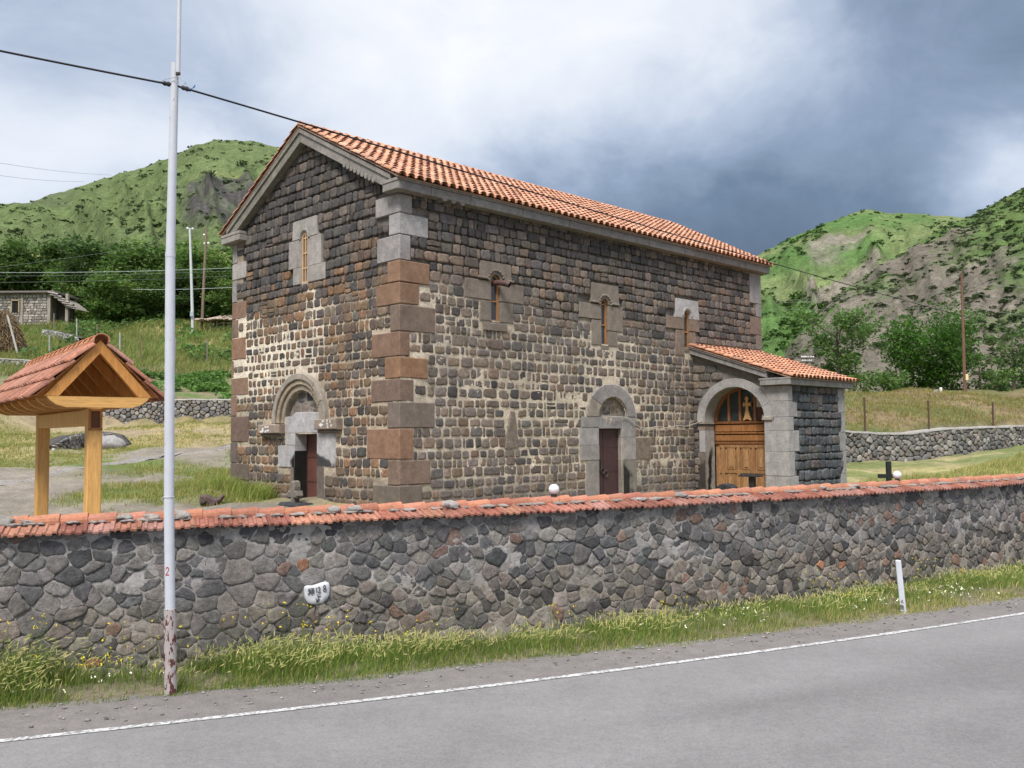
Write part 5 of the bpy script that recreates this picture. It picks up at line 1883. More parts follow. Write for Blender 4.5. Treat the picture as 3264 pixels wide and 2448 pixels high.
FZ = lambda x, y: (x / 4.08, 474.4 + y / 4.08)           # zoom2 -> display px
desc = ['grey wooden fence post beside the barn corner, thin', 'grey fence post in weeds right below the barn end', 'pale fence post behind the shelter ridge, tallest of the row', 'brown fence post just behind the shelter ridge',
        'pale grey fence post between shelter roof and white pole', 'slim pale post lower on the slope, left of the shelter ridge', 'brown fence post nearest left of the white pole', 'fence post half hidden at the right edge of the white pole',
        'grey fence post with dark foot between white pole and church']
for (x, t, b, w, c), ds in zip([(190, 828, 905, 2.6, (.24, .21, .17)), (475, 828, 980, 2.8, (.22, .20, .16)), (678, 873, 1105, 3, (.33, .33, .31)), (855, 922, 1060, 2.6, (.24, .19, .15)), (1058, 995, 1160, 3.6, (.36, .37, .36)),
                               (435, 1020, 1220, 3, (.33, .35, .34)), (1237, 1012, 1250, 2.6, (.20, .15, .12)), (1545, 1040, 1265, 3.4, (.26, .23, .20)), (1825, 1050, 1270, 3, (.22, .19, .17))], desc):
    X, Yt = FZ(x, t); _, Yb = FZ(x, b)
    post_at('fence_post', X, Yt, Yb, w, c, M['greywood'], ds, 'fence post', 'fence posts on the left hillside', rnd.uniform(-1, 1))


def insulators(mb, pts):
    for p in pts: mb.ball(p, .09, (.75, .77, .78), 0, 8, 6, (1, 1, 1.3))


# concrete pole and wooden pole
def upole(name, Xt, Yt, Xb, Yb, w0, w1, col, mat, label, y=None, ins=()):
    p = hit(Xb, Yb) if y is None else at_depth(Xb, Yb, y)
    if y is not None: p[2] = float(ground_z(p[0], p[1]))
    k = p[1] / 1970
    r = empty(name, tuple(p))
    tag(r, label, 'utility pole')
    top = at_depth(Xt, Yt, p[1]) - p
    mb = MB()
    mb.tube([(0, 0, -.3), top * .5, top], [w0 / 2 * k, (w0 + w1) / 4 * k, w1 / 2 * k], 10, col)
    mb.build('shaft', mat, r)
    for (X, Y) in ins:
        q = at_depth(X, Y, p[1]) - p
        mb = MB()
        f = (q[2]) / top[2]
        mb.tube([top * f, q], .025, 5, (.2, .2, .2))
        mb.ball(q + [0, 0, .07], .11, (.70, .72, .74), 0, 8, 6)
        mb.build('insulator', M['plain'], r)
    return r, p, top + p


_, cpole, ctop = upole('utility_pole', 410, 493, 417, 722, 6.6, 4.6, (.50, .52, .53), M['plain'], 'pale concrete utility pole left of the wooden one, behind the garden fence', ins=[(405, 495), (416, 496)])
mb = MB(); bx = at_depth(414.5, 678, cpole[1] - .25); mb.box(bx - [.15, .08, .24], bx + [.15, .08, .24], (.33, .40, .45), 0, .02)
o_ = mb.build('meter_box', M['metal']); o_.parent = _; o_.location = tuple(-np.array(_.location))
_, wpole, wtop = upole('utility_pole', 446, 494, 435, 716, 6.4, 4.8, (.20, .15, .115), M['greywood'], 'dark brown wooden utility pole leaning right, between concrete pole and church', ins=[(442, 528), (450, 527), (441, 509)])


def wire(pts, r, col, label, group=None):
    mb = MB()
    P = []
    for A, B in zip(pts[:-1], pts[1:]):
        A, B = np.array(A), np.array(B)
        n = 14
        sag = np.linalg.norm(B - A) * .006
        for t in np.linspace(0, 1, n, endpoint=False): P.append(A * (1 - t) + B * t - np.array([0, 0, sag * 4 * t * (1 - t)]))
    P.append(np.array(pts[-1]))
    mb.tube(P, r, 5, col, 0, False)
    return tag(mb.build('wire', M['plain']), label, 'wire', group)


wy_ = float(cpole[1]) - 25
wire([at_depth(-40, 588, wy_), at_depth(497, 579, wy_ - 5), at_depth(560, 578, wy_ - 5)], .014, (.36, .42, .42), 'upper pale wire crossing the dark trees to the church corner', 'wires on the left')
wire([at_depth(285, 625, wy_), at_depth(497, 621, wy_ - 5), at_depth(560, 620, wy_ - 5)], .014, (.36, .42, .42), 'lower pale wire crossing the trees between white pole and church', 'wires on the left')
for i, (y0, y1) in enumerate(((582, 578), (596, 585), (610, 596))):
    wire([at_depth(-40, y0, wy_ + 12), tuple(ctop - [0, 0, 1.0 + i * .3]) if i == 0 else at_depth(500, y1, wy_ + 12)], .010, (.16, .18, .17), ['thin dark wire running to the concrete pole', 'thin dark middle wire across the wood', 'thin dark lowest wire across the wood'][i], 'wires on the left')
for i, (a_, b_) in enumerate((((-60, 342), (240, 378)), ((-60, 370), (180, 392)))):
    wire([at_depth(a_[0], a_[1], 170), at_depth(b_[0], b_[1] + 0, 260)], .05, (.42, .46, .52), ['upper faint power line against the sky at left', 'lower faint power line against the sky at left'][i], 'power lines in the sky')

# barn
by = 86.0
def bw(X, Y, y=None): return at_depth(X, Y, y or by)
barn = empty('barn', (0, 0, 0))
tag(barn, 'old grey stone barn with lean-to board roof and brush piled against it at far left', 'barn')
mb = MB()
k = by / 1970
x0 = bw(-60, 700)[0]; x1 = bw(108, 700)[0]; x2 = bw(144, 700)[0]
zb = float(ground_z(x1, by)) - .8
zt = bw(60, 633)[2]
def bmap(u, v, d): return np.stack([np.asarray(u, float), by - np.asarray(d, float), np.asarray(v, float)], -1)
courses(mb, bmap, lambda z: x0, lambda z: x1, zb, zt - .1, lambda z: [(bw(27, 700)[0], bw(42, 700)[0])] if bw(30, 670)[2] < z < bw(30, 655)[2] else [], lambda u, z: (.04, [(.26, .235, .21), (.33, .30, .27), (.22, .20, .185), (.38, .34, .31)], 1.2), hr=(.22, .34), wr=(.3, .8))
mb.box((x0, by + .05, zb), (x1, by + 4.5, zt - .05), (.27, .24, .21), 1)
mb.build('wall', [M['basalt'], M['mortar']], barn)
mb = MB()
for (xa, xb) in ((x1 - .25, x1 + .05), (bw(45, 700)[0], bw(45, 700)[0] + .22), (x2 - .12, x2 + .15)):
    mb.box((xa, by - .12, zb), (xb, by + .2, zt - .1), (.30, .26, .22), 0, .02)
    mb.build('timber_post', M['greywood'], barn)
    mb = MB()
mb.box((x1, by + 1.2, zb), (x2, by + 1.5, zt - .9), (.07, .06, .05), 0, .02)
mb.build('back_boarding', M['greywood'], barn)
mb = MB()
mb.box((x0, by - .5, zt - .05), (x1 + .6, by + 4.5, zt + .14), (.16, .14, .13), 0, .03)
for i in range(6):
    a_, b_ = np.array([x1 - .2 + i * .38, by - .4, zt + .05 - i * .27]), np.array([x1 + 1.0 + i * .30, by - .6 + .1 * i, zt - .22 - i * .24])
    mb.tube([a_, b_], .09, 5, jcol((.30, .27, .25), .2))
mb.add([(x1, by - .45, zt), (x2 + .3, by - .45, zt - 1.5), (x2 + .3, by + 4, zt - 1.3), (x1, by + 4, zt + .1)], [(0, 1, 2, 3)], (.22, .20, .18))
mb.build('roof', M['greywood'], barn)
mb = MB()
xa, za = bw(34, 663)[0], bw(34, 663)[2]
for (a_, b_) in (((-.42, -.55), (-.30, .65)), ((.30, -.55), (.42, .65)), ((-.42, .55), (.42, .68))):
    mb.box((xa + a_[0], by - .15, za + a_[1]), (xa + b_[0], by + .03, za + b_[1]), (.34, .28, .18), 0, .02)
mb.box((xa - .3, by - .04, za - .55), (xa + .3, by + .045, za + .55), (.02, .02, .02))
mb.build('window', M['greywood'], barn)

# low shed with a board roof near the church corner
sp_ = hit(478, 716)
sy = float(sp_[1])
shed = empty('shed', (0, 0, 0))
tag(shed, 'low open shed with a ragged pale board roof seen left of the church edge', 'shed')
mb = MB()
X0, X1 = at_depth(428, 700, sy)[0], at_depth(520, 700, sy)[0]
zg = float(ground_z(X0, sy)); zr2 = at_depth(470, 694, sy)[2]
mb.box((X0 + 1.2, sy + .8, zg - .3), (X1, sy + 1.0, zr2 - .1), (.14, .12, .105), 0, .02)
mb.build('wall', M['greywood'], shed)
mb = MB()
for x_ in np.linspace(X0 + 1.2, X1 - .2, 5): mb.tube([(x_, sy - .3, zg - .3), (x_, sy - .3, zr2)], .07, 6, (.33, .25, .18))
mb.build('posts', M['greywood'], shed)
mb = MB()
for i in range(16):
    x_ = X0 + (X1 - X0) * i / 16
    mb.box((x_, sy - .9 + rnd.uniform(-.2, .2), zr2 + rnd.uniform(-.03, .1)), (x_ + .33, sy + 1.6, zr2 + .16), jcol((.42, .33, .28), .2), 0, .02)
for i in range(14):
    x_ = rnd.uniform(X0 + .6, X1)
    mb.tube([(x_, sy - rnd.uniform(0, .8), zr2 + .2), (x_ + rnd.uniform(.6, 1.4), sy - rnd.uniform(0, .8), zr2 + rnd.uniform(.2, .5))], .04, 5, jcol((.45, .36, .3), .2))
mb.build('roof', M['greywood'], shed)

# haystack with a leaning pole
hp = hit(8, 762)
hs = empty('haystack', tuple(hp))
tag(hs, 'dark brown haystack at the far left edge with a pole leaning on it', 'haystack')
k = hp[1] / 1970
V, Q, C = [], [], []
r_ = np.random.RandomState(5)
for i in range(9000):
    a_ = r_.uniform(0, 2 * np.pi); t = r_.uniform(0, 1) ** .8
    rad = 46 * k * (1 - t) ** .62 * r_.uniform(.9, 1.04)
    c_ = np.array([rad * math.cos(a_), rad * math.sin(a_), t * 95 * k])
    dv = np.array([r_.normal(0, .25), r_.normal(0, .25), -r_.uniform(.3, .6)]) * .9
    wv = np.cross(dv, r_.normal(0, 1, 3)); wv *= .02 / (np.linalg.norm(wv) + 1e-9)
    n_ = len(V)
    V += [c_ - wv, c_ + wv, c_ + dv * .8 + wv, c_ + dv * .8 - wv]
    Q.append((n_, n_ + 1, n_ + 2, n_ + 3))
    cc = np.array([(.17, .125, .085), (.13, .095, .07), (.22, .165, .11), (.10, .075, .06)][r_.randint(4)])
    C += [cc] * 4
hh_ = fast_mesh('hay', np.array(V), np.array(Q), np.array(C), M['grass'], hs)
mb = MB()
mb.ball((0, 0, 0), 1, (.06, .045, .035), 0, 16, 12, (34 * k, 34 * k, 70 * k))
mb.build('core', M['soil'], hs)
post_at('leaning_pole', 42, 681, 757, 4.5, (.40, .38, .35), M['greywood'], 'grey wooden pole leaning against the haystack', 'pole', None, -26, hp[1] - 2.2)


# dry stone walls
def dry_wall(name, pts, heights, label, thick=.6, pal=None, hr=(.13, .26), wr=(.22, .62), cap=True, sink=.25):
    """pts: world xy polyline; heights: top z per vertex"""
    P = np.array(pts, float)
    L = np.concatenate([[0], np.cumsum(np.hypot(*np.diff(P, axis=0).T))])
    tx_ = np.gradient(P[:, 0], L); ty_ = np.gradient(P[:, 1], L)
    nl = np.hypot(tx_, ty_); nx_, ny_ = ty_ / nl, -tx_ / nl
    def mp(u, v, d):
        u = np.asarray(u, float)
        return np.stack([np.interp(u, L, P[:, 0]) + np.interp(u, L, nx_) * d, np.interp(u, L, P[:, 1]) + np.interp(u, L, ny_) * d, np.asarray(v, float)], -1)
    top = lambda u: np.interp(u, L, heights)
    base = lambda u: ground_z(np.interp(u, L, P[:, 0]) + np.interp(u, L, nx_) * .3, np.interp(u, L, P[:, 1]) + np.interp(u, L, ny_) * .3)
    r = empty(name, (0, 0, 0))
    tag(r, label, 'stone wall')
    pal = pal or [(.19, .182, .175), (.25, .235, .22), (.14, .137, .138), (.29, .27, .25), (.22, .19, .165), (.16, .15, .14)]
    seeds = []
    z0 = float(np.min(base(np.linspace(0, L[-1], 40)))) - .1
    for p in rubble_seeds(0, L[-1], z0, float(np.max(heights)), hr, wr, .4):
        if base(p[0]) - .15 < p[1] < top(p[0]) - .03: seeds.append(p)
    mb = MB()
    for c in voronoi_cells(seeds, (0, z0 - .2, L[-1], float(np.max(heights)) + .05), .7):
        if c is None or min(np.ptp(c, axis=0)) < .04: continue
        c[:, 1] = np.minimum(c[:, 1], top(c[:, 0]))
        q = round_poly(c, .018, 11, .2)
        stone(mb, q, mp, rnd.choice([.03, .05, .07]), jcol(rnd.choice(pal), .22), back=.08)
    n_ = int(L[-1] / .5) + 2
    us = np.linspace(0, L[-1], n_)
    V = np.concatenate([mp(us, base(us) - .3, np.full(n_, -.05)), mp(us, top(us), np.full(n_, -.05)), mp(us, top(us), np.full(n_, -thick)), mp(us, base(us) - .3, np.full(n_, -thick))])
    mb.grid(V, n_, 4, (.07, .066, .062), 1)
    mb.build('masonry', [M['basalt'], M['mortar']], r)
    if cap:
        mb = MB()
        us = np.linspace(0, L[-1], n_ * 3)
        jj = (fbm(us * 1.5, us * 0, 9, 3) - .5) * .07
        V = np.concatenate([mp(us, top(us) - .02 + jj, np.full(len(us), .07)), mp(us, top(us) + .06 + jj, np.full(len(us), .05)), mp(us, top(us) + .07 + jj, np.full(len(us), -thick)), mp(us, top(us) - .03, np.full(len(us), -thick - .02))])
        mb.grid(V, len(us), 4, (.27, .258, .24), 0)
        mb.build('mortar_cap', M['mortar'], r)
    return r


xr_ = np.linspace(6, 34, 30)
rt_px = np.array([(1700, 926), (1835, 929), (1900, 934), (1950, 937), (1985, 931), (2040, 925), (2130, 921), (2212, 918), (2400, 914)], float)
hts = []
for x in xr_:
    y = float(right_wall_y(x)) - .1
    X = 1106 + x / y * 1970
    hts.append(at_depth(X, float(np.interp(X, rt_px[:, 0], rt_px[:, 1])), y)[2] - .06)
dry_wall('stone_wall', [(x, float(right_wall_y(x)) - .1) for x in xr_], hts, 'dry stone retaining wall with pale mortar top below the grassy bank at right')
xl_ = np.linspace(-23.5, -9, 14)
dry_wall('stone_wall', [(x, 49.9) for x in xl_], [float(at_depth(1106 + x / 49.9 * 1970, 864, 49.9)[2]) for x in xl_], 'grey rubble retaining wall below the vegetable garden, between the white pole and church')
P = [hit(X, Y)[:2] for X, Y in ((112, 972), (150, 966), (200, 960), (245, 962), (268, 966))]
dry_wall('stone_wall', P, [float(ground_z(*p)) + h for p, h in zip(P, (.15, .45, .6, .5, .12))], 'tumbled low dry stone wall by the track seen between the shelter posts', cap=False, wr=(.2, .6))
P = [hit(X, Y)[:2] for X, Y in ((-60, 793), (0, 790), (50, 793), (88, 797))]
dry_wall('stone_wall', P, [float(ground_z(*p)) + .5 for p in P], 'low pale dry stone wall at far left beyond the shelter roof', cap=True, pal=[(.35, .34, .32), (.28, .27, .25)])
P = [hit(X, Y)[:2] for X, Y in ((90, 728), (115, 732), (150, 740), (168, 748))]
dry_wall('stone_wall', P, [float(ground_z(*p)) + .7 for p in P], 'short pale rubble wall in the weeds below the barn', cap=False, pal=[(.36, .35, .33), (.28, .27, .25), (.22, .21, .2)])
rk = hit(228, 968)
mb = MB(); mb.ball((0, 0, .15), .62, (.235, .225, .22), 0, 16, 10, (1.3, .8, .55), .45, 4)
o_ = mb.build('boulder', M['basalt']); o_.location = tuple(rk)
tag(o_, 'smooth grey boulder at the right end of the tumbled wall by the track', 'boulder')

# ================================================================= RIGHT BACKGROUND
for (X, t, b), ds in zip([(1869, 858, 929), (2007, 865, 931), (2146, 868, 921)], ['rusty steel fence post on the dry stone wall nearest the porch', 'middle rusty steel fence post on the dry stone wall', 'rusty steel fence post on the dry stone wall at far right']):
    X = X
    y = None
    for yy in np.linspace(34, 45, 200):
        p = at_depth(X, b, yy)
        if yy > right_wall_y(p[0]) + .15: y = yy; break
    p = at_depth(X, b, y); gz = float(ground_z(p[0], p[1]))
    mb = MB(); hgt = at_depth(X, t, y)[2] - gz
    mb.box((-.032, -.032, -.2), (.032, .032, hgt), (.085, .045, .034), 0, .008)
    o_ = mb.build('fence_post', M['metal']); o_.location = (p[0], p[1], gz)
    tag(o_, ds, 'fence post', 'rusty fence posts')
_, rp, rtop = upole('utility_pole', 2077, 590, 2085, 862, 7.2, 4.6, (.165, .095, .07), M['greywood'], 'tall reddish brown utility pole in front of the round green tree', y=52)
mb = MB(); q = at_depth(2088.5, 815, 52 - .15); mb.box(q - [.07, .05, .18], q + [.07, .02, .18], (.70, .58, .30), 0, .01)
o_ = mb.build('notice_plate', M['plain']); o_.parent = _; o_.location = tuple(-np.array(_.location))
_, rp2, _t = upole('utility_pole', 2139, 765, 2147, 865, 3.0, 2.2, (.12, .08, .07), M['greywood'], 'thin dark utility pole right of the tall brown one', y=75)
for i, (yl, yp, yr) in enumerate(((652, 608, 627), (655, 628, 664), (668, 662, 690))):
    wire([at_depth(1665, yl, 60), at_depth(2077 + i, yp, 52), at_depth(2290, yr, 46)], .009, (.22, .22, .20), ['topmost thin wire on the tall brown pole', 'middle thin wire on the tall brown pole', 'lowest thin wire on the tall brown pole'][i], 'wires on the right')
p = at_depth(2033, 866, 50); gz = float(ground_z(p[0], p[1]))
mk = empty('marker_post', (p[0], p[1], gz)); tag(mk, 'short white marker post with a small tilted plate below the round green tree', 'marker post')
mb = MB(); mb.box((-.06, -.05, -.1), (.06, .05, at_depth(2033, 837, 50)[2] - gz), (.72, .74, .70), 0, .01); mb.build('post', M['plain'], mk)
mb = MB(); q = at_depth(2020, 846, 50) - np.array([p[0], p[1], gz]); mb.box((-.08, -.015, -.11), (.08, .015, .11), (.40, .42, .36), 0, .005, lambda V: np.stack([V[:, 0] + V[:, 2] * .8, V[:, 1], V[:, 2]], -1) + q)
mb.build('plate', M['plain'], mk)
# telegraph crossarm with two rows of white insulators above the bushes
p = at_depth(1745, 850, 62); gz = float(ground_z(p[0], p[1]))
tg = empty('telegraph_pole', (p[0], p[1], gz)); tag(tg, 'distant telegraph pole with two crossarms of white insulators above the porch roof', 'telegraph pole')
mb = MB(); mb.tube([(0, 0, -.3), (0, 0, at_depth(1745, 768, 62)[2] - gz)], .08, 8, (.10, .085, .08)); mb.build('shaft', M['greywood'], tg)
for (Y, x0_, x1_, n_) in ((774, 1731, 1757, 10), (782, 1733, 1752, 6)):
    a_, b_ = at_depth(x0_, Y, 62) - np.array([p[0], p[1], gz]), at_depth(x1_, Y, 62) - np.array([p[0], p[1], gz])
    mb = MB(); mb.tube([a_ - [.15, .06, 0], b_ + [.15, -.06, 0]], .05, 6, (.12, .10, .09))
    ca = mb.build('crossarm', M['greywood'], tg)
    mb = MB()
    for t in np.linspace(0, 1, n_): mb.ball(a_ * (1 - t) + b_ * t + [0, -.06, .10], .042, (.75, .76, .78), 0, 6, 5, (1, 1, 1.3))
    mb.build('insulators', M['plain'], ca)
# ================================================================= HILLS
def hill(name, prof, r_base, r_ridge, z_base, relief, colf, x0, x1, nth=260, nr=110, p=1.15, seed=1, back=70):
    prof = np.array(prof, float)
    X = np.linspace(x0, x1, nth)
    Yp = np.interp(X, prof[:, 0], prof[:, 1]) + (fbm(X * .05, X * 0, seed + 3, 4) - .5) * 7
    D = np.array([ray(a, b) for a, b in zip(X, Yp)])
    hd = np.hypot(D[:, 0], D[:, 1])
    dirx, diry, tan = D[:, 0] / hd, D[:, 1] / hd, D[:, 2] / hd
    rr_ = np.array([r_ridge(x) for x in X]) if callable(r_ridge) else np.full(nth, float(r_ridge))
    rb = np.array([r_base(x) for x in X]) if callable(r_base) else np.full(nth, float(r_base))
    zr_ = CAM_H + tan * rr_
    t = np.concatenate([np.linspace(0, 1, nr), [1 + .04 * k for k in range(1, 9)]])
    T, I = np.meshgrid(t, np.arange(nth), indexing='ij')
    r = rb[I] + (rr_ - rb)[I] * np.minimum(T, 1) + np.maximum(T - 1, 0) * back * 12
    zz = z_base + (zr_[I] - z_base) * np.minimum(T, 1) ** p - np.maximum(T - 1, 0) * 140
    gx, gy = r * dirx[I], r * diry[I]
    n1 = fbm(gx * .018, gy * .018, seed, 5) - .5
    n2 = fbm(gx * .09 + zz * .05, gy * .09, seed + 9, 4) - .5
    env = sstep(1, .88, T) * np.clip(4 * np.minimum(T, 1) * (1 - np.minimum(T, 1)), 0, 1)
    rk = colf(gx, gy, zz, np.minimum(T, 1), X[I], None)[1]
    n3 = np.abs(fbm(X[I] * .012 + zz * .012, zz * .004 + 7 + gy * .002, seed + 21, 4) - .5) * 2
    zz = zz + relief * env * (n1 * 2 + (.35 - n3) * 1.3) + (relief * .22 + relief * .5 * rk) * n2 * np.clip(env * 1.5 + .08, 0, 1)
    C, _ = colf(gx, gy, zz, np.minimum(T, 1), X[I], n2)
    mb = MB()
    mb.grid(np.stack([gx, gy, zz], -1).reshape(-1, 3), nth, len(t), np.clip(C, 0, 1).reshape(-1, 3))
    o = kind(mb.build(name, M['hill']), 'structure')
    return dict(o=o, gx=gx, gy=gy, gz=zz, T=T, X=X, rk=rk, nr=nr)


HG = np.array([.098, .135, .052]); HD = np.array([.055, .10, .028]); HROCK = np.array([.135, .115, .10]); HSTRAW = np.array([.17, .175, .07])


def col_left(gx, gy, gz, T, X, n2):
    a = fbm(gx * .03, gz * .06 + gy * .02, 3, 4)[..., None]
    c = HG * (1 - a) + np.array([.105, .135, .06]) * a
    cx = (X - 520) / 150; cy = (gz - gz.mean() * 0)
    # basalt cliff band high on the right
    e = fbm(X * .012, gz * .05, 8, 4) - .5
    rk = sstep(.30, .34, T + e * .10 + (X - 400) * .0003) * sstep(.60, .54, T + e * .12) * sstep(380, 420, X + e * 70) * sstep(760, 660, X)
    grn = sstep(.45, .62, fbm(X * .03, gz * .12, 18, 3))
    rk = rk * (1 - .35 * grn)
    rk2 = .45 * sstep(.55, .72, fbm(gx * .05, gy * .05 + gz * .09, 27, 4)) * sstep(.75, .95, T)
    k = np.maximum(rk, rk2)[..., None]
    c = c * (1 - k) + k * (np.array([.045, .040, .040]) + .05 * fbm(X * .25, gz * .08, 30, 3)[..., None])
    s = sstep(.62, .78, fbm(gx * .02, gz * .1, 29, 4))[..., None] * .4
    return c * (1 - s) + s * HSTRAW, rk


def col_front(gx, gy, gz, T, X, n2):
    # diagonal strata, rock below on the left, greener to the right and above
    st = fbm(X * .010 + gz * .05, gz * .014 - X * .004, 44, 5)
    g_ = fbm(gx * .05, gy * .05 + gz * .03, 48, 5)
    amt = .59 - .38 * sstep(2030, 2330, X + 60 * (st - .5)) - .30 * sstep(.62, .98, T) + .25 * (st - .5) * 2 + .12 * sstep(.6, .1, T)
    rk = sstep(-.13, .13, amt - g_ + .10)
    a = fbm(gx * .06, gz * .08, 49, 4)[..., None]
    c = np.array([.062, .105, .034]) * (1 - a) + np.array([.105, .15, .052]) * a
    rc = fbm(X * .03 + gz * .12, gz * .05, 50, 5)[..., None]
    rock = np.array([.105, .088, .076]) * (1 - rc) + np.array([.185, .156, .134]) * rc
    k = rk[..., None] * .9
    return c * (1 - k) + rock * k, rk


def col_back(gx, gy, gz, T, X, n2):
    g_ = fbm(gx * .022, gy * .022 + gz * .02, 58, 5)
    st = fbm(X * .014 + gz * .03, gz * .02, 54, 4)
    amt = .45 * sstep(1960, 1860, X + 80 * (st - .5)) * sstep(1660, 1760, X + 60 * (g_ - .5)) * sstep(.97, .80, T)
    rk = sstep(-.08, .10, amt - g_ + .02)
    a = sstep(.35, .65, fbm(gx * .02, gz * .03, 59, 4))[..., None]
    c = np.array([.078, .138, .044]) * (1 - a) + np.array([.140, .172, .075]) * a
    rc = fbm(X * .04 + gz * .1, gz * .06, 60, 4)[..., None]
    rock = np.array([.145, .125, .11]) * (1 - rc) + np.array([.26, .225, .19]) * rc
    k = rk[..., None] * .85
    return c * (1 - k) + rock * k, rk


HL = hill('hill', [(-500, 470), (-200, 445), (0, 441), (60, 437), (110, 421), (160, 405), (240, 381), (330, 355), (395, 326), (440, 308), (480, 301), (540, 305), (612, 318), (700, 335), (850, 390), (1000, 470), (1150, 600), (1300, 760)],
          112, 520, 11, 13, col_left, -500, 1300, 300, 120, 1.12, 71)
HB = hill('hill', [(1250, 900), (1400, 800), (1500, 680), (1590, 590), (1640, 549), (1690, 524), (1740, 500), (1800, 476), (1835, 462), (1870, 453), (1930, 460), (1990, 463), (2040, 467), (2090, 470), (2300, 480), (2700, 560)],
          190, 640, 8, 15, col_back, 1250, 2700, 260, 110, 1.1, 171)
HF = hill('hill', [(1560, 905), (1655, 868), (1700, 775), (1760, 695), (1830, 622), (1930, 560), (2020, 502), (2090, 470), (2150, 440), (2212, 405), (2400, 320), (2800, 240)],
          lambda x: 118, lambda x: 300 + 60 * float(sstep(1650, 2100, x)), 5, 6, col_front, 1560, 2800, 280, 120, 1.05, 271)


# ---------------------------------------------------------------- leaf clouds
def leaf_cloud(cen, nrm_j, size, cols, seed, up=.35):
    """folded leaf quads at the given centres"""
    r = np.random.RandomState(seed)
    n = len(cen)
    d = r.normal(0, 1, (n, 3)); d[:, 2] *= .6
    d /= np.linalg.norm(d, axis=1, keepdims=True)
    b = r.normal(0, 1, (n, 3)); b[:, 2] *= .5
    b -= (b * d).sum(1, keepdims=True) * d
    b /= np.linalg.norm(b, axis=1, keepdims=True) + 1e-9
    s = size * r.uniform(.6, 1.35, (n, 1))
    V = np.stack([cen - d * s, cen + b * s * .55, cen + d * s, cen - b * s * .55], 1).reshape(-1, 3)
    V[1::4, 2] += (s * .22)[:, 0]; V[3::4, 2] += (s * .22)[:, 0]
    Q = np.arange(4 * n).reshape(-1, 4)
    return V, Q, np.repeat(cols, 4, 0)


def skeleton(h, cr_, seed, trunk_f=.35, n_b=9, spread=1.0, droop=0.0, lean=0.0):
    """trunk, limbs and twigs: list of (path, radii) and twig tips"""
    r = np.random.RandomState(seed)
    segs, tips = [], []
    th = h * .82
    tr = h * .022 + .04
    pts = [np.array([0, 0, -.3])]
    for i in range(1, 7):
        t = i / 6
        pts.append(np.array([lean * t * h + r.normal(0, .018) * h * t, r.normal(0, .018) * h * t, th * t]))
    segs.append((np.array(pts), np.linspace(tr, tr * .25, 7)))
    for b in range(n_b):
        t = trunk_f + (1 - trunk_f) * (b + r.uniform(0, .8)) / n_b * .93
        i = min(int(t * 6), 5); f = t * 6 - i
        p0 = pts[i] * (1 - f) + pts[i + 1] * f
        a = b * 2.4 + r.uniform(-.5, .5)
        prof = math.sin(math.pi * min(1, (1 - (t - trunk_f) / (1.02 - trunk_f)) * .62 + .30))
        L = cr_ * spread * prof * r.uniform(.75, 1.1)
        el_ = r.uniform(.15, .6) + .45 * (t - trunk_f)
        dv = np.array([math.cos(a) * math.cos(el_), math.sin(a) * math.cos(el_), math.sin(el_)])
        p1 = p0 + dv * L * .5 + [0, 0, L * .05]; p2 = p0 + dv * L + [0, 0, L * (.10 - droop)]
        br = tr * .42 * (1 - .5 * t)
        segs.append((np.array([p0, p1, p2]), np.array([br, br * .6, br * .22])))
        for k in range(6):
            q = p0 + (p2 - p0) * r.uniform(.35, 1.0)
            dv2 = dv + r.normal(0, .75, 3); dv2 /= np.linalg.norm(dv2)
            q2 = q + dv2 * L * r.uniform(.22, .45)
            segs.append((np.array([q, (q + q2) / 2 + r.normal(0, .03, 3) * L, q2]), np.array([br * .3, br * .2, br * .08])))
            tips += [q2, (q + q2) / 2]
        tips.append(p2)
    tips.append(pts[-1]); tips.append(pts[-1] * .93)
    return segs, np.array(tips)


def tree_parts(h, cr_, seed, n_leaf, leaf, col, trunk_f=.25, n_b=10, clump=.16, droop=0.0, lean=0.0, trunk_col=(.12, .10, .085), spread=1.0, var=.35):
    r = np.random.RandomState(seed + 1)
    segs, tips = skeleton(h, cr_, seed, trunk_f, n_b, spread, droop, lean)
    mb = MB()
    for P, ra in segs: mb.tube(P, ra, 6 if ra[0] > .06 else 4, jcol(trunk_col, .1), 0, False)
    tw = r.uniform(.55, 1.45, len(tips))
    ci = r.choice(len(tips), n_leaf, p=tw / tw.sum())
    g_ = r.normal(0, 1, (n_leaf, 3))
    g_ /= np.linalg.norm(g_, axis=1, keepdims=True)
    rad = clump * cr_ * tw[ci] * r.uniform(.35, 1.0, n_leaf) ** .5 * 1.5
    cen = tips[ci] + g_ * rad[:, None] * np.array([1.15, 1.15, .75])
    cen[:, 2] = np.maximum(cen[:, 2], h * .03)
    base = np.array(col)
    ck = r.uniform(1 - var, 1 + var, len(tips))[ci]
    cols = base * ck[:, None] * r.uniform(.8, 1.2, (n_leaf, 1))
    cols[:, 0] *= r.uniform(.85, 1.2, n_leaf)
    return mb, leaf_cloud(cen, None, leaf, cols, seed + 2)


def make_tree(name, label, loc, h, cr_, seed, n_leaf, leaf, col, group=None, rz=0, **kw):
    t = empty(name, tuple(loc), rz)
    tag(t, label, 'tree' if 'tree' in name else 'shrub', group)
    mb, (V, Q, C) = tree_parts(h, cr_, seed, n_leaf, leaf, col, **kw)
    mb.build('trunk', M['greywood'], t)
    fast_mesh('crown', V, Q, np.clip(C, 0, 1), M['leaf'], t)
    return t


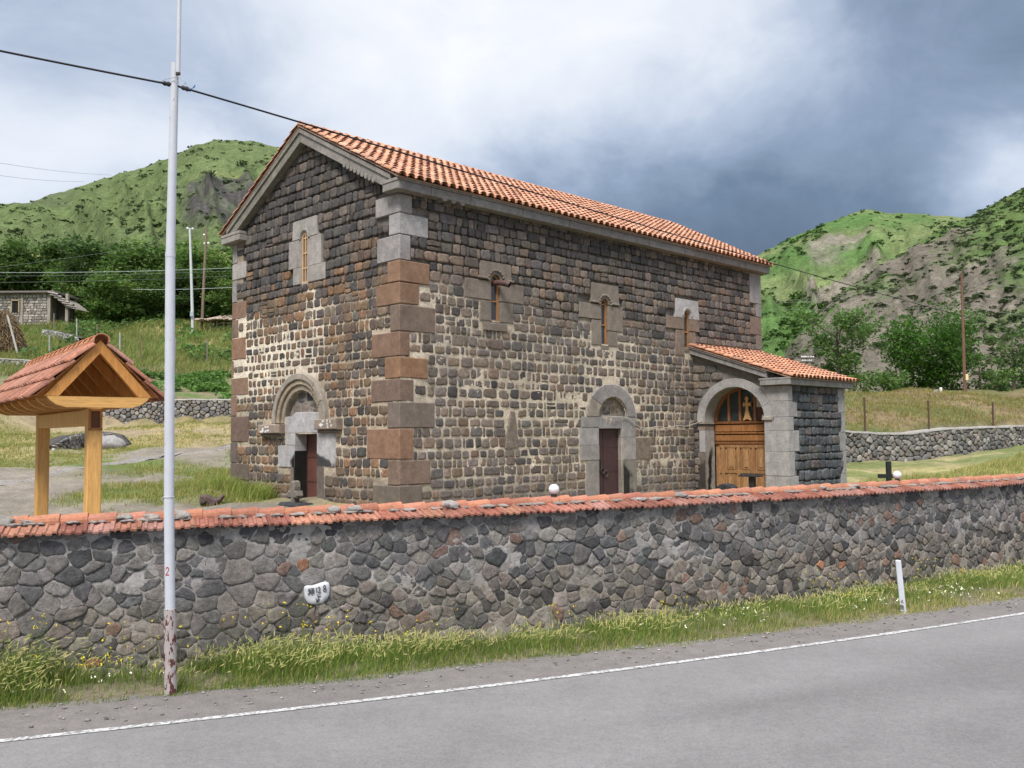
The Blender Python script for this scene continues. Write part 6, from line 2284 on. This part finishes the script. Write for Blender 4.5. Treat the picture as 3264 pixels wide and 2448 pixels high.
# the wood at the foot of the left hill: individual trees, four shapes
protos = []
for i, (h, c_, col, nl) in enumerate(((10.5, 4.6, (.050, .092, .022), 5200), (9, 4.2, (.065, .118, .026), 4600), (11.5, 4.0, (.042, .078, .022), 5000), (7, 4.0, (.075, .125, .030), 4200))):
    protos.append(make_tree('wood_tree', 'x', (0, 0, -100), h, c_, 100 + i * 7, nl, .27, col, 'trees of the wood on the left', trunk_f=.08, n_b=13, clump=.2, spread=1.0))
wood = [  # px of the foot, depth, scale, shape, label
    (-40, 96, 1.05, 0, 'dense green tree at the far left edge behind the barn'), (28, 99, 1.0, 2, 'dark tree directly behind the barn roof, left one'), (75, 97, 1.1, 0, 'bushy tree rising behind the middle of the barn roof'),
    (128, 98, 1.12, 2, 'dark tree rising behind the right end of the barn'), (172, 96, 1.0, 1, 'green tree right of the barn, in front of the hill path'), (215, 99, 1.05, 2, 'dark pointed tree topping the wood left of the white pole'),
    (262, 97, .82, 0, 'lower tree where the wood dips left of the white pole'), (305, 98, .80, 1, 'lighter tree just left of the white pole'), (345, 97, .88, 0, 'tree mostly hidden behind the white pole'),
    (388, 98, 1.02, 1, 'bright green tree right of the white pole behind the concrete pole'), (428, 96, 1.10, 1, 'bright tall tree behind the two utility poles'), (468, 97, 1.08, 3, 'bright green tree between utility poles and church edge'),
    (512, 98, 1.0, 1, 'tree half hidden by the left edge of the church'), (190, 89, .72, 3, 'rounded low tree in the middle of the wood edge'), (240, 88, .70, 1, 'low spreading tree at the wood edge above the garden'),
    (285, 89, .62, 3, 'small bushy tree at the wood edge left of the white pole'), (160, 91, .70, 0, 'dark low tree beside the right end of the barn'), (335, 90, .60, 0, 'small dark tree at the wood edge by the white pole'), (395, 91, .58, 2, 'small dark tree at the foot of the concrete pole'),
    (455, 92, .62, 0, 'small dark tree behind the low shed'), (500, 91, .62, 3, 'small light tree behind the low shed roof by the church'), (560, 97, .9, 0, 'tree hidden behind the church front'), (-90, 94, 1.0, 1, 'tree beyond the left picture edge')]
for j, (px, y, s_, k, lb) in enumerate(wood):
    if px > 530: continue
    if px < 200: y += 9; s_ *= .90
    d = ray(px, 700)
    x = d[0] / d[1] * y
    src = protos[k]
    first = src.location.z < -50
    t = src if first else copy_tree(src)
    t.location = (x, y, float(ground_z(x, y)) - .1)
    t.rotation_euler = (0, 0, rnd.uniform(0, 6.28))
    s_ *= .80
    t.scale = (s_ * 1.22 * rnd.uniform(.95, 1.1), s_ * 1.22 * rnd.uniform(.95, 1.1), s_)
    t['label'] = lb

# right-hand trees
def foot(X, y):
    d = ray(X, 860)
    x = d[0] / d[1] * y
    return (x, y, float(ground_z(x, y)) - .1)


make_tree('airy_tree', 'tall open tree with visible forked branches behind the porch roof', foot(1812, 56), 5.7, 2.4, 41, 5200, .105, (.066, .125, .034), trunk_f=.22, n_b=11, clump=.155, trunk_col=(.13, .10, .085), spread=1.0, lean=.01)
make_tree('round_tree', 'broad dense round green tree to the left of the tall brown pole', foot(2010, 58), 3.0, 2.9, 57, 13000, .105, (.036, .092, .012), trunk_f=.02, n_b=17, clump=.2, spread=1.15, var=.25)
make_tree('young_tree', 'thin grey green tree at the right edge of the picture', foot(2192, 60), 4.4, 1.7, 63, 1500, .12, (.060, .105, .032), trunk_f=.15, n_b=9, clump=.2)
make_tree('young_tree', 'small leafy tree beside the foot of the tall brown pole', foot(2118, 56), 2.0, .9, 67, 700, .11, (.068, .120, .035), trunk_f=.1, n_b=7, clump=.25)
for X, y, h, c_, lb in ((1872, 54, 1.0, 1.0, 'low bright bush between the airy tree and the round tree'), (1692, 62, 2.2, .9, 'small tree peeping over the porch roof by the church corner'), (1925, 53, .8, .8, 'low bush under the left side of the round tree'), (2165, 57, 1.0, .9, 'low dark shrub under the thin utility pole'),
                       (1778, 58, 1.2, .7, 'leafy bush beside the telegraph crossarms')):
    make_tree('bush', lb, foot(X, y), h, c_, int(X), 600, .11, (.075, .135, .035), 'bushes on the right bank', trunk_f=.05, n_b=7, clump=.3)


# bushes dotting the hills: far too many to count
def scatter_bushes(H, n, size, cols, seed, dens):
    r = np.random.RandomState(seed)
    nrr, nth = H['gx'].shape
    V, Q, C = [], [], []
    k = 0
    tries = 0
    while k < n and tries < n * 30:
        tries += 1
        i, j = r.randint(4, H['nr'] - 1), r.randint(0, nth - 1)
        if r.rand() > dens(H['T'][i, j], H['X'][j], H['rk'][i, j], H['gx'][i, j], H['gy'][i, j], H['gz'][i, j]): continue
        f, g2 = r.rand(2)
        def bl(A): return A[i, j] * (1 - f) * (1 - g2) + A[i + 1, j] * f * (1 - g2) + A[i, j + 1] * (1 - f) * g2 + A[i + 1, j + 1] * f * g2
        p = np.array([bl(H['gx']), bl(H['gy']), bl(H['gz'])])
        s = size * r.lognormal(0, .4)
        m_ = 24
        g_ = r.normal(0, 1, (m_, 3)); g_ /= np.linalg.norm(g_, axis=1, keepdims=True)
        g_[:, 2] = np.abs(g_[:, 2]) * .8
        cen = p + g_ * s * r.uniform(.5, 1, (m_, 1)) * np.array([1.25, 1.25, .75])
        cc = np.array(cols[r.randint(len(cols))]) * r.uniform(.75, 1.25)
        v, q, c = leaf_cloud(cen, None, s * .44, np.tile(cc, (m_, 1)) * r.uniform(.8, 1.2, (m_, 1)), r.randint(1 << 30))
        Q.append(q + len(V) * 4 * m_); V.append(v); C.append(c)
        k += 1
    return np.concatenate(V), np.concatenate(Q), np.concatenate(C)


dl = lambda T, X, rk, x, y, z: (.9 if fbm(x * .05, z * .08 + y * .03, 91, 3) > .45 else .4) * (1 - .5 * rk) * (1.0 if T < .9 else .7)
V, Q, C = scatter_bushes(HL, 2300, .8, [(.06, .092, .034), (.068, .102, .038), (.076, .106, .045), (.062, .088, .037)], 3, dl)
o_ = fast_mesh('hillside_bushes', V, Q, C, M['bush']); kind(o_, 'stuff'); tag(o_, 'dark green shrubs dotted all over the left hill', 'shrubs')
df = lambda T, X, rk, x, y, z: (.42 + .58 * (T > .955) + .3 * (X > 2050)) * (1 - .45 * rk)
V, Q, C = scatter_bushes(HF, 4200, .56, [(.05, .075, .030), (.06, .092, .034), (.066, .086, .04), (.046, .066, .03)], 4, df)
o_ = fast_mesh('hillside_bushes', V, Q, C, M['bush']); kind(o_, 'stuff'); tag(o_, 'dark shrubs scattered over the near rocky hill on the right', 'shrubs')
db = lambda T, X, rk, x, y, z: 1.0 if (X < 1780 and fbm(x * .03, z * .04, 95, 3) > .42) else (.12 + .25 * (T > .95) * (X < 1900))
V, Q, C = scatter_bushes(HB, 2600, 1.15, [(.062, .115, .03), (.072, .13, .034), (.055, .095, .03)], 6, db)
o_ = fast_mesh('hillside_bushes', V, Q, C, M['bush']); kind(o_, 'stuff'); tag(o_, 'bright green shrubs on the steep side of the far right hill', 'shrubs')


# ================================================================= GRASS AND WEEDS
def blades(P, h, w, lean, cols, seed):
    """curved two-segment blades"""
    r = np.random.RandomState(seed)
    n = len(P)
    a = r.uniform(0, 2 * np.pi, n)
    wv = np.stack([np.cos(a), np.sin(a), np.zeros(n)], -1) * w[:, None] / 2
    la = r.uniform(0, 2 * np.pi, n)
    ld = np.stack([np.cos(la), np.sin(la), np.zeros(n)], -1) * (lean * h)[:, None]
    ld[:, 0] += .45 * h * lean; 
    up = np.zeros((n, 3)); up[:, 2] = h
    mid = P + up * .55 + ld * .3
    tip = P + up * (1 - .25 * lean[:, None] * 0) + ld
    V = np.stack([P - wv, P + wv, mid - wv * .75, mid + wv * .75, tip], 1).reshape(-1, 3)
    b = np.arange(n)[:, None] * 5
    Q = b + np.array([[0, 1, 3, 2]]); Tt = b + np.array([[2, 3, 4]])
    return V, Q, Tt, np.repeat(cols, 5, 0), tip, ld


def palette(n, cols, wts, seed, j=.2):
    r = np.random.RandomState(seed)
    i = r.choice(len(cols), n, p=np.array(wts) / sum(wts))
    return np.array(cols)[i] * r.uniform(1 - j, 1 + j, (n, 1))


GREENS = [(.075, .125, .028), (.105, .16, .035), (.135, .185, .05), (.06, .10, .026), (.24, .225, .09), (.31, .27, .14)]
r_ = np.random.RandomState(12)
n = 78000
xs = -7.5 + 22 * r_.rand(n) ** 1.25
t = r_.rand(n)
y0, y1 = verge_y(xs) - .02 + .16 * (fbm(xs * 1.7, xs * 0, 5, 3) - .5) * 2, wall_y(xs) - .06
ys = y0 + (y1 - y0) * t
cl = fbm(xs * 1.6, ys * 2.2, 77, 3)
keepm = r_.rand(n) < sstep(.28, .52, cl) * .8 + .22
bald = ((xs + 4.15) ** 2 / .5 + (ys - 9.15) ** 2 / .06) < 1
keepm &= ~bald | (r_.rand(n) < .25)
xs, ys, t, cl = xs[keepm], ys[keepm], t[keepm], cl[keepm]
n = len(xs)
P = np.stack([xs, ys, np.full(n, .0)], -1)
tall = .035 + (.115 + .12 * sstep(-1.2, -2.4, xs) + .12 * sstep(-4.2, -4.8, xs)) * sstep(0, .55, t) * (1 - .35 * sstep(.75, 1, t)) * (.15 + 1.6 * cl)
h = tall * r_.uniform(.55, 1.25, n)
w = np.full(n, .0065) * r_.uniform(.6, 1.4, n)
straw_w = sstep(-1, 7, xs) * .9 + .25
cols = palette(n, GREENS[:4], [3, 4, 3, 2], 5)
cs = palette(n, GREENS[4:], [3, 2], 6)
isst = r_.rand(n) < .08 + .38 * straw_w * sstep(.55, .1, t) * 1.2
cols[isst] = cs[isst]
V, Q, T3, C, tip, ld = blades(P, h, w, r_.uniform(.1, .75, n), cols, 8)
o_ = fast_mesh('verge_grass', V, Q, C, M['grass'], None, T3)
kind(o_, 'stuff'); tag(o_, 'rough green and straw coloured grass along the foot of the roadside wall', 'grass')
# bearded seed heads
m_ = (h > .12) & (r_.rand(n) < .24)
tp, lv = tip[m_], ld[m_]
n2 = len(tp)
dv = lv * 1.0; dv[:, 2] += np.abs(r_.normal(.06, .05, n2))
dv /= np.linalg.norm(dv, axis=1, keepdims=True) + 1e-9
L = r_.uniform(.055, .10, n2)[:, None]
sd = np.cross(dv, np.array([0, -1, .2])); sd /= np.linalg.norm(sd, axis=1, keepdims=True) + 1e-9
V = np.stack([tp - dv * .01, tp + dv * L * .4 + sd * .0045, tp + dv * L, tp + dv * L * .4 - sd * .0045], 1).reshape(-1, 3)
C = np.repeat(palette(n2, [(.20, .24, .09), (.33, .32, .16), (.40, .35, .19), (.27, .29, .12)], [2, 3, 2, 3], 9), 4, 0)
o_ = fast_mesh('seed_heads', V, np.arange(4 * n2).reshape(-1, 4), C, M['grass'])
kind(o_, 'stuff'); tag(o_, 'pale bearded seed heads of wild barley in the verge', 'grass')


def flower_patch(name, pts, size, col, label, stem=True):
    V, Q, C = [], [], []
    r = np.random.RandomState(3)
    for (x, y, z) in pts:
        for _ in range(3):
            c = np.array([x, y, z]) + r.normal(0, size * .9, 3)
            a, b = r.normal(0, 1, (2, 3)); a /= np.linalg.norm(a); b /= np.linalg.norm(b)
            k = len(V)
            V += [c - a * size, c + b * size, c + a * size, c - b * size]; Q.append((k, k + 1, k + 2, k + 3)); C += [np.array(col) * r.uniform(.8, 1.1)] * 4
        if stem:
            k = len(V)
            V += [(x - .002, y, 0), (x + .002, y, 0), (x + .002, y, z), (x - .002, y, z)]; Q.append((k, k + 1, k + 2, k + 3)); C += [(.08, .12, .03)] * 4
    o = fast_mesh(name, np.array(V), np.array(Q), np.array(C), M['grass'])
    kind(o, 'stuff'); tag(o, label, 'flowers')


pts = []
for (xc, n_, zt) in ((-5.05, 34, .75), (-4.1, 22, .42), (-3.75, 16, .75), (-2.6, 16, .80), (-2.1, 22, .55), (-1.2, 14, .5), (.6, 14, .45), (2.0, 18, .45), (4.6, 22, .45), (6.5, 16, .5)):
    for _ in range(n_):
        x = rnd.gauss(xc, .28); f = rnd.uniform(.35, .92)
        y = float(verge_y(x)) * (1 - f) + float(wall_y(x)) * f
        pts.append((x, y, zt * rnd.uniform(.5, 1.0)))
flower_patch('yellow_flowers', pts, .010, (.62, .50, .02), 'small yellow wild mustard flowers on thin stems in front of the wall')
pts = []
for (xc, n_) in ((-3.9, 7), (1.9, 6), (3.0, 16), (4.9, 14), (6.6, 30)):
    for _ in range(n_):
        x = rnd.gauss(xc, .3); f = rnd.uniform(.05, .5)
        pts.append((x, float(verge_y(x)) * (1 - f) + float(wall_y(x)) * f, rnd.uniform(.08, .22)))
flower_patch('white_flowers', pts, .011, (.75, .76, .74), 'scattered small white daisies near the road edge')

# loose stones on the shoulder
mb = MB()
for _ in range(420):
    x = rnd.uniform(-6.5, 10); f = rnd.random() ** 1.6
    y = float(verge_y(x)) + .05 - (float(verge_y(x)) - float(line_y(x)) - .12) * f
    s = rnd.uniform(.006, .018) * (1.5 if rnd.random() < .08 else 1)
    mb.ball((x, y, .008 + s * .3), s, jcol((.20, .19, .18), .5), 0, 6, 4, (1.2, 1, .6), .5, rnd.randrange(99))
o_ = kind(mb.build('loose_gravel', M['basalt']), 'stuff'); tag(o_, 'loose stones and grit on the road shoulder', 'gravel')

# yard, pasture and bank grass: tufts thinning out with distance
def tufts(n, xy, hrange, wd, cols, wts, seed, name, label, dens=None, k=3):
    r = np.random.RandomState(seed)
    x, y = xy(r, n)
    if dens is not None:
        m = r.rand(n) < dens(x, y)
        x, y = x[m], y[m]
    x = np.repeat(x, k) + r.normal(0, .05, len(x) * k); y = np.repeat(y, k) + r.normal(0, .05, len(y) * k)
    n = len(x)
    P = np.stack([x, y, ground_z(x, y) - .02], -1)
    h = r.uniform(*hrange, n) * (.5 + fbm(x * .5, y * .5, seed, 3))
    V, Q, T3, C, _, _ = blades(P, h, wd * (.6 + .02 * y) * r.uniform(.6, 1.4, n), r.uniform(.1, .8, n), palette(n, cols, wts, seed + 1), seed + 2)
    o = fast_mesh(name, V, Q, C, M['grass'], None, T3)
    kind(o, 'stuff'); tag(o, label, 'grass')


def xy_left(r, n):
    y = 12 + 38 * r.rand(n) ** 1.3
    px = r.uniform(-60, 560, n)
    x = (px - 1106) / 1970 * y
    return x, y


notrack = lambda x, y: 1 - sstep(1.9, .9, np.min(np.hypot(x[:, None] - tp0[None, :, 0], y[:, None] - tp0[None, :, 1]), axis=1))
tp0 = track
tt_ = np.linspace(0, len(track) - 1, 60)
tp0 = np.stack([np.interp(tt_, np.arange(len(track)), track[:, k]) for k in range(2)], -1)
inch = lambda x, y: ~(((x - CX) * math.cos(YAW) + (y - CY) * math.sin(YAW) > -.1) & (-(x - CX) * math.sin(YAW) + (y - CY) * math.cos(YAW) < CW + .1) & (-(x - CX) * math.sin(YAW) + (y - CY) * math.cos(YAW) > -PD))
dleft = lambda x, y: sstep(.42, .58, patch(x, y)[0]) * notrack(x, y) * inch(x, y) * (y - wall_y(x) > .8)
tufts(42000, xy_left, (.06, .17), .012, [(.10, .15, .04), (.13, .17, .05), (.24, .21, .09), (.30, .25, .12)], [3, 3, 3, 2], 21, 'yard_grass', 'short patchy green and straw grass in the yard left of the church', dleft)
# taller grass against the church corner
def xy_c(r, n):
    a = -abs(r.normal(0, .35, n)) - .05; b = r.uniform(4.6, 7.4, n)
    return CX + a * math.cos(YAW) - b * math.sin(YAW), CY + a * math.sin(YAW) + b * math.cos(YAW)
tufts(900, xy_c, (.2, .5), .012, [(.12, .18, .04), (.16, .21, .06), (.26, .24, .10)], [3, 3, 2], 23, 'tall_grass', 'tall yellow green grass against the left corner of the church')
def xy_right(r, n):
    y = 17 + 20 * r.rand(n)
    px = r.uniform(1800, 2290, n)
    return (px - 1106) / 1970 * y, y
tufts(26000, xy_right, (.10, .25), .012, [(.11, .155, .045), (.15, .185, .06), (.28, .25, .12), (.34, .29, .15)], [3, 3, 3, 2], 25, 'churchyard_grass', 'mown looking green and straw grass in the churchyard right of the porch', lambda x, y: (y < right_wall_y(x) - .5) * inch(x, y) * (y - wall_y(x) > .8) * 1.0)
def xy_bank(r, n):
    px = r.uniform(1700, 2290, n); y = 36 + 16 * r.rand(n)
    return (px - 1106) / 1970 * y, y
tufts(13000, xy_bank, (.06, .22), .014, [(.095, .125, .04), (.14, .155, .055), (.23, .185, .09), (.19, .13, .075)], [3, 3, 3, 2], 27, 'bank_grass', 'rough brown and green grass on the bank above the dry stone wall', lambda x, y: (y > right_wall_y(x) + .4) * 1.0)
def xy_hillside(r, n):
    px = r.uniform(-60, 560, n); y = 62 + 27 * r.rand(n)
    return (px - 1106) / 1970 * y, y
tufts(16000, xy_hillside, (.25, .7), .013, [(.07, .12, .032), (.10, .15, .04), (.20, .185, .08), (.26, .22, .11)], [3, 3, 2, 2], 29, 'hillside_weeds', 'waist high weeds and dry grass on the slope below the left wood')
# rows of vegetables on the garden terrace
r = np.random.RandomState(31)
cen, cc = [], []
for y in np.arange(51.5, 62, .85):
    for X in np.arange(225, 540, 2.2):
        if fbm(X * .02, y * .3, 5, 2) < .42: continue
        x = (X + r.normal(0, .8) - 1106) / 1970 * y
        yy = y + r.normal(0, .15)
        z = float(ground_z(x, yy))
        for _ in range(5):
            cen.append((x + r.normal(0, .2), yy + r.normal(0, .15), z + r.uniform(.05, .38))); cc.append(np.array([(.06, .125, .025), (.08, .15, .035), (.05, .10, .022)][r.randint(3)]) * r.uniform(.8, 1.2))
V, Q, C = leaf_cloud(np.array(cen), None, .16, np.array(cc), 33)
o_ = fast_mesh('vegetable_plants', V, Q, C, M['leaf']); kind(o_, 'stuff'); tag(o_, 'rows of dark green bean plants on the terrace above the rubble wall', 'crop')
# scrub on the left slope
cen, cc = [], []
for _ in range(420):
    y = r.uniform(66, 92); X = r.uniform(-40, 540)
    if fbm(X * .012, y * .09, 6, 3) < .45: continue
    x = (X - 1106) / 1970 * y; z = float(ground_z(x, y)); s = r.uniform(.3, .9)
    col = np.array([(.06, .115, .03), (.08, .14, .035), (.05, .09, .026)][r.randint(3)])
    for _ in range(24):
        g_ = r.normal(0, 1, 3); g_ /= np.linalg.norm(g_)
        cen.append((x + g_[0] * s * 1.3, y + g_[1] * s, z + abs(g_[2]) * s * 1.1)); cc.append(col * r.uniform(.75, 1.25))
V, Q, C = leaf_cloud(np.array(cen), None, .22, np.array(cc), 35)
o_ = fast_mesh('hillside_scrub', V, Q, C, M['leaf']); kind(o_, 'stuff'); tag(o_, 'low green scrub on the fenced slope below the left wood', 'shrubs')
